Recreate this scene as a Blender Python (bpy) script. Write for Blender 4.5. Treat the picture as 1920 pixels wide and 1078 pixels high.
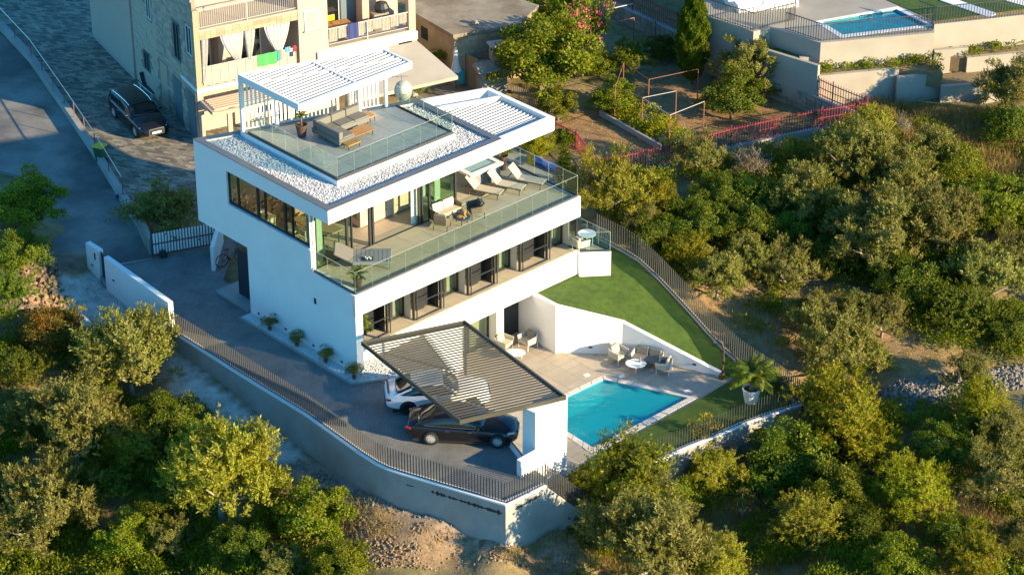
import bpy, bmesh, math, random
from mathutils import Vector, Matrix
R = math.radians
rng = random.Random(7)
scene = bpy.context.scene
col = scene.collection
for o in list(bpy.data.objects): bpy.data.objects.remove(o)

# ---------------------------------------------------------------- camera
CAM_H, PITCH, FPX = 60.2, R(29.5), 4800.0          # metres, radians, focal length in 1920-px units
cd = bpy.data.cameras.new('camera'); cam = bpy.data.objects.new('camera', cd); col.objects.link(cam)
cam.location = (0, 0, CAM_H); cam.rotation_euler = (math.pi/2 - PITCH, 0, 0)
cd.sensor_width = 36; cd.lens = FPX/1920*36; cd.clip_end = 3000; cd.clip_start = 1
scene.camera = cam
# ---------------------------------------------------------------- sky, sun, exposure
SUN_AZ, SUN_EL = R(116), R(17)
w = bpy.data.worlds.new('World'); scene.world = w; w.use_nodes = True
nt = w.node_tree; nt.nodes.clear()
sky = nt.nodes.new('ShaderNodeTexSky'); sky.sky_type = 'NISHITA'; sky.sun_disc = False
sky.sun_elevation = SUN_EL; sky.sun_rotation = SUN_AZ; sky.ozone_density = 4.5; sky.air_density = 1.0; sky.dust_density = 0.3
bg = nt.nodes.new('ShaderNodeBackground'); bg.inputs[1].default_value = 0.114
wo = nt.nodes.new('ShaderNodeOutputWorld')
tn = nt.nodes.new('ShaderNodeMix'); tn.data_type = 'RGBA'; tn.blend_type = 'MULTIPLY'; tn.inputs[0].default_value = 1.0; tn.inputs[7].default_value = (0.42, 1.0, 1.12, 1)   # even teal cast of the shade
nt.links.new(sky.outputs[0], tn.inputs[6]); nt.links.new(tn.outputs[2], bg.inputs[0]); nt.links.new(bg.outputs[0], wo.inputs[0])
sd = bpy.data.lights.new('sun', 'SUN'); sd.energy = 5.0; sd.angle = R(0.6); sd.color = (1.0, 0.77, 0.45)
sun = bpy.data.objects.new('sun', sd); col.objects.link(sun)
to_sun = Vector((math.sin(SUN_AZ)*math.cos(SUN_EL), math.cos(SUN_AZ)*math.cos(SUN_EL), math.sin(SUN_EL)))
sun.rotation_euler = (-to_sun).to_track_quat('-Z', 'Y').to_euler(); sun.location = (60, 40, 60)
vs = scene.view_settings; vs.view_transform = 'Standard'; vs.look = 'None'; vs.exposure = 1.38; vs.gamma = 1.0
vs.use_curve_mapping = False
scene.render.engine = 'CYCLES'
scene.cycles.max_bounces = 8; scene.cycles.transparent_max_bounces = 24
scene.cycles.caustics_reflective = False; scene.cycles.caustics_refractive = False

# ---------------------------------------------------------------- survey: where a sight line meets a level
cp, sp = math.cos(PITCH), math.sin(PITCH)
def ray(u, v):
    a = (u-960)/FPX; b = -(v-539)/FPX
    return (a, cp+b*sp, -sp+b*cp)
def P(u, v, z=0.0):
    d = ray(u, v); t = (z-CAM_H)/d[2]
    return Vector((d[0]*t, d[1]*t, z))

# ---------------------------------------------------------------- materials
M = {}
def mat(name, c, rough=0.6, metal=0.0, var=0.0, vs=2.0, bump=0.0, bs=20.0, rnd=0.0, c2=None, c2s=1.0, c2w=0.15, spec=0.5, island=0.0):
    m = bpy.data.materials.new(name); m.use_nodes = True; t = m.node_tree; n = t.nodes; L = t.links
    b = n['Principled BSDF']; b.inputs['Roughness'].default_value = rough; b.inputs['Metallic'].default_value = metal
    b.inputs['Specular IOR Level'].default_value = spec
    geo = n.new('ShaderNodeNewGeometry')
    src = None
    rgb = n.new('ShaderNodeRGB'); rgb.outputs[0].default_value = (*c, 1); src = rgb.outputs[0]
    if c2 is not None:
        nz = n.new('ShaderNodeTexNoise'); nz.inputs['Scale'].default_value = c2s; nz.inputs['Detail'].default_value = 6
        L.new(geo.outputs['Position'], nz.inputs['Vector'])
        mr = n.new('ShaderNodeMapRange'); mr.inputs[1].default_value = 0.5-c2w; mr.inputs[2].default_value = 0.5+c2w
        L.new(nz.outputs[0], mr.inputs[0])
        mx = n.new('ShaderNodeMix'); mx.data_type = 'RGBA'; L.new(mr.outputs[0], mx.inputs[0]); L.new(src, mx.inputs[6]); mx.inputs[7].default_value = (*c2, 1)
        src = mx.outputs[2]
    if var > 0 or rnd > 0 or island > 0:
        hs = n.new('ShaderNodeHueSaturation'); L.new(src, hs.inputs['Color']); src = hs.outputs[0]
        val = n.new('ShaderNodeMath'); val.operation = 'ADD'; val.inputs[0].default_value = 1.0; val.inputs[1].default_value = 0.0
        last = val
        if var > 0:
            nz = n.new('ShaderNodeTexNoise'); nz.inputs['Scale'].default_value = vs; nz.inputs['Detail'].default_value = 8; nz.inputs['Roughness'].default_value = 0.65
            L.new(geo.outputs['Position'], nz.inputs['Vector'])
            mr = n.new('ShaderNodeMapRange'); mr.inputs[1].default_value = 0.25; mr.inputs[2].default_value = 0.75; mr.inputs[3].default_value = -var; mr.inputs[4].default_value = var
            L.new(nz.outputs[0], mr.inputs[0]); ad = n.new('ShaderNodeMath'); ad.operation = 'ADD'
            L.new(last.outputs[0], ad.inputs[0]); L.new(mr.outputs[0], ad.inputs[1]); last = ad
        if rnd > 0:
            oi = n.new('ShaderNodeObjectInfo')
            mr = n.new('ShaderNodeMapRange'); mr.inputs[3].default_value = -rnd; mr.inputs[4].default_value = rnd
            L.new(oi.outputs['Random'], mr.inputs[0]); ad = n.new('ShaderNodeMath'); ad.operation = 'ADD'
            L.new(last.outputs[0], ad.inputs[0]); L.new(mr.outputs[0], ad.inputs[1]); last = ad
        if island > 0:
            mr = n.new('ShaderNodeMapRange'); mr.inputs[3].default_value = -island; mr.inputs[4].default_value = island
            L.new(geo.outputs['Random Per Island'], mr.inputs[0]); ad = n.new('ShaderNodeMath'); ad.operation = 'ADD'
            L.new(last.outputs[0], ad.inputs[0]); L.new(mr.outputs[0], ad.inputs[1]); last = ad
        L.new(last.outputs[0], hs.inputs['Value'])
    L.new(src, b.inputs['Base Color'])
    if bump > 0:
        nz = n.new('ShaderNodeTexNoise'); nz.inputs['Scale'].default_value = bs; nz.inputs['Detail'].default_value = 5
        L.new(geo.outputs['Position'], nz.inputs['Vector'])
        bp = n.new('ShaderNodeBump'); bp.inputs['Strength'].default_value = bump; bp.inputs['Distance'].default_value = 0.03
        L.new(nz.outputs[0], bp.inputs['Height']); L.new(bp.outputs[0], b.inputs['Normal'])
    M[name] = m; return m
def glassmat(name, tint, refl=1.0, rough=0.02, base=0.04):
    m = bpy.data.materials.new(name); m.use_nodes = True; t = m.node_tree; n = t.nodes; L = t.links
    n.clear(); out = n.new('ShaderNodeOutputMaterial'); tr = n.new('ShaderNodeBsdfTransparent'); tr.inputs[0].default_value = (*tint, 1)
    gl = n.new('ShaderNodeBsdfGlossy'); gl.inputs['Roughness'].default_value = rough; gl.inputs[0].default_value = (0.9, 0.95, 1, 1)
    fr = n.new('ShaderNodeLayerWeight'); fr.inputs[0].default_value = 0.5
    pw = n.new('ShaderNodeMath'); pw.operation = 'POWER'; pw.inputs[1].default_value = 4.0; L.new(fr.outputs['Facing'], pw.inputs[0])
    ml = n.new('ShaderNodeMath'); ml.operation = 'MULTIPLY_ADD'; ml.inputs[1].default_value = refl; ml.inputs[2].default_value = base; L.new(pw.outputs[0], ml.inputs[0])
    mx = n.new('ShaderNodeMixShader'); L.new(ml.outputs[0], mx.inputs[0]); L.new(tr.outputs[0], mx.inputs[1]); L.new(gl.outputs[0], mx.inputs[2])
    L.new(mx.outputs[0], out.inputs[0]); M[name] = m; return m
def leafmat(name, c, c2, trans=0.3, isl=0.35, rough=0.5, c2s=0.9):
    m = bpy.data.materials.new(name); m.use_nodes = True; t = m.node_tree; n = t.nodes; L = t.links
    b = n['Principled BSDF']; out = n['Material Output']; b.inputs['Roughness'].default_value = rough; b.inputs['Specular IOR Level'].default_value = 0.25
    geo = n.new('ShaderNodeNewGeometry'); oi = n.new('ShaderNodeObjectInfo')
    nz = n.new('ShaderNodeTexNoise'); nz.inputs['Scale'].default_value = c2s; L.new(geo.outputs['Position'], nz.inputs['Vector'])
    mx = n.new('ShaderNodeMix'); mx.data_type = 'RGBA'; mx.inputs[6].default_value = (*c, 1); mx.inputs[7].default_value = (*c2, 1)
    mr0 = n.new('ShaderNodeMapRange'); mr0.inputs[1].default_value = 0.35; mr0.inputs[2].default_value = 0.65; L.new(nz.outputs[0], mr0.inputs[0]); L.new(mr0.outputs[0], mx.inputs[0])
    hs = n.new('ShaderNodeHueSaturation'); L.new(mx.outputs[2], hs.inputs['Color'])
    mr = n.new('ShaderNodeMapRange'); mr.inputs[3].default_value = 1-isl; mr.inputs[4].default_value = 1+isl; L.new(geo.outputs['Random Per Island'], mr.inputs[0])
    mr2 = n.new('ShaderNodeMapRange'); mr2.inputs[3].default_value = 0.82; mr2.inputs[4].default_value = 1.18; L.new(oi.outputs['Random'], mr2.inputs[0])
    ml = n.new('ShaderNodeMath'); ml.operation = 'MULTIPLY'; L.new(mr.outputs[0], ml.inputs[0]); L.new(mr2.outputs[0], ml.inputs[1]); L.new(ml.outputs[0], hs.inputs['Value'])
    mr3 = n.new('ShaderNodeMapRange'); mr3.inputs[3].default_value = 0.485; mr3.inputs[4].default_value = 0.515; L.new(oi.outputs['Random'], mr3.inputs[0]); L.new(mr3.outputs[0], hs.inputs['Hue'])
    L.new(hs.outputs[0], b.inputs['Base Color'])
    tl = n.new('ShaderNodeBsdfTranslucent'); L.new(hs.outputs[0], tl.inputs[0])
    ms = n.new('ShaderNodeMixShader'); ms.inputs[0].default_value = trans; L.new(b.outputs[0], ms.inputs[1]); L.new(tl.outputs[0], ms.inputs[2]); L.new(ms.outputs[0], out.inputs[0])
    M[name] = m; return m

mat('white', (0.79, 0.78, 0.76), 0.75, var=0.06, vs=0.5, bump=0.05, bs=60)
mat('white_metal', (0.80, 0.80, 0.79), 0.45)
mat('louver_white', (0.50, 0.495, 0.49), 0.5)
mat('white_plastic', (0.78, 0.78, 0.76), 0.4)
mat('coping', (0.16, 0.165, 0.175), 0.45, metal=0.3, var=0.08, vs=1.5)
mat('black_panel', (0.013, 0.015, 0.018), 0.5)
mat('charcoal', (0.024, 0.027, 0.032), 0.45, var=0.1)
mat('anthracite', (0.06, 0.062, 0.065), 0.45)
mat('louver_olive', (0.07, 0.066, 0.05), 0.45, rnd=0.06)
mat('concrete', (0.34, 0.335, 0.315), 0.85, var=0.16, vs=0.7, bump=0.25, bs=6, c2=(0.275, 0.27, 0.25), c2s=0.55)
mat('concrete_pale', (0.40, 0.365, 0.31), 0.85, var=0.12, vs=0.8, bump=0.2, bs=8, c2=(0.31, 0.28, 0.235), c2s=0.8)
mat('bitumen', (0.012, 0.012, 0.013), 0.7)
mat('tile', (0.49, 0.415, 0.30), 0.55, rnd=0.07, var=0.08, vs=3)
mat('tile_grey', (0.37, 0.355, 0.33), 0.55, rnd=0.06, var=0.08, vs=3)
mat('grout', (0.20, 0.185, 0.16), 0.9)
mat('patio_tile', (0.40, 0.345, 0.27), 0.6, rnd=0.06, var=0.1, vs=2)
mat('coping_stone', (0.62, 0.58, 0.52), 0.6, rnd=0.05, var=0.06, vs=4)
mat('floor_in', (0.42, 0.37, 0.29), 0.5, var=0.06)
mat('wall_in', (0.62, 0.57, 0.48), 0.8)
mat('pebble', (0.62, 0.62, 0.62), 0.7, island=0.14)
mat('pebble_bed', (0.5, 0.5, 0.5), 0.85, var=0.15, vs=12, bump=0.6, bs=25)
mat('pool_tile', (0.05, 0.40, 0.50), 0.4, var=0.25, vs=1.4)
mat('rubber', (0.015, 0.015, 0.016), 0.7)
mat('alloy', (0.62, 0.61, 0.60), 0.35, metal=0.35)
mat('chrome', (0.8, 0.8, 0.82), 0.12, metal=1.0)
mat('paint_black', (0.006, 0.006, 0.008), 0.18, spec=0.7)
mat('paint_navy', (0.006, 0.008, 0.014), 0.2, spec=0.7)
mat('paint_white', (0.78, 0.79, 0.80), 0.2, spec=0.6)
mat('car_glass', (0.008, 0.012, 0.014), 0.05, spec=0.8)
mat('tail_red', (0.45, 0.012, 0.02), 0.2)
mat('headlight', (0.55, 0.6, 0.62), 0.15, spec=0.8)
mat('plate', (0.75, 0.76, 0.78), 0.5)
mat('plate_ink', (0.05, 0.06, 0.1), 0.6)
mat('bark', (0.16, 0.12, 0.085), 0.9, var=0.25, vs=5, bump=0.5, bs=25)
mat('bark_pale', (0.30, 0.26, 0.21), 0.9, var=0.2, vs=5, bump=0.5, bs=25)
mat('terracotta', (0.30, 0.10, 0.05), 0.75, var=0.1)
mat('pot_brown', (0.085, 0.05, 0.038), 0.6, var=0.1)
mat('bed_soil', (0.22, 0.16, 0.08), 0.95, var=0.3, vs=4, bump=0.6, bs=12)
mat('soil', (0.07, 0.05, 0.035), 0.95, bump=0.5)
mat('fabric_taupe', (0.175, 0.17, 0.15), 0.9, bump=0.15, bs=120)
mat('fabric_sand', (0.50, 0.44, 0.33), 0.9, bump=0.15, bs=120)
mat('fabric_cream', (0.66, 0.60, 0.49), 0.9, bump=0.15, bs=120)
mat('fabric_grey', (0.22, 0.225, 0.23), 0.9, bump=0.15, bs=120)
mat('fabric_slate', (0.055, 0.065, 0.08), 0.9)
mat('fabric_blue', (0.02, 0.045, 0.07), 0.9)
mat('rope_brown', (0.17, 0.13, 0.085), 0.85, var=0.3, vs=40, bump=0.6, bs=60)
mat('rope_pale', (0.52, 0.49, 0.41), 0.85, var=0.2, vs=40, bump=0.6, bs=60)
mat('teak', (0.42, 0.21, 0.07), 0.6, var=0.18, vs=6)
mat('steel', (0.42, 0.42, 0.42), 0.35, metal=0.8)
mat('curtain', (0.66, 0.66, 0.58), 0.9)
mat('curtain_white', (0.74, 0.72, 0.69), 0.9)
mat('sofa_pink', (0.55, 0.40, 0.31), 0.9)
mat('green_fabric', (0.06, 0.11, 0.02), 0.9)
mat('kitchen', (0.30, 0.22, 0.13), 0.6)
mat('orange', (0.75, 0.28, 0.01), 0.4)
mat('food', (0.55, 0.22, 0.06), 0.7, var=0.3, vs=40)
mat('tub_water', (0.28, 0.42, 0.38), 0.08)
mat('screen_mesh', (0.52, 0.54, 0.48), 0.6)
mat('asphalt', (0.10, 0.098, 0.092), 0.85, var=0.35, vs=0.5, bump=0.3, bs=30, c2=(0.23, 0.22, 0.20), c2s=0.3, c2w=0.13)
mat('paving_drive', (0.115, 0.12, 0.125), 0.75, var=0.2, vs=1.2, bump=0.3, bs=14)
mat('gravel_path', (0.36, 0.345, 0.32), 0.95, var=0.28, vs=3.5, bump=0.8, bs=12)
mat('turf', (0.043, 0.088, 0.006), 0.9, var=0.4, vs=3.2, bump=0.6, bs=50, c2=(0.06, 0.108, 0.007), c2s=0.7)
mat('plaster_peach', (0.47, 0.38, 0.315), 0.85, var=0.05, vs=1)
mat('plaster_pink', (0.52, 0.36, 0.27), 0.85)
mat('stone_a', (0.40, 0.345, 0.265), 0.9, rnd=0.22, bump=0.4, bs=20)
mat('stone_beam', (0.38, 0.30, 0.20), 0.9, rnd=0.18, bump=0.4, bs=20)
mat('stone_mortar', (0.27, 0.235, 0.185), 0.95)
mat('rubble', (0.25, 0.17, 0.10), 0.95, island=0.35)
mat('rubble_grey', (0.20, 0.185, 0.16), 0.95, island=0.35)
mat('garden_stone', (0.30, 0.26, 0.20), 0.95, rnd=0.2, bump=0.4, bs=15)
mat('old_plaster', (0.40, 0.30, 0.17), 0.9, var=0.25, vs=1.2, c2=(0.34, 0.25, 0.14), c2s=0.9)
mat('old_roof', (0.20, 0.16, 0.11), 0.95, var=0.25, vs=1.5, c2=(0.27, 0.23, 0.17), c2s=0.5, c2w=0.06)
mat('reed', (0.33, 0.23, 0.13), 0.9, rnd=0.2)
mat('shutter', (0.42, 0.41, 0.31), 0.6)
mat('blue_shutter', (0.12, 0.17, 0.19), 0.6)
mat('dark_glass', (0.01, 0.014, 0.016), 0.06, spec=0.7)
mat('towel_green', (0.07, 0.42, 0.10), 0.9)
mat('cloth_teal', (0.03, 0.35, 0.38), 0.9)
mat('cloth_pink', (0.7, 0.35, 0.28), 0.9)
mat('cloth_blue', (0.10, 0.35, 0.62), 0.9)
mat('cloth_red', (0.45, 0.03, 0.06), 0.9)
mat('cloth_navy', (0.03, 0.045, 0.16), 0.9)
mat('cloth_grey', (0.40, 0.37, 0.32), 0.9, var=0.2, vs=6)
mat('yellow', (0.75, 0.45, 0.01), 0.5)
mat('wood_table', (0.35, 0.19, 0.07), 0.6, var=0.15)
mat('bin_green', (0.02, 0.10, 0.05), 0.5)
mat('red_iron', (0.24, 0.035, 0.045), 0.55, var=0.15)
mat('rust_iron', (0.26, 0.10, 0.06), 0.7)
mat('pale_iron', (0.5, 0.46, 0.42), 0.6)
mat('roof_tile', (0.22, 0.10, 0.07), 0.8)
mat('stone_slab', (0.26, 0.25, 0.22), 0.9, var=0.2, vs=3, bump=0.4, bs=10)
mat('parasol', (0.62, 0.62, 0.57), 0.9)
mat('blue_mat', (0.01, 0.06, 0.30), 0.6)
mat('tub_mint', (0.05, 0.50, 0.25), 0.4)
mat('pool_tile_dark', (0.05, 0.26, 0.30), 0.4, var=0.1)
glassmat('glass', (0.86, 0.93, 0.90), 0.9)
glassmat('glass_green', (0.74, 0.87, 0.78), 1.1)
glassmat('glass_win', (0.78, 0.82, 0.74), 1.1)
leafmat('leaf_olive', (0.22, 0.228, 0.038), (0.285, 0.262, 0.066), 0.4)
leafmat('leaf_olive_gold', (0.27, 0.26, 0.020), (0.32, 0.28, 0.036), 0.44)
leafmat('leaf_green', (0.16, 0.21, 0.009), (0.215, 0.235, 0.012), 0.44)
leafmat('leaf_yellow', (0.255, 0.275, 0.009), (0.31, 0.29, 0.014), 0.46)
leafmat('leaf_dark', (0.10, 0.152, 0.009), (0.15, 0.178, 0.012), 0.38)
leafmat('leaf_rust', (0.34, 0.19, 0.016), (0.20, 0.18, 0.018), 0.4)
leafmat('leaf_grey', (0.20, 0.18, 0.11), (0.25, 0.20, 0.13), 0.25)
leafmat('leaf_palm', (0.13, 0.22, 0.015), (0.20, 0.24, 0.025), 0.4)
leafmat('petal_pink', (0.65, 0.10, 0.17), (0.7, 0.2, 0.25), 0.3)
leafmat('grass_dry', (0.38, 0.27, 0.09), (0.29, 0.22, 0.06), 0.35)
leafmat('grass_mid', (0.21, 0.20, 0.04), (0.28, 0.22, 0.06), 0.35)
def watermat(name, tint, body, k=0.5):
    m = glassmat(name, tint, 0.9, 0.03, base=0.03); n = m.node_tree.nodes; L = m.node_tree.links
    geo = n.new('ShaderNodeNewGeometry'); nz = n.new('ShaderNodeTexNoise'); nz.inputs['Scale'].default_value = 2.6; nz.inputs['Detail'].default_value = 4
    L.new(geo.outputs['Position'], nz.inputs['Vector']); bp = n.new('ShaderNodeBump'); bp.inputs['Strength'].default_value = 0.3; bp.inputs['Distance'].default_value = 0.1
    L.new(nz.outputs[0], bp.inputs['Height'])
    df = n.new('ShaderNodeBsdfDiffuse'); df.inputs[0].default_value = (*body, 1)
    ms = n.new('ShaderNodeMixShader'); ms.inputs[0].default_value = k
    tr = next(x for x in n if x.type == 'BSDF_TRANSPARENT'); mx = next(x for x in n if x.type == 'MIX_SHADER' and x is not ms)
    L.new(tr.outputs[0], ms.inputs[1]); L.new(df.outputs[0], ms.inputs[2]); L.new(ms.outputs[0], mx.inputs[1])
    for x in n:
        if x.type in ('BSDF_GLOSSY', 'LAYER_WEIGHT'): L.new(bp.outputs[0], x.inputs['Normal'])
watermat('water', (0.45, 0.9, 0.92), (0.012, 0.40, 0.49), 0.55)
def pavermat(name, c1, c2, mortar, sc, rot, bw=0.5, rh=0.25, msize=0.02):
    m = mat(name, c1, 0.8, bump=0.0); n = m.node_tree.nodes; L = m.node_tree.links; b = n['Principled BSDF']
    geo = n.new('ShaderNodeNewGeometry'); mp = n.new('ShaderNodeMapping'); mp.inputs['Rotation'].default_value = (0, 0, rot); L.new(geo.outputs['Position'], mp.inputs[0])
    bt = n.new('ShaderNodeTexBrick'); bt.inputs['Color1'].default_value = (*c1, 1); bt.inputs['Color2'].default_value = (*c2, 1); bt.inputs['Mortar'].default_value = (*mortar, 1)
    bt.inputs['Scale'].default_value = sc; bt.inputs['Mortar Size'].default_value = msize; bt.inputs['Brick Width'].default_value = bw; bt.inputs['Row Height'].default_value = rh
    L.new(mp.outputs[0], bt.inputs['Vector'])
    nz = n.new('ShaderNodeTexNoise'); nz.inputs['Scale'].default_value = 0.8; nz.inputs['Detail'].default_value = 7; L.new(geo.outputs['Position'], nz.inputs['Vector'])
    mr = n.new('ShaderNodeMapRange'); mr.inputs[1].default_value = .3; mr.inputs[2].default_value = .7; mr.inputs[3].default_value = 0.75; mr.inputs[4].default_value = 1.25; L.new(nz.outputs[0], mr.inputs[0])
    hs = n.new('ShaderNodeHueSaturation'); L.new(bt.outputs[0], hs.inputs['Color']); L.new(mr.outputs[0], hs.inputs['Value']); L.new(hs.outputs[0], b.inputs['Base Color'])
    bp = n.new('ShaderNodeBump'); bp.inputs['Strength'].default_value = 0.4; bp.inputs['Distance'].default_value = 0.01; bp.invert = True; L.new(bt.outputs['Fac'], bp.inputs['Height']); L.new(bp.outputs[0], b.inputs['Normal'])
pavermat('paving_street', (0.32, 0.28, 0.205), (0.095, 0.085, 0.07), (0.09, 0.08, 0.068), 1.0, R(20), 0.40, 0.20, 0.010)
pavermat('paving_drive', (0.19, 0.19, 0.182), (0.155, 0.156, 0.15), (0.105, 0.105, 0.10), 1.0, R(-43), 0.22, 0.11, 0.008)

# ---------------------------------------------------------------- mesh helpers
def tag(o, label=None, cat=None, group=None, kind=None):
    if label: o['label'] = label
    if cat: o['category'] = cat
    if group: o['group'] = group
    if kind: o['kind'] = kind
    return o
def empty(name, loc, rz=0.0, label=None, cat=None, group=None):
    o = bpy.data.objects.new(name, None); col.objects.link(o); o.location = loc; o.rotation_euler = (0, 0, rz)
    o.empty_display_size = 0.3
    return tag(o, label, cat, group)
def link(name, me, parent=None, loc=(0, 0, 0), rot=(0, 0, 0)):
    o = bpy.data.objects.new(name, me); col.objects.link(o)
    if parent is not None: o.parent = parent
    o.location = loc; o.rotation_euler = rot; return o
def copy_tree(o, parent=None):
    c = o.copy(); col.objects.link(c); c.parent = parent
    for ch in list(o.children): copy_tree(ch, c)
    return c
class MB:
    def __init__(s): s.v = []; s.f = []
    def add(s, vs, fs):
        k = len(s.v); s.v += [tuple(p) for p in vs]; s.f += [tuple(i+k for i in f) for f in fs]; return s
    def box(s, x0, x1, y0, y1, z0, z1):
        return s.add([(x0,y0,z0),(x1,y0,z0),(x1,y1,z0),(x0,y1,z0),(x0,y0,z1),(x1,y0,z1),(x1,y1,z1),(x0,y1,z1)],
                     [(0,3,2,1),(4,5,6,7),(0,1,5,4),(1,2,6,5),(2,3,7,6),(3,0,4,7)])
    def obox(s, c, ax, ay, az):
        c = Vector(c); ax = Vector(ax); ay = Vector(ay); az = Vector(az); q = []
        for sz in (-1, 1):
            for sx, sy in ((-1,-1),(1,-1),(1,1),(-1,1)): q.append(c+ax*sx+ay*sy+az*sz)
        return s.add(q, [(0,3,2,1),(4,5,6,7),(0,1,5,4),(1,2,6,5),(2,3,7,6),(3,0,4,7)])
    def beam(s, p, q, wd, h, up=(0, 0, 1)):
        p = Vector(p); q = Vector(q); d = q-p; u = Vector(up); sd_ = d.cross(u)
        if sd_.length < 1e-6: sd_ = d.cross(Vector((1, 0, 0)))
        sd_.normalize(); u = sd_.cross(d).normalized()
        return s.obox((p+q)/2, d/2, sd_*wd/2, u*h/2)
    def prism(s, poly, z0, z1):
        n = len(poly); a = [z0]*n if not hasattr(z0, '__len__') else z0; b = [z1]*n if not hasattr(z1, '__len__') else z1
        vs_ = [(p[0], p[1], a[i]) for i, p in enumerate(poly)]+[(p[0], p[1], b[i]) for i, p in enumerate(poly)]
        return s.add(vs_, [tuple(range(n-1, -1, -1)), tuple(range(n, 2*n))]+[(i, (i+1) % n, n+(i+1) % n, n+i) for i in range(n)])
    def tube(s, pts, r, n=6, cap=True):
        pts = [Vector(p) for p in pts]; rs = r if hasattr(r, '__len__') else [r]*len(pts); k = len(s.v); rings = []
        for i, p in enumerate(pts):
            d = (pts[min(i+1, len(pts)-1)]-pts[max(i-1, 0)]).normalized()
            a = d.cross(Vector((0, 0, 1)));
            if a.length < 1e-3: a = Vector((1, 0, 0))
            a.normalize(); b = d.cross(a).normalized()
            rings.append([p+(a*math.cos(t)+b*math.sin(t))*rs[i] for t in [2*math.pi*j/n for j in range(n)]])
        vs_ = [q for rr in rings for q in rr]; fs = []
        for i in range(len(pts)-1):
            for j in range(n): fs.append((i*n+j, i*n+(j+1) % n, (i+1)*n+(j+1) % n, (i+1)*n+j))
        if cap: fs += [tuple(range(n)), tuple(range((len(pts)-1)*n, len(pts)*n))]
        return s.add(vs_, fs)
    def lathe(s, prof, n=16, c=(0, 0, 0), cap=True):
        vs_ = []; fs = []
        for r, z in prof:
            for j in range(n):
                t = 2*math.pi*j/n; vs_.append((c[0]+r*math.cos(t), c[1]+r*math.sin(t), c[2]+z))
        for i in range(len(prof)-1):
            for j in range(n): fs.append((i*n+j, i*n+(j+1) % n, (i+1)*n+(j+1) % n, (i+1)*n+j))
        if cap: fs += [tuple(range(n)), tuple(range((len(prof)-1)*n, len(prof)*n))]
        return s.add(vs_, fs)
    def mesh(s, name, m, smooth=False, recalc=True):
        me = bpy.data.meshes.new(name); me.from_pydata(s.v, [], s.f); me.materials.append(M[m] if isinstance(m, str) else m)
        if recalc:
            bm = bmesh.new(); bm.from_mesh(me); bmesh.ops.recalc_face_normals(bm, faces=bm.faces); bm.to_mesh(me); bm.free()
        if smooth: me.shade_smooth()
        return me
    def build(s, name, m, parent=None, smooth=False, bevel=0, sub=0, recalc=True, world=False):
        """world: vertices are in world space; otherwise in the parent's space"""
        if parent is None and len(s.v):
            xs = [p[0] for p in s.v]; ys = [p[1] for p in s.v]; zs = [p[2] for p in s.v]
            og = Vector(((min(xs)+max(xs))/2, (min(ys)+max(ys))/2, min(zs)))
            s.v = [(p[0]-og.x, p[1]-og.y, p[2]-og.z) for p in s.v]
            o = link(name, s.mesh(name, m, smooth, recalc)); o.location = og
        else:
            if world:
                og = parent.location; s.v = [(p[0]-og.x, p[1]-og.y, p[2]-og.z) for p in s.v]
            o = link(name, s.mesh(name, m, smooth, recalc), parent)
        if bevel:
            b = o.modifiers.new('bevel', 'BEVEL'); b.width = bevel; b.segments = 2; b.limit_method = 'ANGLE'
        if sub:
            b = o.modifiers.new('sub', 'SUBSURF'); b.levels = sub; b.render_levels = sub
        return o
def clip_poly(poly, conv):
    out = list(poly); n = len(conv)
    for i in range(n):
        a = conv[i]; b = conv[(i+1) % n]; src = out; out = []
        if not src: break
        side = lambda p: (b[0]-a[0])*(p[1]-a[1])-(b[1]-a[1])*(p[0]-a[0])
        for j in range(len(src)):
            p = src[j]; q = src[(j+1) % len(src)]; sp_, sq = side(p), side(q)
            if sp_ >= 0: out.append(p)
            if (sp_ >= 0) != (sq >= 0):
                t = sp_/(sp_-sq); out.append((p[0]+(q[0]-p[0])*t, p[1]+(q[1]-p[1])*t))
    return out
def area(poly): return sum(poly[i][0]*poly[(i+1) % len(poly)][1]-poly[(i+1) % len(poly)][0]*poly[i][1] for i in range(len(poly)))/2
def ccw(poly): return list(poly) if area(poly) > 0 else list(poly)[::-1]
def tiles(parent, conv, z, tw, th, m, ang=0.0, gap=0.012, thick=0.03, org=(0, 0), name='tile', stagger=0.0):
    """tiles laid over a convex outline (parent's space); whole tiles share one mesh"""
    conv = ccw(conv); ca, sa = math.cos(ang), math.sin(ang)
    inv = [((p[0]-org[0])*ca+(p[1]-org[1])*sa, -(p[0]-org[0])*sa+(p[1]-org[1])*ca) for p in conv]
    x0 = min(p[0] for p in inv); x1 = max(p[0] for p in inv); y0 = min(p[1] for p in inv); y1 = max(p[1] for p in inv)
    full = MB().box(gap/2, tw-gap/2, gap/2, th-gap/2, 0, thick).mesh(name, m)
    j = math.floor(y0/th)
    while j*th < y1:
        off = stagger*tw*(j % 2); i = math.floor((x0-off)/tw)
        while i*tw+off < x1:
            q = [(i*tw+off+gap/2, j*th+gap/2), ((i+1)*tw+off-gap/2, j*th+gap/2), ((i+1)*tw+off-gap/2, (j+1)*th-gap/2), (i*tw+off+gap/2, (j+1)*th-gap/2)]
            c = clip_poly(q, inv)
            if len(c) >= 3 and abs(area(c)) > 0.012:
                wp = (org[0]+(i*tw+off)*ca-j*th*sa, org[1]+(i*tw+off)*sa+j*th*ca)
                if abs(abs(area(c))-(tw-gap)*(th-gap)) < 1e-4: o = link(name, full, parent, (wp[0], wp[1], z), (0, 0, ang))
                else: o = link(name, MB().prism([(p[0]-i*tw-off, p[1]-j*th) for p in c], 0, thick).mesh(name, m), parent, (wp[0], wp[1], z), (0, 0, ang))
            i += 1
        j += 1
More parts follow.
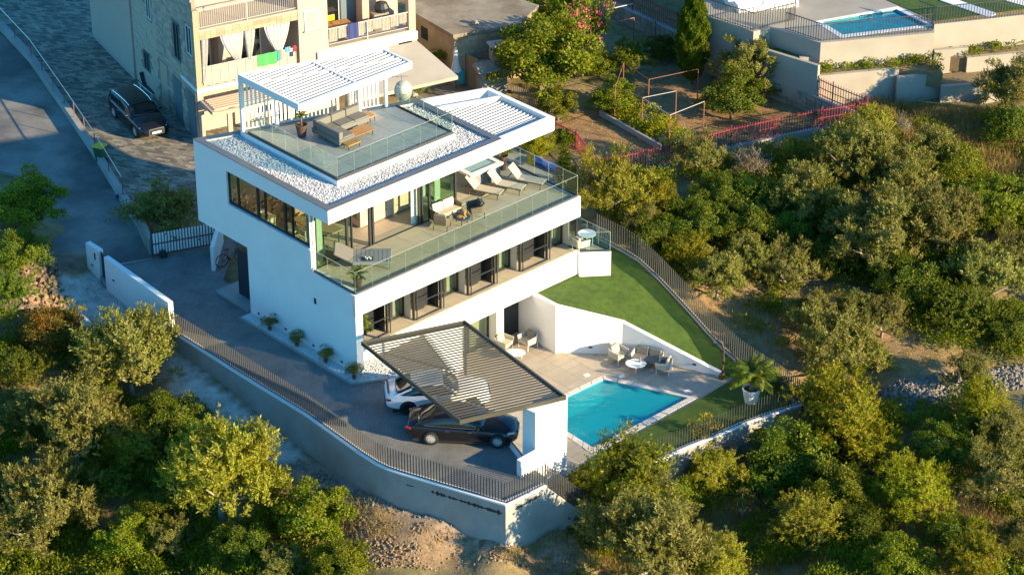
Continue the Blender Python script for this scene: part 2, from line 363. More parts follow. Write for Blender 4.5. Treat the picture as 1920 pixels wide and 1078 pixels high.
def pt_in(poly, x, y):
    c = False; n = len(poly)
    for i in range(n):
        a = poly[i]; b = poly[i-1]
        if (a[1] > y) != (b[1] > y) and x < (b[0]-a[0])*(y-a[1])/(b[1]-a[1])+a[0]: c = not c
    return c
def XY(lst, z=0): return [(P(u, v, z)[0], P(u, v, z)[1]) for u, v in lst]
# ---------------------------------------------------------------- levels
ZT, ZR, ZB, ZP = 4.10, 7.74, 0.70, -3.10           # terrace, roof, bedroom floor, pool patio (drive = 0)
HO = Vector((-6.943, 98.312, 0)); HROT = R(43.2)   # villa: local x runs along the lit front, y back from it
ch_, sh_ = math.cos(HROT), math.sin(HROT)
def HW(x, y, z=0): return Vector((HO.x+x*ch_-y*sh_, HO.y+x*sh_+y*ch_, z))
def back(x): return 11.45-0.376*x
FRONT = [(315,618.5),(345,636),(373.5,653.6),(400,670),(428.6,688.6),(465,711),(500,732.5),(535,753.5),(570.6,775.5),(605,800),(640,825),(672,848),(704,868),(725,878),(750,886.5),(803,902),(850,916),(948,945.7)]
WALLXY = XY(FRONT, 0.1)
CORNER = WALLXY[-1]; TURN = XY([(1025.7,910)], 0.1)[0]
FENCE_R = [(1119,446,-0.35),(1150,462,-0.4),(1175,475,-0.5),(1198,490,-0.7),(1235,524,-1.1),(1270,561,-1.5),(1300,594,-1.9),(1330,628,-2.3),(1360,659,-2.7),(1386,682,-2.9),(1420,705,-3.0),(1460,730,-3.05),(1500,760,-3.05)]
FR = [P(u, v, z) for u, v, z in FENCE_R]
WALL_P = [(1500,760),(1450,776),(1400,794),(1340,819),(1290,839),(1240,860),(1190,880),(1150,897)]
WP = [P(u, v, -3.05) for u, v in WALL_P]
SITE = WALLXY+[TURN]+[(p.x, p.y) for p in WP[::-1]]+[(p.x, p.y) for p in FR[::-1]]+[tuple(HW(14, 6.2)[:2]), tuple(HW(0, 11.45)[:2])]+XY([(408,459),(285,481),(160,506)])

# ---------------------------------------------------------------- terrain
CTRL = [(330,660,-.7),(380,700,-.9),(430,734,-1.05),(500,790,-1.5),(575,857,-1.95),(640,900,-1.7),(720,932,-1.4),(830,965,-1.4),(948,1004,-1.45),(1060,985,-1.7),(1130,960,-3.4),
 (700,1000,-2.2),(850,1060,-2.8),(600,1000,-2.7),(480,900,-2.2),(600,1060,-3.4),(300,1060,-3.8),(50,1060,-4.2),(200,800,-3.0),(240,745,-2.6),(60,700,-1.0),(90,650,-.4),(350,820,-2.2),(1120,1078,-4.6),(1000,1078,-3.4),(1400,1078,-5.6),(1900,1078,-5.2),(1650,1078,-5),
 (130,585,-.5),(200,570,-.35),(250,630,-.6),(100,545,-.1),(60,470,1.3),(15,560,1.0),(118,470,-.2),(0,400,1.6),(70,400,-.15),
 (300,440,-.1),(232,378,-.1),(400,440,-.1),(160,400,-.12),(100,200,-.12),(0,100,-.12),(300,250,-.12),(200,100,-.12),(400,200,-.12),(100,20,-.12),(330,330,-.12),(500,150,-.12),(700,150,-.12),(120,330,-.12),(20,250,-.12),(50,320,-.2),
 (1300,540,-2.1),(1400,600,-2.8),(1340,600,-2.6),(1440,680,-3.4),(1550,720,-3.7),(1230,500,-1.4),(1180,460,-.9),(1700,640,-3.3),(1900,700,-3.8),(1600,560,-2.7),(1700,400,-1.8),(1900,300,-.8),(1500,300,-1.1),(1250,330,-.9),(1150,420,-.8),
 (1300,230,-.8),(1100,250,-.8),(1240,160,-.7),(1000,150,-.5),(1180,330,-.9),(1400,260,-.8),(1100,60,-.4),(1400,60,-.3),(1500,200,-.8),(1620,215,-.4),(1700,205,-.4),(1780,215,-.3),(1850,220,-.2),(1920,190,.0),(1000,-50,0),(1600,-80,1.2),(400,-100,0),(850,200,-.4),(900,60,-.3),
 (1200,905,-5.0),(1300,870,-4.2),(1450,800,-4.6),(1550,780,-5.0),(1550,900,-5.6),(1600,760,-4.6),(1750,800,-4.2),(1700,730,-3.5),(1250,1000,-5.6),(1800,950,-4.9)]
CP = [P(u, v, z) for u, v, z in CTRL]
def terr(x, y):
    sw = sz = 0.0
    for c in CP:
        d2 = (c.x-x)**2+(c.y-y)**2+2.0
        wgt = 1/(d2*d2); sw += wgt; sz += wgt*c.z
    return sz/sw
def dseg(px, py, a, b):
    dx, dy = b[0]-a[0], b[1]-a[1]; L2 = dx*dx+dy*dy
    t = 0 if L2 == 0 else max(0, min(1, ((px-a[0])*dx+(py-a[1])*dy)/L2))
    return math.hypot(px-a[0]-t*dx, py-a[1]-t*dy)
def inside_site(x, y, m=0.8):
    if not pt_in(SITE, x, y): return False
    return min(dseg(x, y, SITE[i], SITE[i-1]) for i in range(len(SITE))) > m
def pxpoly(lst): return [tuple(P(u, v, z)[:2]) for u, v, z in lst]
Z_PATH = pxpoly([(105,540,-.3),(200,520,-.3),(320,645,-.7),(430,736,-1.1),(575,860,-1.95),(560,868,-2),(500,855,-1.8),(440,800,-1.6),(380,745,-1.2),(330,760,-1.4),(300,690,-1.2),(150,640,-.8)])
Z_PATH2 = pxpoly([(575,858,-1.95),(948,1006,-1.45),(1065,985,-1.7),(1050,1030,-2.2),(900,1040,-2.2),(560,900,-2.1),(530,850,-1.9)])
Z_SOIL = pxpoly([(500,840,-1.9),(960,1010,-1.45),(1080,990,-1.8),(1090,1078,-3),(640,1078,-3),(560,960,-2.4),(520,900,-2.2)])
Z_DRY = pxpoly([(1700,230,-.4),(1920,250,-.6),(1920,370,-1.2),(1790,330,-1),(1760,250,-.6)])
Z_LANE = pxpoly([(1520,500,-2.4),(1640,560,-2.9),(1750,650,-3.3),(1920,690,-3.7),(1920,740,-4),(1640,760,-3.8),(1500,700,-3.5),(1260,545,-2),(1290,520,-2),(1450,600,-3)])
Z_GARDEN = pxpoly([(1020,230,-.7),(1160,190,-.7),(1250,120,-.7),(1380,140,-.7),(1540,200,-.7),(1370,250,-.8),(1130,310,-.9)])
def axis(lo, hi, st, far):
    a = []; x = lo
    while x <= hi+1e-6: a.append(x); x += st
    return [lo-f_ for f_ in far[::-1]]+a+[hi+f_ for f_ in far]
gx = axis(-32, 32, 0.5, [3, 10, 40, 150, 600]); gy = axis(78, 146, 0.5, [3, 10, 40, 150, 700])
from mathutils import noise as mn
vv = []; cc = []
for y in gy:
    for x in gx:
        z = terr(x, y); bmp = 0.0
        ins = inside_site(x, y)
        if not pt_in(SITE, x, y):
            bmp = 0.07*mn.noise(Vector((x*.5, y*.5, 0)))+0.05*mn.noise(Vector((x*1.7, y*1.7, 3)))
            if y > 112 and x < -12: bmp = 0
            if pt_in(Z_SOIL, x, y): bmp += 0.1*mn.noise(Vector((x*2.3, y*2.3, 7)))
        vv.append((x, y, -6.5 if ins else z+bmp))
        c = (0.24, 0.18, 0.08)                                       # dry scrub ground
        n1 = mn.noise(Vector((x*.33, y*.33, 9)))
        if n1 > 0.1: c = (0.18, 0.15, 0.06)
        if pt_in(Z_LANE, x, y): c = (0.30, 0.20, 0.095)
        if pt_in(Z_GARDEN, x, y): c = (0.29, 0.17, 0.075)
        if pt_in(Z_DRY, x, y): c = (0.38, 0.27, 0.11)
        if pt_in(Z_SOIL, x, y): c = (0.28, 0.185, 0.10)
        if pt_in(Z_PATH2, x, y): c = (0.32, 0.23, 0.16)
        if pt_in(Z_PATH, x, y): c = (0.46, 0.43, 0.38)
        if x < -18 and y < 110 and y > 100 and z > 0.15: c = (0.17, 0.115, 0.085)
        cc.append(c)
nx = len(gx); ff = [(j*nx+i, j*nx+i+1, (j+1)*nx+i+1, (j+1)*nx+i) for j in range(len(gy)-1) for i in range(nx-1)]
me = bpy.data.meshes.new('ground'); me.from_pydata(vv, [], ff)
at_ = me.color_attributes.new('soil', 'FLOAT_COLOR', 'POINT')
for i, c in enumerate(cc): at_.data[i].color = (*c, 1)
me.shade_smooth()
gm = mat('ground', (0.2, 0.15, 0.08), 0.95, var=0.0, bump=0.9, bs=9); n = gm.node_tree.nodes; L = gm.node_tree.links
va = n.new('ShaderNodeVertexColor'); va.layer_name = 'soil'; nz = n.new('ShaderNodeTexNoise'); nz.inputs['Scale'].default_value = 2.2; nz.inputs['Detail'].default_value = 9; nz.inputs['Roughness'].default_value = .7
ge = n.new('ShaderNodeNewGeometry'); L.new(ge.outputs['Position'], nz.inputs['Vector'])
mr = n.new('ShaderNodeMapRange'); mr.inputs[1].default_value = .3; mr.inputs[2].default_value = .7; mr.inputs[3].default_value = .6; mr.inputs[4].default_value = 1.4; L.new(nz.outputs[0], mr.inputs[0])
hs = n.new('ShaderNodeHueSaturation'); L.new(va.outputs[0], hs.inputs['Color']); L.new(mr.outputs[0], hs.inputs['Value']); L.new(hs.outputs[0], n['Principled BSDF'].inputs['Base Color'])
me.materials.append(gm); tag(link('ground', me), kind='structure')
_grid = {}
def tz(x, y): return terr(x, y)
def G(u, v, h=0.0):
    """ground point whose spot h above the ground is seen along u, v"""
    z = -1.0
    for _ in range(12):
        p = P(u, v, z+h); z = 0.5*z+0.5*terr(p.x, p.y)
    p = P(u, v, z+h); return Vector((p.x, p.y, terr(p.x, p.y)))
def sheet(name, poly, z, m, label=None, thick=0.2):
    o = MB().prism(ccw(poly), z-thick, z).build(name, m); return tag(o, label, kind='structure')

# streets beyond the gate
road_poly = XY([(-400,-300),(-120,-20),(0,62),(60,122),(122,210),(180,295),(232,380),(285,470),(287,481),(160,506),(105,512),(70,470),(60,400),(40,330),(-80,300),(-500,200)])
sheet('asphalt_road', road_poly, 0.0, 'asphalt')
street_poly = XY([(-120,-120),(0,40),(62,112),(126,202),(184,288),(238,374),(250,392),(420,400),(470,250),(300,60),(240,-120)])
sheet('paved_street', street_poly, 0.004, 'paving_street')
def offset(pts, d):
    out = []
    for i, p in enumerate(pts):
        a = Vector(pts[max(0, i-1)]); c = Vector(pts[min(len(pts)-1, i+1)]); t = (c-a).normalized(); nrm = Vector((-t.y, t.x)); out.append((p[0]+nrm.x*d, p[1]+nrm.y*d))
    return out
dp = offset(WALLXY, .14)
dp = dp+[TURN]+XY([(1022,893),(1003,880),(800,628)])+[tuple(HW(1.0, 4.0)[:2]), tuple(HW(1.0, 11.2)[:2])]+XY([(450,440),(408,457),(287,482),(222,496),(190,512)])
sheet('driveway', dp, 0.0, 'paving_drive', thick=0.35)
gp = bpy.data.objects.get('driveway')
# low street wall with a hand rail between road and paved street
wl = XY([(-130,-80),(0,52),(60,117),(122,206),(180,292),(232,378),(262,425),(280,465)])
root = empty('street_wall', (*wl[3], 0), 0, 'low concrete wall with thin metal handrail between asphalt road and paved street', 'wall')
b = MB()
for i in range(len(wl)-1):
    p = Vector((*wl[i], .18)); q = Vector((*wl[i+1], .18)); b.beam(p, q+(q-p).normalized()*.05, .32+.002*i, .5)
b.build('base', 'concrete', root, world=True)
b = MB(); pm = MB().tube([(0, 0, 0), (0, 0, .95)], .025, 6).mesh('post', 'rust_iron')
pts = []
for i in range(len(wl)-3):
    p = Vector((*wl[i], .43)); q = Vector((*wl[i+1], .43)); k = max(1, int((q-p).length/1.9))
    for j in range(k):
        s = p+(q-p)*j/k; pts.append(s); link('post', pm, root, s-root.location)
pts.append(Vector((*wl[len(wl)-3], .43))); link('post', pm, root, pts[-1]-root.location)
MB().tube([p+Vector((0, 0, .95)) for p in pts], .028, 6).build('handrail', 'steel', root, world=True)

# ---------------------------------------------------------------- front retaining wall and its fence
root = empty('retaining_wall', (*WALLXY[9], -2), 0, 'long curved grey concrete retaining wall below the driveway with black tar streaks', 'wall')
seg = WALLXY
inn = offset(seg, 0.26)
def panel(i0, i1, ztop=.02):
    a = seg[i0:i1+1]; c = inn[i0:i1+1]; poly = a+c[::-1]
    n_ = len(a); b = MB(); vs_ = []
    for z in (-4.5, ztop):
        for p in a: vs_.append((*p, z))
        for p in c: vs_.append((*p, z))
    k = 2*n_
    fs = []
    for j in range(n_-1):
        fs += [(j, j+1, k+j+1, k+j), (n_+j+1, n_+j, k+n_+j, k+n_+j+1), (k+j, k+j+1, k+n_+j+1, k+n_+j)]
    fs += [(0, k, k+n_, n_), (n_-1, 2*n_-1, k+2*n_-1, k+n_-1)]
    return b.add(vs_, fs)
for i0, i1 in ((0, 4), (4, 8), (8, 12), (12, 15), (15, 17)): panel(i0, i1).build('wall_panel', 'concrete', root, world=True)
tp = Vector((*TURN, 0)); cn = Vector((*CORNER, 0)); dd = (tp-cn).normalized(); nn = Vector((-dd.y, dd.x, 0))
MB().obox((cn+tp)/2+nn*.13+Vector((0, 0, -2.24)), (tp-cn)/2, nn*.13, Vector((0, 0, 2.26))).build('wall_panel', 'concrete', root, world=True)
# white ledge on top
b = MB()
for i in range(len(seg)-1):
    p = Vector((*offset(seg, .11)[i], .06)); q = Vector((*offset(seg, .11)[i+1], .06)); b.beam(p, q, .27, .08+.0006*(i % 3))
b.beam(cn+nn*.13+Vector((0, 0, .06)), tp+nn*.13+Vector((0, 0, .06)), .28, .083)
b.build('ledge', 'white', root, world=True)
# tar streaks: thin smears on the outer face
def smear(pts_uv, th):
    b = MB(); vs_ = []
    for u, v in pts_uv:
        # meet the sight line with the outer face of the wall
        best = None
        d = ray(u, v)
        for i in range(len(seg)):
            a = Vector(seg[i]); c = Vector(seg[i+1]) if i+1 < len(seg) else Vector(TURN)
            t_ = c-a; nrm = Vector((t_.y, -t_.x)).normalized(); a2 = a+nrm*.006
            den = d[0]*nrm.x+d[1]*nrm.y
            if abs(den) < 1e-6: continue
            t = (a2.x*nrm.x+a2.y*nrm.y)/den; x, y, z = d[0]*t, d[1]*t, CAM_H+d[2]*t
            s = ((x-a.x)*t_.x+(y-a.y)*t_.y)/t_.length_squared
            if -0.02 <= s <= 1.02 and -3 < z < .1 and den < 0: best = (x, y, z, nrm)
        if best: vs_.append(best)
    for j in range(len(vs_)-1):
        x, y, z, nr = vs_[j]; x2, y2, z2, nr2 = vs_[j+1]; t1 = th*(.15+rng.random()**2*1.5); t2 = th*(.15+rng.random()**2*1.5)
        if j == 0: t1 *= .3
        if j == len(vs_)-2: t2 *= .3
        b.add([(x, y, z-t1), (x2, y2, z2-t2), (x2, y2, z2+t2), (x, y, z+t1), (x-nr.x*.01, y-nr.y*.01, z-t1), (x2-nr2.x*.01, y2-nr2.y*.01, z2-t2), (x2-nr2.x*.01, y2-nr2.y*.01, z2+t2), (x-nr.x*.01, y-nr.y*.01, z+t1)], [(0, 1, 2, 3), (0, 3, 7, 4), (1, 5, 6, 2), (3, 2, 6, 7), (0, 4, 5, 1)])
    if b.v: b.build('tar_streak', 'bitumen', root, world=True)
smear([(760+i*3, 908+i*.75) for i in range(7)], .06)
smear([(808+i*4.6, 921+i*1.43) for i in range(30)], .085)
smear([(965+i*3.4, 955-i*1.9) for i in range(15)], .08)

def bar_fence(name, label, line, spacing, h, wbar, m, rails=None, group=None, zoff=0.0, dbar=None):
    """line: list of Vectors along the foot; each bar is a part"""
    root = empty(name, line[0], 0, label, 'fence', group)
    bm_ = MB().box(-wbar/2, wbar/2, -(dbar or wbar)/2, (dbar or wbar)/2, 0, h).mesh('bar', m)
    acc = 0.0
    for i in range(len(line)-1):
        a, c = line[i], line[i+1]; L_ = (c-a).length; an = math.atan2(c.y-a.y, c.x-a.x); s = acc
        while s < L_:
            p = a+(c-a)*(s/L_); link('bar', bm_, root, p-root.location+Vector((0, 0, zoff)), (0, 0, an)); s += spacing
        acc = s-L_
    for z, r_ in (rails or []):
        b = MB()
        for i in range(len(line)-1): b.beam(line[i]+Vector((0, 0, z)), line[i+1]+Vector((0, 0, z)), r_, r_)
        b.build('rail', m, root, world=True)
    return root
fl = [Vector((*p, .09)) for p in offset(seg, .13)]
bar_fence('bar_fence', 'dark upright bar fence along the curved driveway wall', fl+[tp+nn*.13+Vector((0, 0, .09))], .14, 1.02, .026, 'anthracite', rails=[(.03, .03)], dbar=.045)

# white boundary wall, piers, pedestrian gate
wa, wb_ = P(194.5, 482, 1.5), P(315, 568, 1.5)
d = (wb_-wa).normalized(); nrm = Vector((-d.y, d.x, 0))
root = empty('boundary_wall', (wa.x, wa.y, 0), 0, 'tall plain white boundary wall between gravel path and driveway', 'wall')
MB().obox((wa+wb_)/2+nrm*.13+Vector((0, 0, -1.3)), (wb_-wa)/2, nrm*.13, Vector((0, 0, 1.3))).build('wall', 'white', root, world=True)
def small_panel(base, ww, hh, parent, m, name):
    MB().obox(base, d*ww/2, nrm*.012, Vector((0, 0, hh/2))).build(name, m, parent, world=True)
small_panel(wa+d*.75-nrm*.006+Vector((0, 0, -.95)), .2, .08, root, 'charcoal', 'wall_light')
pa, pb_ = P(160, 455, 1.5), P(184, 470, 1.5)
root2 = empty('gate_pier', (pa.x, pa.y, 0), 0, 'short white wall pier with letter slot left of the pedestrian gate', 'wall')
MB().obox((pa+pb_)/2+nrm*.13+Vector((0, 0, -1.1)), (pb_-pa)/2, nrm*.13, Vector((0, 0, 1.1))).build('wall', 'white', root2, world=True)
small_panel((pa+pb_)/2+d*.22-nrm*.006+Vector((0, 0, -.45)), .09, .34, root2, 'charcoal', 'intercom')
small_panel((pa+pb_)/2-d*.1-nrm*.006+Vector((0, 0, -1.05)), .2, .07, root2, 'charcoal', 'wall_light')
g0, g1 = pb_+nrm*.13, wa+nrm*.13
root3 = empty('pedestrian_gate', (g0.x, g0.y, 0), 0, 'narrow dark barred pedestrian gate between white walls', 'gate')
b = MB().beam(Vector((g0.x, g0.y, 1.38)), Vector((g1.x, g1.y, 1.38)), .05, .05).beam(Vector((g0.x, g0.y, .1)), Vector((g1.x, g1.y, .1)), .05, .05); b.build('frame', 'anthracite', root3, world=True)
bm_ = MB().box(-.02, .02, -.02, .02, .12, 1.36).mesh('bar', 'anthracite')
for k in range(8): link('bar', bm_, root3, (g1-g0)*((k+.5)/8)*1.0+Vector((0, 0, 0)))
MB().beam(Vector((g0.x, g0.y, -.02)), Vector((g1.x, g1.y, -.02)), .34, .16).build('step', 'concrete', root3, world=True)

# sliding gate (standing open along the neighbour's wall)
ga, gb = P(287, 480, 0), P(409, 458, 0); gd = (gb-ga); gl = gd.length; gdn = gd.normalized()
root = empty('sliding_gate', ga, math.atan2(gd.y, gd.x), 'white board sliding gate with black frame standing open at end of driveway', 'gate')
bd = MB().box(0, .1, -.015, .015, .1, 1.2).mesh('board', 'white_metal')
k = int(gl/.145)
for i in range(k): link('board', bd, root, (.05+i*gl/k, .0, 0))
bb = MB().box(0, .03, -.03, -.016, .06, 1.26).mesh('bar', 'anthracite')
for i in range(k+1): link('bar', bb, root, (.0+i*(gl-.03)/k, 0, 0))
MB().box(0, gl, -.045, -.031, .62, .68).box(0, gl, -.045, .02, .05, .1).box(-.06, 0, -.05, .05, 0, 1.32).box(gl, gl+.06, -.05, .05, 0, 1.32).build('frame', 'anthracite', root)
MB().box(gl*.7, gl*.7+.1, -.08, -.046, .45, .52).build('lock', 'anthracite', root)
MB().box(.3, .62, -.42, -.12, 0, .25).box(.34, .58, -.38, -.16, .25, .33).build('motor_box', 'charcoal', root)
tag(MB().beam(P(285, 484, .012), P(221, 496, .012), .1, .02).build('gate_track', 'steel'), 'pale steel gate track set across the drive entrance', 'track')
tag(MB().beam(P(160, 507, .03), P(108, 513, .03), .14, .1).build('kerb', 'concrete_pale'), 'pale concrete kerb strip across the asphalt beside white pier', 'kerb')
# neighbour's low wall behind gate
a_, b_ = P(262, 428, .0)+Vector((.1, -.3, 0)), ga+Vector((-.06, .12, 0))
tag(MB().beam(a_+Vector((0, 0, .4)), b_+Vector((0, 0, .4)), .22, 1.0).build('low_wall', 'concrete_pale'), 'pale low wall running from the gate up beside dark bush', 'wall')
a_, b_ = gb+Vector((.15, .25, 0)), HW(1.2, 12.2)
tag(MB().beam(a_+Vector((0, 0, .6)), b_+Vector((0, 0, .6)), .2, 1.4).build('rear_wall', 'white'), 'plain white wall right of sliding gate under the house overhang', 'wall')
# ---------------------------------------------------------------- villa
V = empty('modern_villa', HO, HROT, 'white three storey modern villa with glass balustrades and slatted roof pergola', 'house')
def vb(name, m, fn, parent=None, **kw):
    b = MB(); fn(b); return b.build(name, m, parent or V, **kw)
def HL(u, v, z):
    p = P(u, v, z); dx, dy = p.x-HO.x, p.y-HO.y; return (dx*ch_+dy*sh_, -dx*sh_+dy*ch_)
# shaded left facade (x = 0) with its long window opening
def f(b):
    b.box(0, .4, 0, 7.75, -.4, 3.5); b.box(0, .4, 0, back(0), 3.5, 4.1); b.box(0, .3, 3.1, back(0), 4.1, 5.28)
    b.box(0, .3, 9.05, back(0), 5.28, 7.05); b.box(0, .3, 3.1, 9.05, 7.0, 7.05); b.box(.02, .3, 3.05, 3.1, 4.1, 7.05)
vb('left_wall', 'white', f)
def f(b):
    b.prism([(.4, 7.45), (7, 7.45), (7, 7.75), (.4, 7.75)], -.4, 3.3)                 # wall under the overhang
    b.prism([(.4, back(.4)-.3), (8.9, back(8.9)-.3), (8.9, back(8.9)), (.4, back(.4))], 3.3, 7.05)
    b.prism([(6.7, 7.75), (7, 7.75), (7, back(7)), (6.7, back(6.7))], -.4, 3.3)
    b.prism([(8.9, back(8.9)-.3), (12.5, back(12.5)-.3), (12.5, back(12.5)), (8.9, back(8.9))], 4.05, 7.05)  # added stretch hidden under the roof, blocks low sun from the street
    b.prism([(8.6, 5.2), (8.9, 5.2), (8.9, back(8.9)-.31), (8.6, back(8.6)-.31)], 4.05, 7.05)
vb('rear_wall', 'white', f)
vb('soffit', 'white', lambda b: b.prism([(.4, 7.76), (6.7, 7.76), (6.7, back(6.7)-.05), (.4, back(.4)-.05)], 3.31, 3.5))
vb('entrance_panel', 'charcoal', lambda b: b.box(.6, .75, 7.8, 9.4, 0, 2.6))
vb('entrance_step', 'concrete', lambda b: b.box(-.05, 1.8, 7.9, 10.4, .003, .14))
# terrace slab
def f(b):
    b.box(0, 14.0, 0, .22, 3.05, 4.12); b.box(13.78, 14.0, .22, 6.19, 3.05, 4.12); b.box(0, .25, .22, 3.04, 4.101, 4.12)
    b.prism([(.4, .22), (13.78, .22), (13.78, back(13.78)), (.4, back(.4)-.31)], 3.2, 4.02)
vb('terrace_slab', 'white', f)
tf = vb('terrace_floor', 'grout', lambda b: b.prism([(.26, .23), (13.77, .23), (13.77, 6.1), (8.92, 7.6), (8.92, 3.1), (.26, 3.1)], 4.021, 4.045))
tiles(tf, [(.27, .24), (13.76, .24), (13.76, 3.14), (.27, 3.14)], 4.045, 1.2, .6, 'tile', org=(.27, .24))
tiles(tf, [(8.93, 3.24), (13.76, 3.24), (13.76, 6.1), (8.93, 7.6)], 4.045, 1.2, .6, 'tile', org=(.27, .24))
vb('living_floor', 'floor_in', lambda b: b.prism([(.31, 3.2), (8.6, 3.2), (8.6, back(8.6)-.32), (.31, back(.31)-.32)], 4.021, 4.07))
# roof
bx0, bx1 = 0.0, 13.85
def f(b):
    b.box(0, 13.85, 1.68, 1.95, 7.05, 7.74); b.box(0, .3, 1.95, back(0)-.0, 7.052, 7.74); b.box(13.6, 13.85, 1.95, back(13.85), 7.05, 7.74)
    b.prism([(.3, back(.3)-.28), (13.6, back(13.6)-.28), (13.6, back(13.6)), (.3, back(.3))], 7.05, 7.74)
    b.prism([(10.2, 1.95), (10.45, 1.95), (10.45, back(10.45)-.28), (10.2, back(10.2)-.28)], 7.05, 7.74)
    b.prism([(.3, 1.95), (10.2, 1.95), (10.2, back(10.2)-.28), (.3, back(.3)-.28)], 7.06, 7.58)
    b.prism([(10.45, back(10.45)-1.25), (13.6, back(13.6)-1.25), (13.6, back(13.6)-1.1), (10.45, back(10.45)-1.1)], 7.1, 7.72)
    b.prism([(10.45, back(10.45)-1.1), (13.6, back(13.6)-1.1), (13.6, back(13.6)-.28), (10.45, back(10.45)-.28)], 7.1, 7.25)
roof = vb('roof', 'white', f)
def f(b):
    b.box(-.02, 10.45, 1.66, 2.0, 7.741, 7.775); b.prism([(-.02, 2.0), (.34, 2.0), (.34, back(.34)-.34), (-.02, back(0)+.02)], 7.741, 7.775)
    b.prism([(.34, back(.34)-.34), (10.1, back(10.1)-.34), (10.1, back(10.1)+.02), (-.02, back(0)+.02)], 7.741, 7.775)
    b.prism([(10.1, 2.0), (10.46, 2.0), (10.46, back(10.46)+.02), (10.1, back(10.1)+.02)], 7.741, 7.775)
vb('coping', 'coping', f, roof)
lm = {}
y = 2.2; k = 0
while y < 6.1:
    x1 = 13.58 if y < back(13.6)-1.3 else (11.45-1.3-y)/.376
    if x1 > 10.7:
        c, s_ = math.cos(R(50)), math.sin(R(50))
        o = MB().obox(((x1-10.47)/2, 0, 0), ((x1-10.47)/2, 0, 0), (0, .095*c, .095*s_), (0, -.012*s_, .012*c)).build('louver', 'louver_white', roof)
        o.location = (10.47, y, 7.5)
    y += .245
# gravel bed
GR = [(.34, 2.0), (10.1, 2.0), (10.1, back(10.1)-.34), (.34, back(.34)-.34)]
vb('gravel_bed', 'pebble_bed', lambda b: b.prism([(.31, 1.96), (10.19, 1.96), (10.19, back(10.19)-.29), (.31, back(.31)-.29)], 7.581, 7.64), roof)
OCT = [(1, 0, 0), (-1, 0, 0), (0, 1, 0), (0, -1, 0), (0, 0, 1), (0, 0, -1)]; OCF = [(0, 2, 4), (2, 1, 4), (1, 3, 4), (3, 0, 4), (2, 0, 5), (1, 2, 5), (3, 1, 5), (0, 3, 5)]
def stone(b, x, y, z, r, r3=.7):
    a = rng.random()*6.28; ca, sa = math.cos(a), math.sin(a); vs_ = []
    for o in OCT:
        k = r*(.7+rng.random()*.6); px_, py_, pz_ = o[0]*k, o[1]*k*.8, o[2]*k*r3; vs_.append((x+px_*ca-py_*sa, y+px_*sa+py_*ca, z+pz_))
    b.add(vs_, OCF)
plinth = [(1.95, 3.35), (9.0, 3.35), (9.0, back(9)-.35), (1.95, back(1.95)-.35)]
b = MB(); 
for _ in range(24000):
    x = .36+rng.random()*9.74; y = 1.98+rng.random()*9.4
    if y > back(x)-.38 or (1.93 < x < 9.02 and y > 3.32): continue
    stone(b, x, y, 7.65+rng.random()*.02, .026+rng.random()*.022)
tag(b.build('gravel', 'pebble', roof, recalc=False), kind='stuff')
pl = vb('roof_terrace', 'coping', lambda b: b.prism(plinth, 7.6, 7.93))
vb('plinth_edge', 'white', lambda b: b.box(1.93, 9.02, 3.33, 3.349, 7.6, 7.9).box(1.93, 1.949, 3.35, back(1.95)-.36, 7.6, 7.9), pl)
tiles(pl, [(2.12, 3.52), (8.83, 3.52), (8.83, back(8.83)-.8), (2.12, back(2.12)-.8)], 7.93, 1.2, 1.2, 'tile_grey', org=(2.12, 3.52))
def balustrade(name, pts, ztop, zbase, n_list, parent=None, gm='glass', side=0.0):
    r_ = MB()
    for i in range(len(pts)-1): r_.beam((*pts[i], zbase+.045), (*pts[i+1], zbase+.045), .06, .09+.001*i)
    base = r_.build(name, 'anthracite', parent or V)
    for i in range(len(pts)-1):
        a = Vector(pts[i]); c = Vector(pts[i+1]); n_ = n_list[i]; dv = c-a; an = math.atan2(dv.y, dv.x); wv = dv.length/n_
        pm_ = MB().box(.008, wv-.008, -.009, .009, 0, ztop-zbase-.05).mesh('pane', gm)
        em = MB().box(.008, wv-.008, -.0095, .0095, ztop-zbase-.05, ztop-zbase-.044).box(.0, .004, -.006, .006, 0, ztop-zbase-.05).mesh('pane_edge', 'screen_mesh')
        for k in range(n_):
            p = a+dv*(k/n_); o = link('pane', pm_, base, (p.x, p.y, zbase+.05), (0, 0, an)); 
            link('pane_edge', em, base, (p.x, p.y, zbase+.05), (0, 0, an))
    return base
balustrade('roof_balustrade', [(2.02, back(2.0)-.8), (2.02, 3.42), (8.93, 3.42), (8.93, back(8.93)-.7)], 9.02, 7.93, [7, 7, 4])
balustrade('terrace_balustrade', [(.12, 2.98), (.12, .11), (13.89, .11), (13.89, 6.05)], 5.22, 4.12, [3, 14, 6])
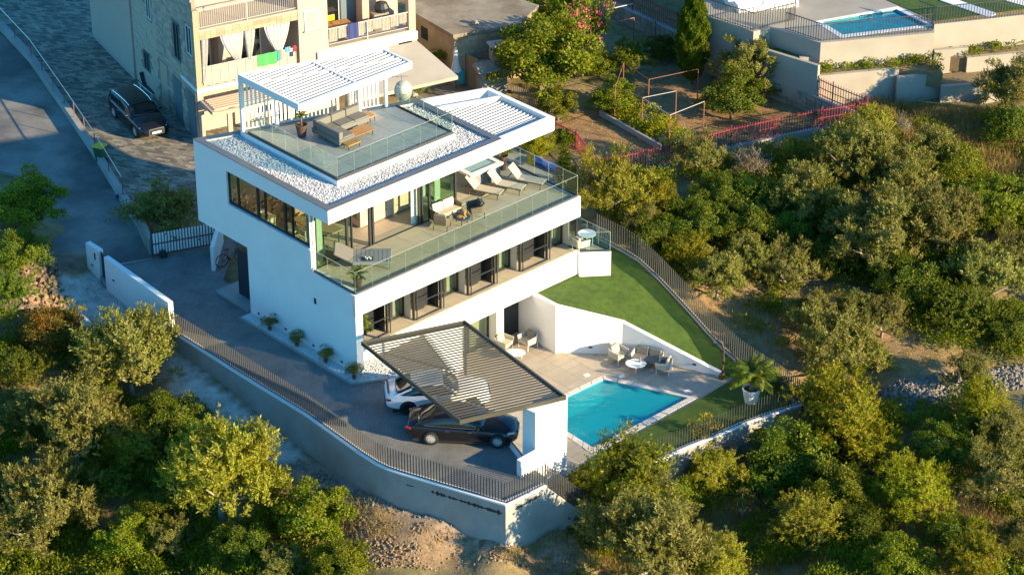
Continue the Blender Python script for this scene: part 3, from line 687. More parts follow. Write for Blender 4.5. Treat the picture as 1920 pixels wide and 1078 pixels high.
# roof pergola
zt = 10.85; pc = [(1.87, 10.37), (1.87, 5.78), (8.66, 5.8), (8.66, 7.9)]
pg = MB(); ins = .07
cs = [(1.93, 10.25), (1.93, 5.84), (8.6, 5.86), (8.6, 7.83)]
for i in range(4):
    p = cs[i]; q = cs[(i+1) % 4]; pg.beam((*p, zt-.165), (*q, zt-.165), .12, .33+.002*i)
pg.beam((5.3, 5.92, zt-.14), (5.3, 8.98, zt-.14), .1, .26)
yi = lambda x: back(x)-1.18-.9
pg.beam((1.99, yi(2)+.42, zt-.12), (5.25, yi(5.25)+.42, zt-.12), .08, .2); pg.beam((5.35, yi(5.35)+.42, zt-.12), (8.54, yi(8.54)+.42, zt-.12), .08, .2)
pgo = pg.build('roof_pergola', 'white_metal', V)
for (xa, xb) in ((1.99, 5.25), (5.35, 8.54)):
    y = 6.1
    while y < 10.2:
        x1 = min(xb, (10.2+.376*1.93-y)/.376)
        if x1-xa > .25:
            c, s_ = math.cos(R(48)), math.sin(R(48))
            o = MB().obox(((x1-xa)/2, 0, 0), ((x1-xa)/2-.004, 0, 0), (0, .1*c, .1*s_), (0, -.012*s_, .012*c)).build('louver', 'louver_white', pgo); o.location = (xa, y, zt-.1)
        y += .262
pm_ = MB().box(-.07, .07, -.07, .07, 7.8, zt-.335).mesh('post', 'white_metal')
for x, y in ((1.95, 10.2), (3.3, 9.35), (7.3, 8.15), (8.58, 7.72)): link('post', pm_, pgo, (x, y, 0))
# slatted screen along the rear edge
sc = vb('slat_screen', 'white_metal', lambda b: b.beam((2.05, back(2.05)-.42, 8.0), (8.5, back(8.5)-.42, 8.0), .05, .06).beam((2.05, back(2.05)-.42, 10.45), (8.5, back(8.5)-.42, 10.45), .05, .06))
sm = MB().box(-.055, .055, -.012, .012, 8.03, 10.42).mesh('slat', 'white_metal')
n_ = 34
for i in range(n_):
    x = 2.1+i*(6.35/n_)
    if 6.55 < x < 6.9: continue
    link('slat', sm, sc, (x, back(x)-.42, 0), (0, 0, -math.atan(.376)))
vb('flue_pipe', 'steel', lambda b: b.tube([(6.72, 8.3, 7.93), (6.72, 8.3, 9.3)], .13, 14).tube([(6.72, 8.3, 9.3), (6.72, 8.3, 9.42)], .17, 14), smooth=False)
# left ribbon window
wf = MB().box(.1, .2, 3.1, 9.05, 5.282, 5.36).box(.1, .2, 3.1, 9.05, 6.92, 6.998)
ya = [9.05, 8.38, 6.96, 6.39, 4.98, 4.43, 3.1]
for i, y in enumerate(ya):
    t = .1 if i in (2, 4) else .05; wf.box(.09, .21, y-t, y if i else y, 5.36, 6.92)
wfo = wf.build('ribbon_window', 'charcoal', V)
for i in range(6): MB().box(.145, .155, ya[i+1], ya[i]-(.1 if i in (2, 4) else .05), 5.36, 6.92).build('pane', 'glass_win', wfo)
MB().box(-.03, .1, 3.1, 9.05, 5.24, 5.281).build('sill', 'white_metal', wfo)
# living room glazing
gz = MB()
for x, t in ((.42, .06), (2.2, .1), (2.5, .06), (3.55, .12), (3.75, .1), (6.55, .1), (6.75, .08), (7.2, .1), (8.82, .1)): gz.box(x, x+t, 3.15, 3.25, 4.08, 7.04)
gz.box(.42, 8.9, 3.16, 3.24, 4.046, 4.08); gz.box(.42, 8.9, 3.14, 3.26, 6.98, 7.05); gz.box(.33, .42, 3.11, 3.2, 4.08, 7.04)
gz.box(8.8, 8.9, 3.26, 5.19, 4.05, 4.09).box(8.8, 8.9, 3.26, 5.19, 6.98, 7.05).box(8.8, 8.9, 5.1, 5.19, 4.09, 6.98)
gzo = gz.build('living_glazing', 'charcoal', V)
for a, c in ((.48, 2.2), (2.3, 2.5), (6.65, 6.75), (6.83, 7.2), (7.3, 8.82)): MB().box(a, c, 3.195, 3.205, 4.08, 6.98).build('pane', 'glass_green', gzo)
MB().box(8.845, 8.855, 3.26, 5.1, 4.09, 6.98).build('pane', 'glass_green', gzo)
def curtain(parent, x0, x1, y, z0, z1, m='curtain', amp=.045, nf=9, along='x'):
    n_ = nf*4; vs_ = []; fs = []
    for i in range(n_+1):
        t = i/n_; xx = x0+(x1-x0)*t; yy = y+amp*math.sin(t*nf*6.283)
        for z in (z0, z1): vs_.append((xx, yy, z) if along == 'x' else (yy, xx, z))
    for i in range(n_): fs.append((2*i, 2*i+2, 2*i+3, 2*i+1))
    return MB().add(vs_, fs).build('curtain', m, parent, smooth=True, recalc=False)
curtain(V, .55, 1.0, 3.45, 4.08, 6.97); curtain(V, 6.3, 6.85, 3.42, 4.08, 6.97, 'curtain_white'); curtain(V, 7.75, 8.1, 3.42, 4.08, 6.97)
vb('column', 'wall_in', lambda b: b.box(.31, .6, 3.35, 3.65, 4.07, 7.05))
vb('kitchen_wall', 'kitchen', lambda b: b.box(2.2, 8.5, 7.1, 7.2, 4.07, 7.05))
# bedroom storey
def f(b):
    b.box(.4, 14.6, .75, 1.0, -.62, .68); b.box(.4, 14.6, 1.0, 6.5, -.62, .66)
    b.box(14.35, 14.6, 2.6, 6.5, .67, 3.2); b.box(.41, 14.35, 6.2, 6.5, .66, 3.2)
    b.box(.4, 7.2, .95, 1.25, -3.4, -.62); b.box(7.2, 14.0, 2.2, 2.5, -3.4, -.62) ; b.box(9.75, 10.2, 1.3, 2.2, -3.4, -.62); b.box(7.0, 7.2, 1.25, 2.2, -3.4, -.62)
vb('front_wall', 'white', f)
bf = vb('bedroom_floor', 'grout', lambda b: b.prism([(.42, .78), (14.58, .78), (14.58, 2.6), (.42, 2.6)], .681, .695))
tiles(bf, [(.43, .79), (14.57, .79), (14.57, 2.55), (.43, 2.55)], .695, 1.2, .6, 'tile', org=(.43, .79))
post_x = [2.72, 4.34, 6.0, 7.72, 9.38, 11.06, 12.84]
pz = MB().box(-.035, .035, -.06, .06, .72, 3.05).mesh('post', 'charcoal')
for x in post_x: link('post', pz, V, (x, 1.1, 0)); 
pz2 = MB().box(-.02, .02, -.02, .02, .72, 3.05).mesh('screen_post', 'charcoal')
for x in post_x: link('screen_post', pz2, V, (x+.1, .98, 0))
wins = [(2.75, 4.3), (6.03, 7.68), (9.41, 11.02), (12.87, 14.5)]; pans = [(.45, 2.69), (4.37, 5.97), (7.75, 9.35), (11.09, 12.81)]
for i, (a, c) in enumerate(wins):
    m_ = (a+c)/2; y = 1.75
    fr = MB().box(a, c, y-.04, y+.04, .72, .8).box(a, c, y-.04, y+.04, 2.98, 3.06).box(a, a+.07, y-.04, y+.04, .8, 2.98).box(c-.07, c, y-.04, y+.04, .8, 2.98).box(m_-.06, m_+.06, y-.05, y+.05, .8, 2.98).build('bedroom_window', 'charcoal', V)
    MB().box(a+.07, m_-.06, y-.006, y+.006, .8, 2.98).build('pane', 'glass_win', fr); MB().box(m_+.06, c-.07, y-.006, y+.006, .8, 2.98).build('pane', 'glass_win', fr)
    curtain(V, a+.1, a+.6, y+.22, .72, 3.05, 'curtain_white', nf=6); curtain(V, c-.55, c-.1, y+.25, .72, 3.05, 'curtain', nf=6)
    vb('reveal', 'wall_in', lambda b: b.box(a-.03, a, 1.3, 2.6, .72, 3.05).box(c, c+.03, 1.3, 2.6, .72, 3.05))
for i, (a, c) in enumerate(pans):
    m_ = a+(c-a)*.38
    vb('grey_panel', 'wall_in', lambda b: b.box(a, m_, 2.35, 2.4, .72, 3.05))
    vb('black_panel', 'black_panel', lambda b: b.box(m_, m_+(c-m_)*.48, 1.62, 1.68, .72, 3.05)); vb('black_panel', 'black_panel', lambda b: b.box(m_+(c-m_)*.5, c, 1.7, 1.76, .72, 3.05))
    vb('side_panel', 'black_panel', lambda b: b.box(c-.06, c-.01, 1.2, 2.0, .72, 3.05))
    vb('guard_rail', 'charcoal', lambda b: b.box(a, c, .96, 1.0, 1.58, 1.63)); vb('foot_rail', 'charcoal', lambda b: b.box(a, c, .97, .99, .74, .78))
MB().box(14.555, 14.57, .8, 2.6, .72, 3.05).build('corner_pane', 'glass_win', V)
vb('corner_post', 'charcoal', lambda b: b.box(14.53, 14.6, .8, .87, .7, 3.06).box(14.5, 14.58, .87, 2.6, .7, .76))
vb('room_shade_sheet', 'charcoal', lambda b: b.box(.41, .43, 1.25, 3, .7, 3.2))  # thin charcoal sheet stands in for the shade inside the left bay
# lower storey (patio)
lw = MB().box(7.2, 9.75, 1.86, 1.94, -3.1, -3.0).box(7.2, 9.75, 1.86, 1.94, -.72, -.63)
for x in (7.2, 8.4, 9.67): lw.box(x, x+.08, 1.86, 1.94, -3.0, -.72)
lwo = lw.build('patio_window', 'charcoal', V)
MB().box(7.28, 8.4, 1.895, 1.905, -3, -.72).build('pane', 'glass_win', lwo); MB().box(8.48, 9.67, 1.895, 1.905, -3, -.72).build('pane', 'glass_win', lwo)
curtain(V, 8.6, 9.3, 2.1, -3.05, -.65, 'curtain', nf=7)
pd = vb('patio_door', 'charcoal', lambda b: b.box(10.2, 11.6, 1.75, 1.85, -3.1, -.63)); MB().tube([(10.4, 1.7, -2.1), (10.4, 1.7, -1.9)], .02, 6).build('handle', 'steel', pd)
# side balcony off the bedroom storey
bq = [HL(1086, 478, .6), HL(1146, 471, .6), HL(1079, 441, .6), (14.62, 3.6), (14.62, .76)]
bal = vb('side_balcony', 'white', lambda b: b.prism([(14.605, .62), bq[1], bq[2], (14.605, 4.2)], -.75, .6))
tiles(bal, [(14.72, .7), (bq[1][0]-.1, bq[1][1]+.12), (bq[2][0]-.1, bq[2][1]-.1), (14.72, 3.9)], .6, .6, .6, 'tile', org=(14.6, 0))
balustrade('balcony_balustrade', [(14.66, .68), (bq[1][0]-.04, bq[1][1]+.04), (bq[2][0], bq[2][1])], 1.65, .6, [1, 3], gm='glass')
# small fittings on the shaded wall
for u, v in ((485.5, 588), (536, 617), (588, 647.5), (641, 678)):
    dr = ray(u, v); nx_, ny_ = ch_, sh_; t = (HO.x*nx_+HO.y*ny_)/(dr[0]*nx_+dr[1]*ny_); x, y, z = dr[0]*t, dr[1]*t, CAM_H+dr[2]*t
    a = -(x-HO.x)*sh_+(y-HO.y)*ch_; vb('wall_light', 'charcoal', lambda b: b.box(-.02, 0, a-.07, a+.07, z-.05, z+.05))
vb('vent_cover', 'charcoal', lambda b: b.box(-.015, 0, 2.77, 2.93, 2.55, 2.85))
# white pebbles along the foot of the wall
pb = MB().prism([(-.62, -.35), (1.6, -1.6), (1.75, .9), (.4, .94), (.395, -.004), (-.004, -.004), (-.004, 7.75), (-.6, 7.75)], .002, .03).build('pebble_strip', 'pebble_bed', V)
b = MB()
for _ in range(5200):
    if rng.random() < .62: x, y = -.6+rng.random()*.58, -.2+rng.random()*7.9
    else:
        x, y = -.5+rng.random()*2.2, -1.5+rng.random()*2.4
        if y < -.35-(x+.62)*.56 or (x < .4 and y > 0): continue
    stone(b, x, y, .035+rng.random()*.015, .03+rng.random()*.025)
tag(b.build('pebbles', 'pebble', V, recalc=False), kind='stuff')
vb('edging', 'concrete_pale', lambda b: b.beam((-.66, 7.75, .03), (-.68, -.38, .03), .07, .1).beam((-.68, -.38, .03), (1.6, -1.66, .03), .07, .102))
# ---------------------------------------------------------------- carport
CZ = 2.62
cc_ = [P(677, 640, CZ+.1), P(872, 600, CZ+.1), P(1062, 742, CZ+.1), P(862, 788, CZ+.1)]
c0_, c1_, c2_, c3_ = [p-Vector((0, 0, .1)) for p in cc_]
ex = (c3_-c0_).normalized()
CPG = empty('carport_pergola', (c0_.x, c0_.y, 0), 0, 'large dark olive louvered pergola roof over the two parked cars', 'pergola')
b = MB()
for i, (p, q) in enumerate(((c0_, c1_), (c1_, c2_), (c2_, c3_), (c3_, c0_))):
    ctr = (c0_+c1_+c2_+c3_)/4; dn = (q-p).normalized(); nr = Vector((-dn.y, dn.x, 0)); nr = nr if (ctr-p).dot(nr) > 0 else -nr
    b.beam(p+nr*.04, q+nr*.04, .08, .2+.002*i)
b.build('frame', 'louver_olive', CPG, world=True)
nl = 37
for i in range(nl):
    t = (i+.6)/(nl+.2); p = c0_.lerp(c3_, t); q = c1_.lerp(c2_, t); dn = (q-p).normalized(); sd_ = Vector((-dn.y, dn.x, 0)); 
    tl_ = R(0); ax_ = sd_*math.cos(tl_)+Vector((0, 0, math.sin(tl_)))*(1 if sd_.dot(ex) < 0 else -1)
    up_ = dn.cross(ax_)
    MB().obox((p+q)/2+Vector((0, 0, .02)), (q-p)/2-dn*.085, ax_*.047, up_*.016).build('louver', 'louver_olive', CPG, world=True)
for p in (c1_+(c3_-c1_).normalized()*.15,):
    MB().box(p.x-.06, p.x+.06, p.y-.06, p.y+.06, 0 if p.x < -4 else -3.1, CZ-.1).build('post', 'anthracite', CPG, world=True)
# pillar wall at its right end and the parapet beside it
pA, pB, pC = P(980, 763.7, 2.52), P(1004, 774.4, 2.52), P(1064, 742, 2.52); pD = pA+(pC-pB)
tag(MB().prism([(p.x, p.y) for p in (pA, pB, pC, pD)], -4.2, 2.52).build('carport_pillar', 'white'), 'thick white wall pillar carrying the carport pergola beside the pool', 'pillar')
lA, lB = P(969, 861, .78), P(977, 866, .78); lC = lB+(pC-pB).normalized()*1.55; lD = lA+(pC-pB).normalized()*1.55
tag(MB().prism([(p.x, p.y) for p in (lA, lB, lC, lD)], -3.5, .78).build('parapet_wall', 'white'), 'knee high white parapet in front of the carport pillar', 'wall')
e0, e1 = P(803, 630, 0), P(988, 868, 0)
dv = (e1-e0).normalized(); sv = Vector((dv.y, -dv.x, 0))
tag(MB().obox((e0+e1)/2+sv*.1+Vector((0, 0, -1.6)), (e1-e0)/2, sv*.1, Vector((0, 0, 1.63))).build('carport_wall', 'white'), 'white retaining wall under the carport edge above the pool patio', 'wall')

# ---------------------------------------------------------------- patio, pool, lawns, garden wall
z = ZP
W1, W2, W3, W4 = HW(11.62, 1.9), P(1039, 661, z), P(1166, 664, z), P(1352, 705, z); TIP = P(1380, 708, z)
pat = [tuple(HW(4.3, .9)[:2]), tuple(HW(7.0, .9)[:2]), tuple(HW(7.2, 2.3)[:2]), tuple(HW(11.8, 2.3)[:2]), (W2.x, W2.y+.25), (W3.x, W3.y+.25), (TIP.x+.1, TIP.y)]+XY([(1313,749),(1113,857),(1068,892),(1015,940)], z)+XY([(985,868),(806,640)], 0)
pout = XY([(992,770),(1130,703.5),(1309,745),(1113,852.5)], z); pinn = XY([(1003,771),(1131,711),(1291,745.5),(1112,839)], z)
PI_ = ccw(pinn); PO_ = ccw(pout)
po = bpy.data.meshes.new('patio'); bm = bmesh.new()
def hole_slab(bm, outer, inner, z0, z1):
    vo = [bm.verts.new((*p, z1)) for p in ccw(outer)]; vi = [bm.verts.new((*p, z1)) for p in ccw(inner)]
    es = [bm.edges.new((vo[i], vo[(i+1) % len(vo)])) for i in range(len(vo))]+[bm.edges.new((vi[i], vi[(i+1) % len(vi)])) for i in range(len(vi))]
    bmesh.ops.triangle_fill(bm, edges=es, use_beauty=True, normal=(0, 0, 1))
    for lst in (vo, vi):
        lo = [bm.verts.new((v.co.x, v.co.y, z0)) for v in lst]
        for i in range(len(lst)): bm.faces.new((lst[i], lst[(i+1) % len(lst)], lo[(i+1) % len(lst)], lo[i]))
hole_slab(bm, pat, PO_, z-.3, z-.03); bmesh.ops.recalc_face_normals(bm, faces=bm.faces); bm.to_mesh(po); bm.free(); po.materials.append(M['grout'])
PAT = tag(link('patio', po), kind='structure')
# patio tiles: strips around the pool (convex pieces)
ang = HROT; org = (pout[1][0], pout[1][1])
def clip_tiles(outer, holes):
    """tiles on a grid, kept where they lie in the outline and off the pool"""
    tw, th, gap = 1.0, 0.5, .014; full = MB().box(gap/2, tw-gap/2, gap/2, th-gap/2, 0, .03).mesh('tile', 'patio_tile')
    ca, sa = math.cos(ang), math.sin(ang)
    O_ = ccw(outer)
    for i in range(-16, 16):
        for j in range(-30, 30):
            q = [(i*tw+gap/2, j*th+gap/2), ((i+1)*tw-gap/2, j*th+gap/2), ((i+1)*tw-gap/2, (j+1)*th-gap/2), (i*tw+gap/2, (j+1)*th-gap/2)]
            wq = [(org[0]+x*ca-y*sa, org[1]+x*sa+y*ca) for x, y in q]
            inn_ = [pt_in(O_, *p) for p in wq]; hol = [pt_in(holes, *p) for p in wq]
            if not any(inn_) or all(hol): continue
            if all(inn_) and not any(hol):
                cxy = ((wq[0][0]+wq[2][0])/2, (wq[0][1]+wq[2][1])/2)
                if not pt_in(holes, *cxy): link('tile', full, PAT, (org[0]+i*tw*ca-j*th*sa, org[1]+i*tw*sa+j*th*ca, z-.03), (0, 0, ang)); continue
            # cut tile: triangulate by sampling cells
            sub = 4; b = MB(); cnt = 0
            for a in range(sub*2):
                for c in range(sub):
                    x0, x1 = i*tw+gap/2+(tw-gap)*a/(2*sub), i*tw+gap/2+(tw-gap)*(a+1)/(2*sub); y0, y1 = j*th+gap/2+(th-gap)*c/sub, j*th+gap/2+(th-gap)*(c+1)/sub
                    pc_ = [(org[0]+x*ca-y*sa, org[1]+x*sa+y*ca) for x, y in ((x0, y0), (x1, y0), (x1, y1), (x0, y1))]
                    ctr = (sum(p[0] for p in pc_)/4, sum(p[1] for p in pc_)/4)
                    if pt_in(O_, *ctr) and not pt_in(holes, *ctr): b.add([(*p, z-.001) for p in pc_], [(0, 1, 2, 3)]); cnt += 1
            if cnt: b.build('tile', 'patio_tile', PAT, recalc=False)
clip_tiles(pat, PO_)
POOL = empty('swimming_pool', (pinn[2][0], pinn[2][1], z-1.6), 0, 'turquoise angular swimming pool with pale stone coping on the patio', 'pool')
b = MB(); n_ = 4; k0 = [(*p, z-1.45) for p in PI_]; k1 = [(*p, z-.02) for p in PI_]
b.add(k0+k1, [(0, 1, 2, 3)]+[(i, (i+1) % 4, 4+(i+1) % 4, 4+i) for i in range(4)]); b.build('basin', 'pool_tile', POOL, world=True, recalc=False)
# coping stones, one by one
for i in range(4):
    a, c = Vector(PI_[i]), Vector(PI_[(i+1) % 4]); ao, co = Vector(PO_[i]), Vector(PO_[(i+1) % 4]); m_ = max(2, int((c-a).length/.62))
    for j in range(m_):
        t0, t1 = j/m_+.004, (j+1)/m_-.004
        q = [a.lerp(c, t0), a.lerp(c, t1), ao.lerp(co, t1), ao.lerp(co, t0)]
        MB().prism(ccw([(p.x, p.y) for p in q]), z-.06, z+.015).build('coping_stone', 'coping_stone', POOL, world=True)
MB().beam((PI_[0][0]*.5+PI_[1][0]*.5, PI_[0][1]*.5+PI_[1][1]*.5, z-.06), (PI_[1][0], PI_[1][1], z-.06), .04, .05).build('skimmer_slot', 'steel', POOL, world=True)
tag(MB().add([(*p, z-.1) for p in PI_], [(0, 1, 2, 3)]).build('pool_water', 'water', recalc=False), kind='structure')
for u, v in ((1166, 705), (1288, 733), (1100, 703)):
    p = P(u, v, z); tag(MB().obox((p.x, p.y, z+.004), (.12, .08, 0), (-.06, .1, 0), (0, 0, .006)).build('skimmer_lid', 'white_plastic'), {1166: 'small white hatch cover beside the far pool edge near table', 1288: 'small white hatch cover near the right pool corner', 1100: 'small white hatch cover at the left end of far pool edge'}[u], 'hatch')
# garden wall
GWT = [(HW(11.62, 2.1), -.62), (W2, -.5), (W3, -1.35), (W4, -2.98)]
root = empty('garden_wall', W2, 0, 'white angular retaining wall sloping down between lawn and patio', 'wall')
th_ = .24
for i in range(3):
    (p, h0), (q, h1) = GWT[i], GWT[i+1]; dv = (q-p); dv.z = 0; dn = dv.normalized(); nr = Vector((-dn.y, dn.x, 0))
    e = dn*(.1 if i < 2 else 0); s_ = dn*(.0)
    poly = [(p.x-s_.x, p.y-s_.y), (q.x+e.x, q.y+e.y), (q.x+e.x+nr.x*th_, q.y+e.y+nr.y*th_), (p.x-s_.x+nr.x*th_, p.y-s_.y+nr.y*th_)]
    MB().prism(poly, -3.6, [h0, h1, h1, h0]).build('wall_section', 'white', root, world=True)
for u, v, wi in ((1009, 643, 0), (1107, 651, 1), (1302, 683, 2)):
    (p, h0), (q, h1) = GWT[wi], GWT[wi+1]; dv = q-p; dv.z = 0; nr = Vector((-dv.y, dv.x, 0)).normalized(); d_ = ray(u, v)
    t = (p.x*nr.x+p.y*nr.y)/(d_[0]*nr.x+d_[1]*nr.y); c = Vector((d_[0]*t, d_[1]*t, CAM_H+d_[2]*t))
    MB().obox(c-nr*.008, dv.normalized()*.09, nr*.008, Vector((0, 0, .045))).build('wall_light', 'charcoal', root, world=True)
# upper lawn (slopes from the house down to the palm)
lawn = [HW(11.62, 1.9)+Vector((0, 0, -.66)), W2+Vector((.1, .2, 2.52)), W3+Vector((.1, .2, 1.7)), W4+Vector((0, .22, .08)), TIP+Vector((.25, .2, .06))]+[FR[i]+Vector((-.05, 0, .02)) for i in (9, 8, 7, 6, 5, 4, 3, 2, 1, 0)]+[HW(16.6, 3.2)+Vector((0, 0, -.4)), HW(14.5, 2)+Vector((0, 0, -.6))]
bm = bmesh.new(); vsl = [bm.verts.new(p) for p in lawn]; bm.faces.new(vsl); bmesh.ops.triangulate(bm, faces=bm.faces)
for _ in range(4): bmesh.ops.subdivide_edges(bm, edges=[e for e in bm.edges if e.calc_length() > 1.0], cuts=1)
bmesh.ops.triangulate(bm, faces=bm.faces)
bmesh.ops.smooth_vert(bm, verts=[v for v in bm.verts if not v.is_boundary], factor=.5, use_axis_z=True)
bmesh.ops.smooth_vert(bm, verts=[v for v in bm.verts if not v.is_boundary], factor=.5, use_axis_z=True)
bmesh.ops.recalc_face_normals(bm, faces=bm.faces)
if sum(f_.normal.z for f_ in bm.faces) < 0: bmesh.ops.reverse_faces(bm, faces=bm.faces)
me = bpy.data.meshes.new('upper_lawn'); bm.to_mesh(me); bm.free(); me.shade_smooth(); me.materials.append(M['turf']); tag(link('upper_lawn', me), kind='structure')
LAWN_LO = [(TIP.x, TIP.y)]+[(p.x-.02, p.y) for p in FR[9:]]+[(p.x, p.y) for p in WP]+XY([(1068,894),(1113,857),(1313,749)], z)
sheet('lower_lawn', LAWN_LO, -3.055, 'turf', thick=.25)
# short grass blades on both lawns
def blades(name, poly, zf, cnt, h, m, label, wd=.012, lean=.5):
    xs = [p[0] for p in poly]; ys = [p[1] for p in poly]; b = MB(); k = 0
    for _ in range(cnt):
        x = min(xs)+rng.random()*(max(xs)-min(xs)); y = min(ys)+rng.random()*(max(ys)-min(ys))
        if not pt_in(poly, x, y): continue
        zz = zf(x, y); a = rng.random()*6.28; hh = h*(.6+rng.random()*.7); lx, ly = (rng.random()-.5)*hh*lean*2, (rng.random()-.5)*hh*lean*2
        b.add([(x-wd*math.cos(a), y-wd*math.sin(a), zz), (x+wd*math.cos(a), y+wd*math.sin(a), zz), (x+lx, y+ly, zz+hh)], [(0, 1, 2)])
    return tag(b.build(name, m, recalc=False), label, kind='stuff')
# right fence and the walls under it
root = empty('lawn_kerb', FR[4], 0, 'pale kerb wall winding under the fence on the right of lawn', 'wall')
b = MB()
for i in range(len(FR)-1):
    p, q = FR[i], FR[i+1]; dv = q-p; nr = Vector((-dv.y, dv.x, 0)).normalized()*.11; 
    b.add([p-nr+Vector((0, 0, -2)), q-nr+Vector((0, 0, -2)), q+nr+Vector((0, 0, -2)), p+nr+Vector((0, 0, -2)), p-nr+Vector((0, 0, .1)), q-nr+Vector((0, 0, .1)), q+nr+Vector((0, 0, .1)), p+nr+Vector((0, 0, .1))], [(0,3,2,1),(4,5,6,7),(0,1,5,4),(1,2,6,5),(2,3,7,6),(3,0,4,7)])
b.build('wall', 'concrete_pale', root, world=True)
bar_fence('bar_fence', 'tall grey bar fence winding down the right side of lawn', [p+Vector((0, 0, .1)) for p in FR], .15, 1.25, .026, 'anthracite', rails=[(.03, .03)], dbar=.04)
root = empty('lower_retaining_wall', WP[3], 0, 'grey concrete wall with white ledge below the pool lawn at lower right', 'wall')
b = MB(); b2 = MB(); WPx = WP+[Vector((TURN[0]+2.0, TURN[1]+1.4, -3.05))]
for i in range(len(WPx)-1):
    p, q = WPx[i], WPx[i+1]; b.beam(p+Vector((0, 0, -.95)), q+Vector((0, 0, -.95)), .24+.002*i, 2.0); b2.beam(p+Vector((0, 0, .08)), q+Vector((0, 0, .08)), .27, .07+.001*(i % 3))
b.build('wall', 'concrete', root, world=True); b2.build('ledge', 'white', root, world=True)
bar_fence('bar_fence', 'dark green looking bar fence along the wall below the pool lawn', [p+Vector((0, 0, .11)) for p in WPx], .16, 1.05, .022, 'anthracite', rails=[(.03, .03)], dbar=.035)
# sloping end of the front wall where it drops to the pool level
q0 = Vector((*TURN, .1)); q1 = WPx[-1]; dv = q1-q0
root = empty('end_wall', q1, 0, 'short concrete wall dropping from driveway corner to pool level behind the bush', 'wall')
nr = Vector((-dv.y, dv.x, 0)).normalized()*.12
MB().prism([(q0.x, q0.y), (q1.x, q1.y), (q1.x+nr.x*2, q1.y+nr.y*2), (q0.x+nr.x*2, q0.y+nr.y*2)], -4.6, [.02, -2.6, -2.6, .02]).build('wall', 'concrete', root, world=True)
bar_fence('bar_fence', 'short stepped bar fence beside the carport pillar at lower right corner', [q0+nr, q1+nr+Vector((0, 0, .5))], .135, 1.02, .035, 'anthracite', dbar=.05)
# ---------------------------------------------------------------- furniture and other objects
def face(fx, fy): return math.atan2(fy, fx)+math.pi/2           # local -y looks along (fx, fy)
FA = (sh_, -ch_)        # out of the villa's front
FB = (ch_, sh_)         # along the front to the right
def cushion(parent, name, m, x0, x1, y0, y1, z0, z1, bev=.04):
    return MB().box(x0, x1, y0, y1, z0, z1).build(name, m, parent, bevel=bev)
def leg4(parent, m, xs, ys, h, r=.018, spl=.0):
    me_ = MB().tube([(0, 0, 0), (0, 0, h)], r, 6).mesh('leg', m)
    for x in xs:
        for y in ys: link('leg', me_, parent, (x, y, 0))
def seat_piece(name, loc, rz, w, mshell, mcush, mback, mleg, label, cat, seats=1, group=None):
    r_ = empty(name, loc, rz, label, cat, group); h = w/2; d0, d1 = -.36, .38
    leg4(r_, mleg, (-h+.06, h-.06), (d0+.06, d1-.06), .3)
    cushion(r_, 'seat', mcush, -h+.07, h-.07, d0, d1-.12, .28, .44)
    # wrap-around shell: back and arms
    pts = [(-h, d0, .62), (-h, d1-.2, .66), (-h+.1, d1, .74), (h-.1, d1, .74), (h, d1-.2, .66), (h, d0, .62)]; lo = [(-h+.03, d0+.05, .3), (-h+.03, d1-.2, .3), (-h+.12, d1-.06, .3), (h-.12, d1-.06, .3), (h-.03, d1-.2, .3), (h-.03, d0+.05, .3)]
    n_ = len(pts); vs_ = pts+lo; k = .045
    inn_ = [(p[0]*(1-k/h), p[1]-(.04 if i in (2, 3) else 0), p[2]) for i, p in enumerate(pts)]+[(p[0]*(1-k/h), p[1]-(.04 if i in (2, 3) else 0), p[2]) for i, p in enumerate(lo)]
    fs = []
    for i in range(n_-1): fs += [(i, i+1, n_+i+1, n_+i), (2*n_+i+1, 2*n_+i, 3*n_+i, 3*n_+i+1), (i+1, i, 2*n_+i, 2*n_+i+1), (n_+i, n_+i+1, 3*n_+i+1, 3*n_+i)]
    fs += [(0, n_, 3*n_, 2*n_), (n_-1, 3*n_-1, 4*n_-1, 2*n_-1)]
    MB().add(vs_+inn_, fs).build('shell', mshell, r_)
    cw = (w-.2)/seats
    for i in range(seats):
        x0 = -h+.1+i*cw; o = MB().obox((0, 0, 0), (cw/2-.02, 0, 0), (0, .07, 0), (0, 0, .22)).build('back_cushion', mback, r_, bevel=.05); o.location = (x0+cw/2, d1-.2, .6); o.rotation_euler = (R(-14), R(rng.uniform(-4, 4)), 0)
    return r_
def round_table(loc, r, h, mtop, mleg, label, legs=3, sy=1.0, cat='table'):
    t = empty('coffee_table', loc, 0, label, cat)
    b = MB().lathe([(r*.97, h-.03), (r, h-.02), (r, h-.005), (r*.98, h)], 28); b.v = [(x, y*sy, zz) for x, y, zz in b.v]; b.build('table_top', mtop, t)
    me_ = MB().tube([(0, 0, 0), (0, 0, h-.03)], .018, 6).mesh('leg', mleg)
    for k in range(legs):
        a = k*2*math.pi/legs+.5; link('leg', me_, t, (r*.72*math.cos(a), r*.72*math.sin(a)*sy, 0))
    return t
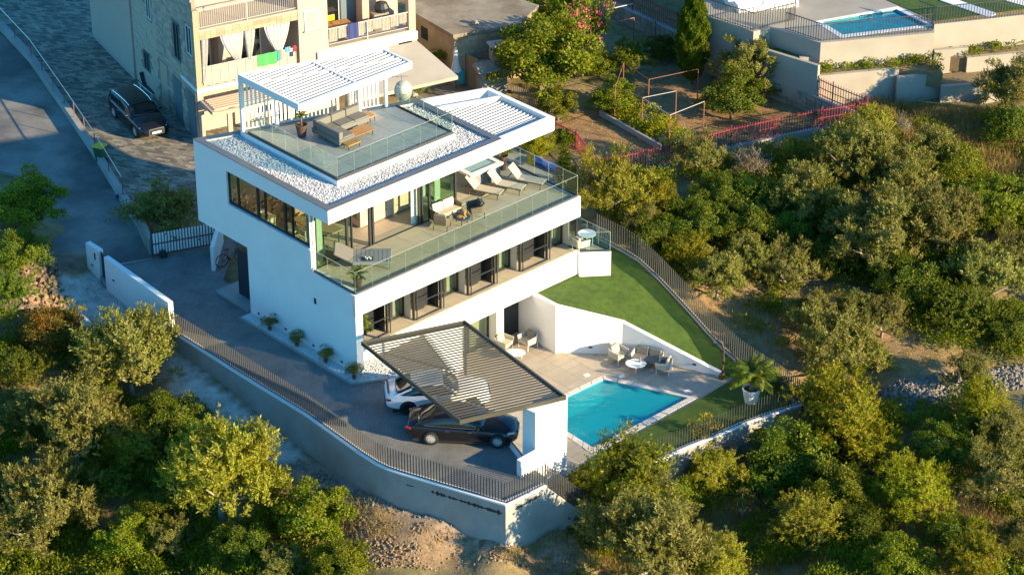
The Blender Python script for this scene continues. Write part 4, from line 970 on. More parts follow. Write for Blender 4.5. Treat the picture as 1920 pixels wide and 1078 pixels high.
def sun_lounger(loc, rz, m, mf, label, group=None, ang=48):
    """head at -x, foot at +x"""
    r_ = empty('sun_lounger', loc, rz, label, 'lounger', group)
    MB().box(-.3, 1.0, -.3, .3, .3, .33).build('seat', m, r_)
    c, s_ = math.cos(R(ang)), math.sin(R(ang))
    MB().obox((-.3-.36*c, 0, .33+.36*s_), (.36*c, 0, -.36*s_), (0, .3, 0), (.014*s_, 0, .014*c)).build('backrest', m, r_)
    MB().box(-.85, 1.0, -.34, -.3, .27, .31).box(-.85, 1.0, .3, .34, .27, .31).box(.96, 1.0, -.3, .3, .27, .3).box(-.85, -.81, -.3, .3, .27, .3).build('frame', mf, r_)
    le = MB().box(-.02, .02, -.02, .02, 0, .27).mesh('leg', mf)
    for x in (.92, -.55):
        for y in (-.32, .32): link('leg', le, r_, (x, y, 0))
    b = MB().beam((-.55, 0, .29), (-.3-.5*c, 0, .33+.5*s_), .03, .03); b.build('prop', mf, r_)
    return r_
TZ = 4.078
# terrace: three loungers
LD = R(-24)
for i, (u, v, lb) in enumerate(((905, 364, 'sand mesh sun lounger nearest the living room glass on terrace'), (946, 355, 'middle of the three sand mesh sun loungers on terrace'), (985, 345, 'sand mesh sun lounger closest to the right terrace balustrade'))):
    sun_lounger(P(u, v, TZ), LD, 'fabric_sand', 'rope_brown', lb, 'three loungers on the terrace')
# terrace: lounge group
fA = face(*FA)
seat_piece('outdoor_sofa', P(835, 408, TZ), fA, 1.55, 'rope_brown', 'fabric_sand', 'fabric_cream', 'charcoal', 'two seat outdoor sofa with cream cushions against terrace glazing', 'sofa', 2)
seat_piece('armchair', P(829, 428, TZ), face(.25, 1), .78, 'rope_brown', 'fabric_taupe', 'fabric_taupe', 'charcoal', 'brown rope armchair seen from behind beside the terrace balustrade', 'armchair', 1, 'terrace armchairs')
seat_piece('armchair', P(892, 405, TZ), face(-1, -.35), .8, 'rope_brown', 'fabric_slate', 'fabric_slate', 'charcoal', 'brown armchair with slate cushion right of the terrace coffee table', 'armchair', 1, 'terrace armchairs')
ct = P(866, 419, TZ); round_table(ct, .42, .36, 'fabric_slate', 'charcoal', 'round dark coffee table set with food on the terrace')
jg = empty('juice_jug', ct+Vector((.12, .12, .36)), 0, 'orange juice jug standing on the round terrace table', 'jug'); MB().lathe([(.055, 0), (.065, .1), (.05, .2), (.055, .24)], 12).build('body', 'orange', jg); MB().tube([(.06, 0, .19), (.1, 0, .17), (.1, 0, .08), (.06, 0, .05)], .01, 5).build('handle', 'orange', jg)
fb = empty('fruit_bowl', ct+Vector((-.08, -.08, .36)), 0, 'bowl of orange snacks on the round terrace table', 'bowl'); MB().lathe([(.09, 0), (.16, .04), (.17, .05), (.15, .045)], 14).build('bowl', 'wood_table', fb); MB().lathe([(.14, .04), (.1, .07), (.02, .08)], 10).build('snacks', 'food', fb)
for k, (dx, dy) in enumerate(((.18, -.05), (.1, -.2))):
    tag(MB().lathe([(.03, 0), (.032, .09), (.028, .09), (.026, .01)], 10, tuple(ct+Vector((dx, dy, .36)))).build('glass_cup', 'screen_mesh'), ('small drinking glass nearer the armchair on the round terrace table', 'small drinking glass nearer the balustrade on the round terrace table')[k], 'glass', 'glasses on the terrace table')
# terrace: grey day bed and tray
db = empty('day_bed', P(694, 494, TZ), R(2), 'grey upholstered double day bed with raised headrest beside potted cycad', 'day bed')
MB().box(-.62, .75, -.5, .45, .2, .36).build('mattress', 'fabric_grey', db, bevel=.04)
for k in range(9): MB().box(-.6+k*.15, -.6+k*.15+.135, -.5, .45, .361, .372).build('slat_pad', 'fabric_grey', db)
o = MB().box(-.75, 0, -.5, .45, -.05, .05).build('headrest', 'fabric_taupe', db, bevel=.03); o.location = (-.6, 0, .33); o.rotation_euler = (0, R(32), 0)
leg4(db, 'steel', (-.5, .68), (-.42, .38), .2, .02); db.scale = (1.3, 1.3, 1.2)
tr = empty('serving_tray', P(690, 486, TZ+.45), R(2), 'dark tray with cups lying on the grey day bed', 'tray'); MB().box(-.22, .22, -.16, .16, 0, .03).build('tray', 'charcoal', tr)
for k in range(4): MB().lathe([(.03, 0), (.035, .08)], 8, (-.12+.08*k, .05*(-1)**k, .03)).build('cup', 'white_plastic', tr)
# hot tub and planter
ht = empty('hot_tub', P(886, 335, TZ), HROT, 'white rimmed hot tub with pale water under the roof overhang', 'hot tub')
MB().box(-.95, .95, -.95, .95, 0, .78).build('cabinet', 'fabric_grey', ht)
bm = bmesh.new(); hole_slab(bm, [(-1.05, -1.05), (1.05, -1.05), (1.05, 1.05), (-1.05, 1.05)], [(-.8, -.8), (.8, -.8), (.8, .8), (-.8, .8)], .78, .9); me = bpy.data.meshes.new('rim'); bm.to_mesh(me); bm.free(); me.materials.append(M['white_plastic']); o = link('rim', me, ht); bv = o.modifiers.new('b', 'BEVEL'); bv.width = .03; bv.segments = 2
MB().box(-.8, .8, -.8, .8, .779, .84).build('water', 'tub_water', ht)
# roof terrace set
RZ = 7.965
sf = empty('corner_sofa', P(640, 243, RZ), HROT, 'taupe L shaped corner sofa under the roof pergola', 'sofa')
MB().box(-1.35, 1.35, -.45, .5, .12, .38).box(-1.35, -.4, -1.5, -.45, .12, .38).build('base', 'fabric_taupe', sf, bevel=.03)
for x0, x1 in ((-1.3, -.42), (-.4, .46), (.48, 1.32)): MB().box(x0, x1, .2, .48, .38, .78).build('back_cushion', 'fabric_taupe', sf, bevel=.05)
for x0, x1, y0, y1 in ((-.38, .46, -.44, .19), (.48, 1.32, -.44, .19), (-1.08, -.42, -1.45, -.47), (-1.08, -.42, -.45, .19)): MB().box(x0, x1, y0, y1, .38, .46).build('seat_cushion', 'fabric_taupe', sf, bevel=.03)
MB().box(-1.34, -1.1, -1.48, .19, .38, .76).build('arm_back', 'fabric_taupe', sf, bevel=.05)
MB().box(1.36, 1.75, -.42, .2, .27, .33).build('side_shelf', 'teak', sf); MB().box(-1.2, -.45, -1.95, -1.52, .2, .26).build('side_shelf', 'teak', sf)
leg4(sf, 'charcoal', (1.7, 1.42), (-.4, .17), .27); leg4(sf, 'charcoal', (-1.15, -.5), (-1.9, -1.58), .2); leg4(sf, 'charcoal', (-1.28, 1.28), (-.4, .45), .12)
tb = empty('teak_table', P(676, 256, RZ), HROT, 'low rectangular teak coffee table in front of the roof sofa', 'table')
for k in range(5): MB().box(-.6, .6, -.34+k*.138, -.34+k*.138+.13, .28, .32).build('plank', 'teak', tb)
leg4(tb, 'charcoal', (-.52, .52), (-.26, .28), .28)
# patio furniture
pz_ = ZP+.003
seat_piece('lounge_chair', P(944, 655, pz_), face(.9, -.5), .8, 'rope_pale', 'fabric_sand', 'fabric_sand', 'white_metal', 'pale rope lounge chair half hidden by the carport pergola', 'armchair', 1, 'pale patio chairs')
seat_piece('lounge_chair', P(990, 650, pz_), face(-.75, -.65), .8, 'rope_pale', 'fabric_sand', 'fabric_taupe', 'white_metal', 'pale rope lounge chair beside the dark patio door wall', 'armchair', 1, 'pale patio chairs')
round_table(P(965, 674, pz_), .52, .4, 'white_metal', 'white_metal', 'oval white table between the chairs near carport', sy=.7)
seat_piece('lounge_chair', P(1158, 676, pz_), face(.75, -.65), .8, 'rope_pale', 'fabric_sand', 'fabric_sand', 'white_metal', 'pale rope lounge chair left of the poolside sofa', 'armchair', 1, 'pale patio chairs')
wv = (W4-W3).normalized()
seat_piece('patio_sofa', P(1214, 683, pz_), face(wv.y, -wv.x), 1.5, 'rope_pale', 'fabric_taupe', 'fabric_taupe', 'white_metal', 'pale rope two seat sofa with taupe cushions by the garden wall', 'sofa', 2)
seat_piece('lounge_chair', P(1245, 697, pz_), face(-.95, .3), .8, 'rope_pale', 'fabric_taupe', 'fabric_sand', 'white_metal', 'pale rope lounge chair right of the poolside table, back to the palm', 'armchair', 1, 'pale patio chairs')
pt_ = P(1192, 694, pz_); round_table(pt_, .5, .4, 'white_metal', 'white_metal', 'round white table with small decoration before the poolside sofa', sy=.85)
tag(MB().lathe([(.06, 0), (.08, .06), (.03, .1), (.05, .2), (.02, .26)], 10, (pt_.x+.2, pt_.y+.1, pt_.z+.4)).build('table_lantern', 'fabric_grey'), 'small grey lantern on the white poolside table', 'lantern')
# side balcony set
bz = .632
round_table(P(1100, 462, bz), .45, .72, 'white_metal', 'white_metal', 'round white table on the small side balcony')
seat_piece('balcony_chair', P(1089, 470, bz), face(.8, .6), .62, 'rope_pale', 'fabric_sand', 'fabric_sand', 'white_metal', 'pale chair at the side balcony table', 'chair')
# curved outdoor shower
sh = empty('garden_shower', P(1354, 709, pz_), 0, 'dark curved shower post at the tip of the patio', 'shower')
MB().lathe([(.2, 0), (.16, .2), (.09, .3)], 10).build('base', 'pot_brown', sh)
MB().tube([(0, 0, .2), (.02, 0, 1.0), (.0, 0, 1.6), (-.08, 0, 1.95), (-.25, 0, 2.1), (-.38, 0, 2.05)], [.06, .055, .05, .05, .045, .04], 8).build('post', 'pot_brown', sh, smooth=True)
MB().lathe([(.09, 0), (.1, .03)], 10, (-.4, 0, 1.98)).build('shower_head', 'steel', sh)
# indoor pieces seen through the glass
def L2W(x, y, z): return HW(x, y, z)
so = empty('indoor_sofa', L2W(5.9, 5.2, 4.07), HROT, 'large blush sofa seen through the open sliding doors', 'sofa'); MB().box(-1.6, 1.6, -.5, .5, .05, .45).build('base', 'sofa_pink', so, bevel=.04); MB().box(-1.6, -.02, -.5, -.2, .45, .95).build('back', 'sofa_pink', so, bevel=.05); MB().box(.02, 1.6, -.5, -.2, .45, .95).build('back', 'sofa_pink', so, bevel=.05)
ga_ = empty('indoor_armchair', L2W(8.05, 6.0, 4.07), HROT, 'olive green armchair inside beside the curtain', 'armchair'); MB().box(-.4, .4, -.4, .4, .1, .45).build('seat', 'green_fabric', ga_, bevel=.05); MB().box(-.4, .4, .2, .42, .45, .95).build('back', 'green_fabric', ga_, bevel=.05)
dt = empty('dining_table', L2W(2.3, 5.4, 4.07), HROT, 'dark dining table inside the left window corner', 'table'); MB().box(-.55, .55, -1.2, 1.2, .7, .75).build('table_top', 'kitchen', dt); leg4(dt, 'charcoal', (-.45, .45), (-1.0, 1.0), .7, .03)
def dchair(x, y, rz, lb):
    c = empty('dining_chair', L2W(x, y, 4.07), HROT+rz, lb, 'chair', 'dining chairs'); MB().box(-.25, .25, -.25, .25, .42, .5).build('seat', 'fabric_cream', c, bevel=.03); MB().box(-.25, .25, .2, .27, .6, .88).build('back', 'fabric_cream', c, bevel=.03); leg4(c, 'fabric_cream', (-.21, .21), (-.21, .21), .42, .015)
    for s_ in (-.2, .2): MB().beam((s_, .23, .48), (s_, .23, .62), .03, .03).build('strut', 'fabric_cream', c)
dchair(1.35, 3.95, .3, 'cream dining chair nearest the glass corner'); dchair(1.5, 5.2, R(90), 'cream dining chair on the window side of dining table'); dchair(1.5, 6.1, R(90), 'cream dining chair at the far end of dining table')
ki = empty('kitchen_counter', L2W(1.2, 8.0, 4.07), HROT, 'kitchen counter with utensils behind the left ribbon window', 'counter'); MB().box(-.7, -.05, -1.0, 1.8, 0, .9).build('cabinet', 'wall_in', ki); MB().box(-.72, -.03, -1.02, 1.82, .9, .94).build('worktop', 'concrete_pale', ki)
for k in range(5): MB().lathe([(.06, 0), (.08, .1), (.05, .22)], 10, (-.4+.1*(k % 2), -.7+k*.5, .94)).build('pot', ('steel', 'white_plastic', 'teak')[k % 3], ki)

# ---------------------------------------------------------------- cars
def loft(sections, closed=False):
    n_ = len(sections[0]); vs_ = [p for s in sections for p in s]; fs = []
    for i in range(len(sections)-1):
        for j in range(n_-1): fs.append((i*n_+j, i*n_+j+1, (i+1)*n_+j+1, (i+1)*n_+j))
    return vs_, fs
def interp(tab, x):
    for i in range(len(tab)-1):
        if tab[i][0] <= x <= tab[i+1][0]:
            t = (x-tab[i][0])/(tab[i+1][0]-tab[i][0]); t2 = t*t*(3-2*t)*.5+t*.5
            return [a+(b_-a)*t2 for a, b_ in zip(tab[i][1:], tab[i+1][1:])]
    return list(tab[0][1:] if x < tab[0][0] else tab[-1][1:])
def make_car(name, loc, rz, L_, W_, Hh, paint, label, kind, rim='alloy', wb=2.87, front_over=.85, plate=None):
    """x forward (0 = rear bumper, L = nose)"""
    car = empty(name, loc, rz, label, 'car'); x_off = -L_/2; hw = W_/2
    est = kind == 'estate'
    # x fraction: half width, shoulder height, deck (centre) height, sill height
    if est: tab = [(0, .74, .70, .80, .42), (.02, .86, .86, .92, .30), (.1, .95, .92, .96, .22), (.3, 1, .93, .97, .2), (.62, 1, .92, .97, .2), (.72, 1, .90, .97, .2), (.86, .97, .82, .89, .2), (.95, .9, .70, .78, .22), (.985, .8, .60, .68, .26), (1, .62, .52, .58, .32)]
    else: tab = [(0, .7, .72, .80, .42), (.02, .84, .88, .97, .32), (.1, .95, .94, 1.01, .22), (.3, 1, .92, .97, .2), (.6, .99, .88, .93, .19), (.7, .99, .87, .95, .19), (.84, .97, .80, .90, .2), (.94, .9, .68, .79, .21), (.98, .78, .58, .67, .25), (1, .58, .50, .56, .32)]
    xs = [0, .008, .02, .05, .1, .18, .26, .34, .42, .5, .58, .64, .7, .76, .82, .88, .92, .95, .975, .99, 1]
    secs = []
    for xf in xs:
        w_, zs, zd, zl = interp(tab, xf); w_ *= hw; x = xf*L_+x_off
        half = [(0, zl), (.7*w_, zl), (.93*w_, zl+.03), (w_, zl+.16), (w_, zs-.22), (.965*w_, zs-.08), (.90*w_, zs), (.6*w_, zd-.015), (0, zd)]
        ring = [(x, y, zz) for y, zz in half]+[(x, -y, zz) for y, zz in half[-2:0:-1]]; ring.append(ring[0]); secs.append(ring)
    vs_, fs = loft(secs); n_ = len(secs[0]); fs += [tuple(range(n_-1)), tuple((len(secs)-1)*n_+i for i in range(n_-1))]
    bd_ = MB().add(vs_, fs); body = bd_.build('body', paint, car, smooth=True)
    bm = bmesh.new(); bm.from_mesh(body.data); bmesh.ops.remove_doubles(bm, verts=bm.verts, dist=.0005); bmesh.ops.recalc_face_normals(bm, faces=bm.faces)
    if bm.calc_volume(signed=True) < 0: bmesh.ops.reverse_faces(bm, faces=bm.faces)
    bm.to_mesh(body.data); bm.free(); body.data.shade_smooth()
    xr = -L_/2+(L_-front_over-wb); xfw = L_/2-front_over; wr = .34
    # cut the wheel arches
    cut = MB()
    for xw in (xr, xfw): cut.tube([(xw, -hw-.2, wr), (xw, -hw+.28, wr)], wr+.045, 24); cut.tube([(xw, hw-.28, wr), (xw, hw+.2, wr)], wr+.045, 24)
    co = cut.build('cutter', 'rubber', car)
    sb = body.modifiers.new('s', 'SUBSURF'); sb.levels = 1; sb.render_levels = 1
    bo = body.modifiers.new('b', 'BOOLEAN'); bo.operation = 'DIFFERENCE'; bo.object = co; bo.solver = 'FAST'
    bpy.context.view_layer.update(); dg = bpy.context.evaluated_depsgraph_get(); nm = bpy.data.meshes.new_from_object(body.evaluated_get(dg)); nm.shade_smooth()
    body.modifiers.clear(); body.data = nm; bpy.data.objects.remove(co)
    try: nm.set_sharp_from_angle(angle=R(40))
    except Exception: pass
    MB().box(xr-.36, xr+.36, -hw+.12, hw-.12, .1, .68).box(xfw-.36, xfw+.36, -hw+.12, hw-.12, .1, .68).box(-L_/2+.3, L_/2-.3, -hw+.1, hw-.1, .14, .3).build('underbody', 'rubber', car)
    # cabin
    if est: cab = [(.03, .60, .9, .88), (.1, .78, 1.0, 1.36), (.2, .80, 1.0, Hh-.03), (.36, .80, 1.0, Hh), (.5, .79, 1.0, Hh-.02), (.58, .77, 1.0, Hh-.10), (.66, .80, .98, 1.14), (.715, .82, .96, .96)]
    else: cab = [(.09, .70, .9, .99), (.17, .72, .94, 1.13), (.25, .73, .97, 1.28), (.36, .73, .98, Hh-.01), (.46, .73, .98, Hh), (.55, .73, .98, Hh-.06), (.63, .76, .98, 1.19), (.71, .82, .97, .95)]
    secs = []
    for xf, wt, wbm, zt_ in cab:
        x = xf*L_+x_off; zb = interp(tab, xf)[1]-.06
        half = [(wbm*hw*.9, zb), (wbm*hw*.875, zb+(zt_-zb)*.35), (wt*hw*1.02, zb+(zt_-zb)*.82), (wt*hw*.88, zt_-.025*(zt_-zb)), (wt*hw*.5, zt_), (0, zt_+.008)]
        secs.append([(x, y, zz) for y, zz in half]+[(x, -y, zz) for y, zz in half[-2::-1]])
    vs_, fs = loft(secs); k = len(secs[0]); fs += [tuple(range(k)), tuple((len(secs)-1)*k+i for i in range(k))]
    gl_ = MB().add(vs_, fs).build('windows', 'car_glass', car, smooth=True, sub=2)
    # roof skin, pillars
    i0, i1 = (1, 5) if est else (2, 5)
    rs = []
    for s in secs[i0:i1+1]: rs.append([(p[0], p[1]*1.01, p[2]+.012) for p in s[2:-2]])
    vs_, fs = loft(rs); MB().add(vs_, fs).build('roof', paint, car, smooth=True, sub=2)
    for sd_ in (1, -1):
        idx = (lambda j: j) if sd_ > 0 else (lambda j: k-1-j)
        for si, sj in (((0, i0), (len(secs)-1, i1)) if est else ((0, i0), (len(secs)-1, i1))):
            p0 = Vector(secs[si][idx(1)]); p1 = Vector(secs[sj][idx(2)]); MB().beam(p0*1.0+Vector((0, sd_*.01, .0)), p1+Vector((0, sd_*.01, .01)), .05, .07).build('pillar', paint, car)
        if est:
            a_, b_ = Vector(secs[3][idx(1)]), Vector(secs[3][idx(2)]); MB().beam(a_+Vector((0, sd_*.012, -.05)), b_+Vector((0, sd_*.012, 0)), .06, .02).build('pillar', 'charcoal', car)
        tr_ = MB()
        for j in range(1, len(secs)-2): tr_.beam(Vector(secs[j][idx(0)])+Vector((0, sd_*.02, .075)), Vector(secs[j+1][idx(0)])+Vector((0, sd_*.02, .075)), .015, .02)
        tr_.build('window_trim', 'chrome' if kind != 'white' else 'charcoal', car)
        if est: MB().tube([Vector(secs[j][idx(3)])+Vector((0, sd_*.02, .035)) for j in range(1, 6)], .016, 6).build('roof_rail', 'chrome', car)
        xm = (.655*L_+x_off); MB().obox((xm, sd_*(hw+.07), .98), (.06, 0, 0), (0, .1, 0), (0, 0, .06)).build('mirror', paint, car, bevel=.03)
        for xd in (.36, .56): MB().box(xd*L_+x_off, xd*L_+x_off+.18, min(sd_*(hw*.985), sd_*(hw+.012)), max(sd_*(hw*.985), sd_*(hw+.012)), .76, .785).build('door_handle', 'chrome' if kind != 'white' else paint, car)
        # lights
        if kind == 'estate' or kind == 'coupe' or kind == 'white':
            MB().obox((-L_/2+.12, sd_*hw*.77, .76 if not est else .80), (.12, sd_*.055, 0), (-.02*sd_, .1, 0), (0, 0, .04)).build('tail_light', 'tail_red', car, bevel=.02)
            MB().obox((L_/2-.27, sd_*hw*.72, .655), (.14, -sd_*.09, -.03), (.02, .07, 0), (0, 0, .035)).build('headlight', 'headlight', car, bevel=.02)
    MB().obox((L_/2-.03, 0, .5), (.035, 0, 0), (0, .42 if est else .36, 0), (0, 0, .17 if est else .12)).build('grille', 'charcoal', car, bevel=.03)
    b = MB()
    gw, gh = (.42, .17) if est else (.36, .12)
    for zz in (-gh, gh): b.box(L_/2, L_/2+.012, -gw, gw, .5+zz-.012, .5+zz+.012)
    for yy in (-gw, gw): b.box(L_/2, L_/2+.012, yy-.012, yy+.012, .5-gh, .5+gh)
    b.build('grille_frame', 'chrome', car)
    if plate:
        pl_ = MB().box(L_/2+.012, L_/2+.03, -.26, .26, .4, .51).build('number_plate', 'plate', car)
    MB().obox((-L_/2+.005, 0, .45), (.03, 0, 0), (0, .5, 0), (0, 0, .1)).build('rear_diffuser', 'charcoal', car, bevel=.03)
    if kind == 'white': MB().obox((-L_/2+.14, 0, .985), (.045, 0, .01), (0, .56, 0), (0, 0, .012)).build('spoiler', 'charcoal', car)
    # wheels
    ty = MB().lathe([(.23, -.11), (.31, -.115), (wr, -.09), (wr, .09), (.31, .115), (.23, .11)], 28, cap=False); ty.v = [(x, z_, y) for x, y, z_ in ty.v]; tym = ty.mesh('tyre', 'rubber', True)
    rb = MB().lathe([(.235, -.1), (.235, .1), (.215, .1), (.2, .05), (.03, .05)], 24); ns = 14 if kind == 'coupe' else 10
    rb2 = MB()
    for q in range(ns):
        a = q*2*math.pi/ns; rb2.beam((.04*math.cos(a), .04*math.sin(a), .1), (.215*math.cos(a), .215*math.sin(a), .1), .034, .03)
    rb2.lathe([(.05, .07), (.05, .115), (.02, .12)], 12)
    for bb_ in (rb, rb2): bb_.v = [(x, -z_, y) for x, y, z_ in bb_.v]
    rdm = rb.mesh('rim', 'charcoal' if kind == 'coupe' else rim, True); rsm = rb2.mesh('spokes', rim)
    for xw in (xr, xfw):
        for sd_ in (1, -1):
            whl = link('wheel', tym, car, (xw, sd_*(hw-.13), wr), (0, 0, 0 if sd_ < 0 else math.pi)); link('rim', rdm, whl); link('spokes', rsm, whl)
    return car
# black coupe: near-side (right) wheels are seen at these spots
pr, pf = P(808, 820, .34), P(933, 826, .34); ax = (pf-pr); ax.z = 0; an = math.atan2(ax.y, ax.x); axn = ax.normalized(); lft = Vector((-axn.y, axn.x, 0))
L_ = 4.83; c = (pr+pf)/2+lft*(.80)-axn*.13; c.z = 0
make_car('parked_car', (c.x, c.y, 0), an, L_, 1.86, 1.40, 'paint_black', 'glossy black coupe parked nearest the bar fence under the pergola', 'coupe', 'alloy')
axw = Vector((math.cos(R(6)), math.sin(R(6)), 0)); lw_ = Vector((-axw.y, axw.x, 0)); pw = P(758, 764, .34); c = pw+axw*(2.82/2+.11)+lw_*.8
make_car('parked_car', (c.x, c.y, 0), R(6), 4.64, 1.86, 1.43, 'paint_white', 'white saloon parked behind the black coupe under the pergola', 'white', 'rubber', wb=2.82)
pr, pf = P(217, 211, .33), P(253, 244, .33); ax = (pf-pr); ax.z = 0; an = math.atan2(ax.y, ax.x); axn = ax.normalized(); lft = Vector((-axn.y, axn.x, 0)); c = (pr+pf)/2+lft*.78
make_car('parked_car', (c.x, c.y, .004), an, 4.7, 1.83, 1.44, 'paint_navy', 'dark estate car with roof rails parked on the paved street', 'estate', 'alloy', wb=2.8, plate=True)

# bicycle under the overhang
bk = empty('bicycle', P(417, 501, 0), math.atan2(P(445, 492, 0).y-P(417, 501, 0).y, P(445, 492, 0).x-P(417, 501, 0).x), 'black and red bicycle parked under the house overhang', 'bicycle')
def wheel_ring(x):
    b = MB(); n_ = 28
    b.tube([(x+.34*math.cos(t), 0, .35+.34*math.sin(t)) for t in [2*math.pi*i/n_ for i in range(n_+1)]], .022, 6, cap=False)
    w_ = b.build('wheel', 'rubber', bk); b = MB()
    for i in range(10):
        t = i*math.pi/5; b.beam((x, 0, .35), (x+.33*math.cos(t), 0, .35+.33*math.sin(t)), .006, .006)
    b.build('spokes', 'steel', w_)
wheel_ring(0); wheel_ring(1.05)
MB().tube([(0, 0, .35), (.38, 0, .38), (.28, 0, .82), (.85, 0, .85), (.38, 0, .38)], .02, 6).tube([(0, 0, .35), (.28, 0, .78)], .014, 6).build('frame', 'cloth_red', bk)
MB().tube([(.82, 0, .95), (.86, 0, .8), (1.05, 0, .35)], .02, 6).build('fork', 'cloth_blue', bk); MB().tube([(.8, -.3, .97), (.82, 0, .98), (.8, .3, .97)], .014, 6).build('handlebar', 'charcoal', bk)
MB().box(.14, .4, -.06, .06, .88, .93).build('saddle', 'charcoal', bk, bevel=.02); MB().tube([(.38, -.1, .38), (.38, .1, .38)], .07, 10).build('crank', 'charcoal', bk); MB().tube([(.28, 0, .8), (.27, 0, .9)], .014, 6).build('seat_post', 'steel', bk)
# bin and lounger on the street
bn = empty('waste_bin', P(190, 305, 0), R(-25), 'green wheelie bin with yellow lid beside the handrail', 'bin')
MB().add([(-.2, -.2, .05), (.2, -.2, .05), (.2, .2, .05), (-.2, .2, .05), (-.27, -.3, .95), (.27, -.3, .95), (.27, .3, .95), (-.27, .3, .95)], [(0,3,2,1),(4,5,6,7),(0,1,5,4),(1,2,6,5),(2,3,7,6),(3,0,4,7)]).build('body', 'bin_green', bn, bevel=.03); MB().box(-.29, .29, -.33, .31, .95, 1.03).build('lid', 'yellow', bn, bevel=.02)
for s_ in (-.2, .2): MB().tube([(s_-.04, .27, .1), (s_+.04, .27, .1)], .1, 12).build('wheel', 'rubber', bn)
lg = P(282, 172, 0); sun_lounger(lg, R(-58), 'fabric_blue', 'white_plastic', 'navy fabric sun lounger with white frame leaning by the stone wall', None, 60)
tag(MB().tube([P(218, 371, .1), P(222, 366, .2)], .09, 8).build('rag_bundle', 'cloth_navy'), 'small blue bundle lying on the end of street wall', 'bundle')
# satellite dish on the roof edge
sdp = HL(752, 197, 7.75); sr = empty('satellite_dish', P(754, 196, 7.7), R(0), 'round white satellite dish behind the roof gravel', 'dish')
prof = [(0.02, 0), (.2, .02), (.38, .07), (.5, .13)]; b = MB().lathe(prof, 28); q = (Vector((.55, -.75, .35))).normalized().to_track_quat('Z', 'Y').to_matrix()
b.v = [tuple(q @ Vector(p)+Vector((0, 0, .72))) for p in b.v]; b.build('dish', 'screen_mesh', sr, smooth=True); MB().tube([(0, .05, 0), (0, .05, 1.5)], .02, 8).build('mast', 'steel', sr); MB().tube([(0, 0, .5), (.28, -.4, .7)], .015, 6).build('feed_arm', 'steel', sr); MB().beam((-.5, .05, 1.4), (.3, .05, 1.45), .02, .02).beam((-.4, -.1, 1.42), (-.4, .2, 1.42), .015, .015).beam((-.2, -.1, 1.42), (-.2, .2, 1.42), .015, .015).build('antenna', 'steel', sr)
# ---------------------------------------------------------------- apartment building up the street
C0 = P(377, 271, 0); NR = R(28.5)
NB = empty('apartment_building', C0, NR, 'peach and stone apartment building with curtained balconies behind the villa', 'building')
def nb(name, m, *boxes, parent=None, **kw):
    b = MB()
    for x in boxes: b.box(*x)
    return b.build(name, m, parent or NB, **kw)
nb('wall', 'stone_mortar', (0.0, .3, .3, 9.3, 0, 10.5))
nb('plaster_wall', 'plaster_peach', (-.12, .3, 9.3, 16, -.1, 10.5))
nb('core_wall', 'plaster_peach', (.3, 5.9, 2.2, 9.0, 3.2, 10.5), (5.9, 7.6, 0, 9.0, 0, 10.5), (7.6, 12.8, 2.2, 9, 0, 10.5), (.3, 5.9, 1.4, 9, 0, 3.0))
nb('balcony_slab', 'white', (-.05, 5.9, -.12, 2.2, 3.0, 3.2)); nb('corner_pier', 'stone_beam', (-.02, .3, -.02, .3, 3.2, 7.6)); nb('corner_base', 'plaster_peach', (-.02, .3, 0, .3, 0, 3.0))
nb('upper_slab', 'concrete_pale', (.3, 5.95, 0.0, 2.2, 6.36, 6.5))
sb_ = nb('stone_beam', 'stone_mortar', (.3, 5.95, .03, .28, 5.95, 6.36))
k = 0; x = .3
while x < 5.85:
    wd = .28+rng.random()*.25; x1 = min(5.95, x+wd)
    for z0, z1 in ((5.94, 6.15), (6.16, 6.37)): MB().box(x+.006, x1-.006, -.02-.01*rng.random(), .03, z0, z1).build('stone', 'stone_beam', sb_)
    x = x1
# stone cladding on the street side
openings = [(2.1, 2.95, 3.9, 6.05), (.3, 1.1, 4.9, 6.55), (7.0, 7.8, 1.3, 2.45), (4.4, 5.4, .1, 2.75), (2.4, 3.4, .1, 2.65), (.5, 1.5, .1, 2.65), (6.2, 6.9, 4.7, 6.3)]
cl = nb('stone_cladding', 'stone_mortar', (-.012, -.002, .02, 9.28, .02, .06))
cnt = 0; b = MB(); z = .05; row = 0; sh_m = {}
rows = []
while z < 7.9:
    y = (.0 if row % 2 else -.16)
    while y < 9.28:
        wd = .34+rng.random()*.22; y1 = min(9.28, y+wd); y0 = max(0, y)
        if y1-y0 > .08 and not any(y0 < o[1] and y1 > o[0] and z < o[3] and z+.2 > o[2] for o in openings): rows.append((y0, y1, z))
        y = y1
    z += .205; row += 1
rows.sort(key=lambda r_: r_[0])
for i, (y0, y1, z) in enumerate(rows):
    t = .015+.03*rng.random()
    if i < 300: MB().box(-t, 0, y0+.006, y1-.006, z+.005, z+.198).build('stone', 'stone_a', cl)
    else: b.box(-t, 0, y0+.006, y1-.006, z+.005, z+.198)
tag(b.build('stones', 'stone_a', cl), kind='stuff')
def win(y0, y1, z0, z1, mf, mg, shutter=None):
    o = nb('window', mf, (-.05, .02, y0, y0+.06, z0, z1), (-.05, .02, y1-.06, y1, z0, z1), (-.05, .02, y0, y1, z0, z0+.06), (-.05, .02, y0, y1, z1-.06, z1), (-.04, .02, (y0+y1)/2-.03, (y0+y1)/2+.03, z0, z1))
    MB().box(-.015, -.005, y0+.05, y1-.05, z0+.05, z1-.05).build('pane', mg, o)
win(2.1, 2.95, 3.9, 6.05, 'blue_shutter', 'dark_glass'); win(.3, 1.1, 4.9, 6.55, 'white_plastic', 'dark_glass'); win(7.0, 7.8, 1.3, 2.45, 'blue_shutter', 'dark_glass'); win(6.2, 6.9, 4.7, 6.3, 'white_plastic', 'dark_glass')
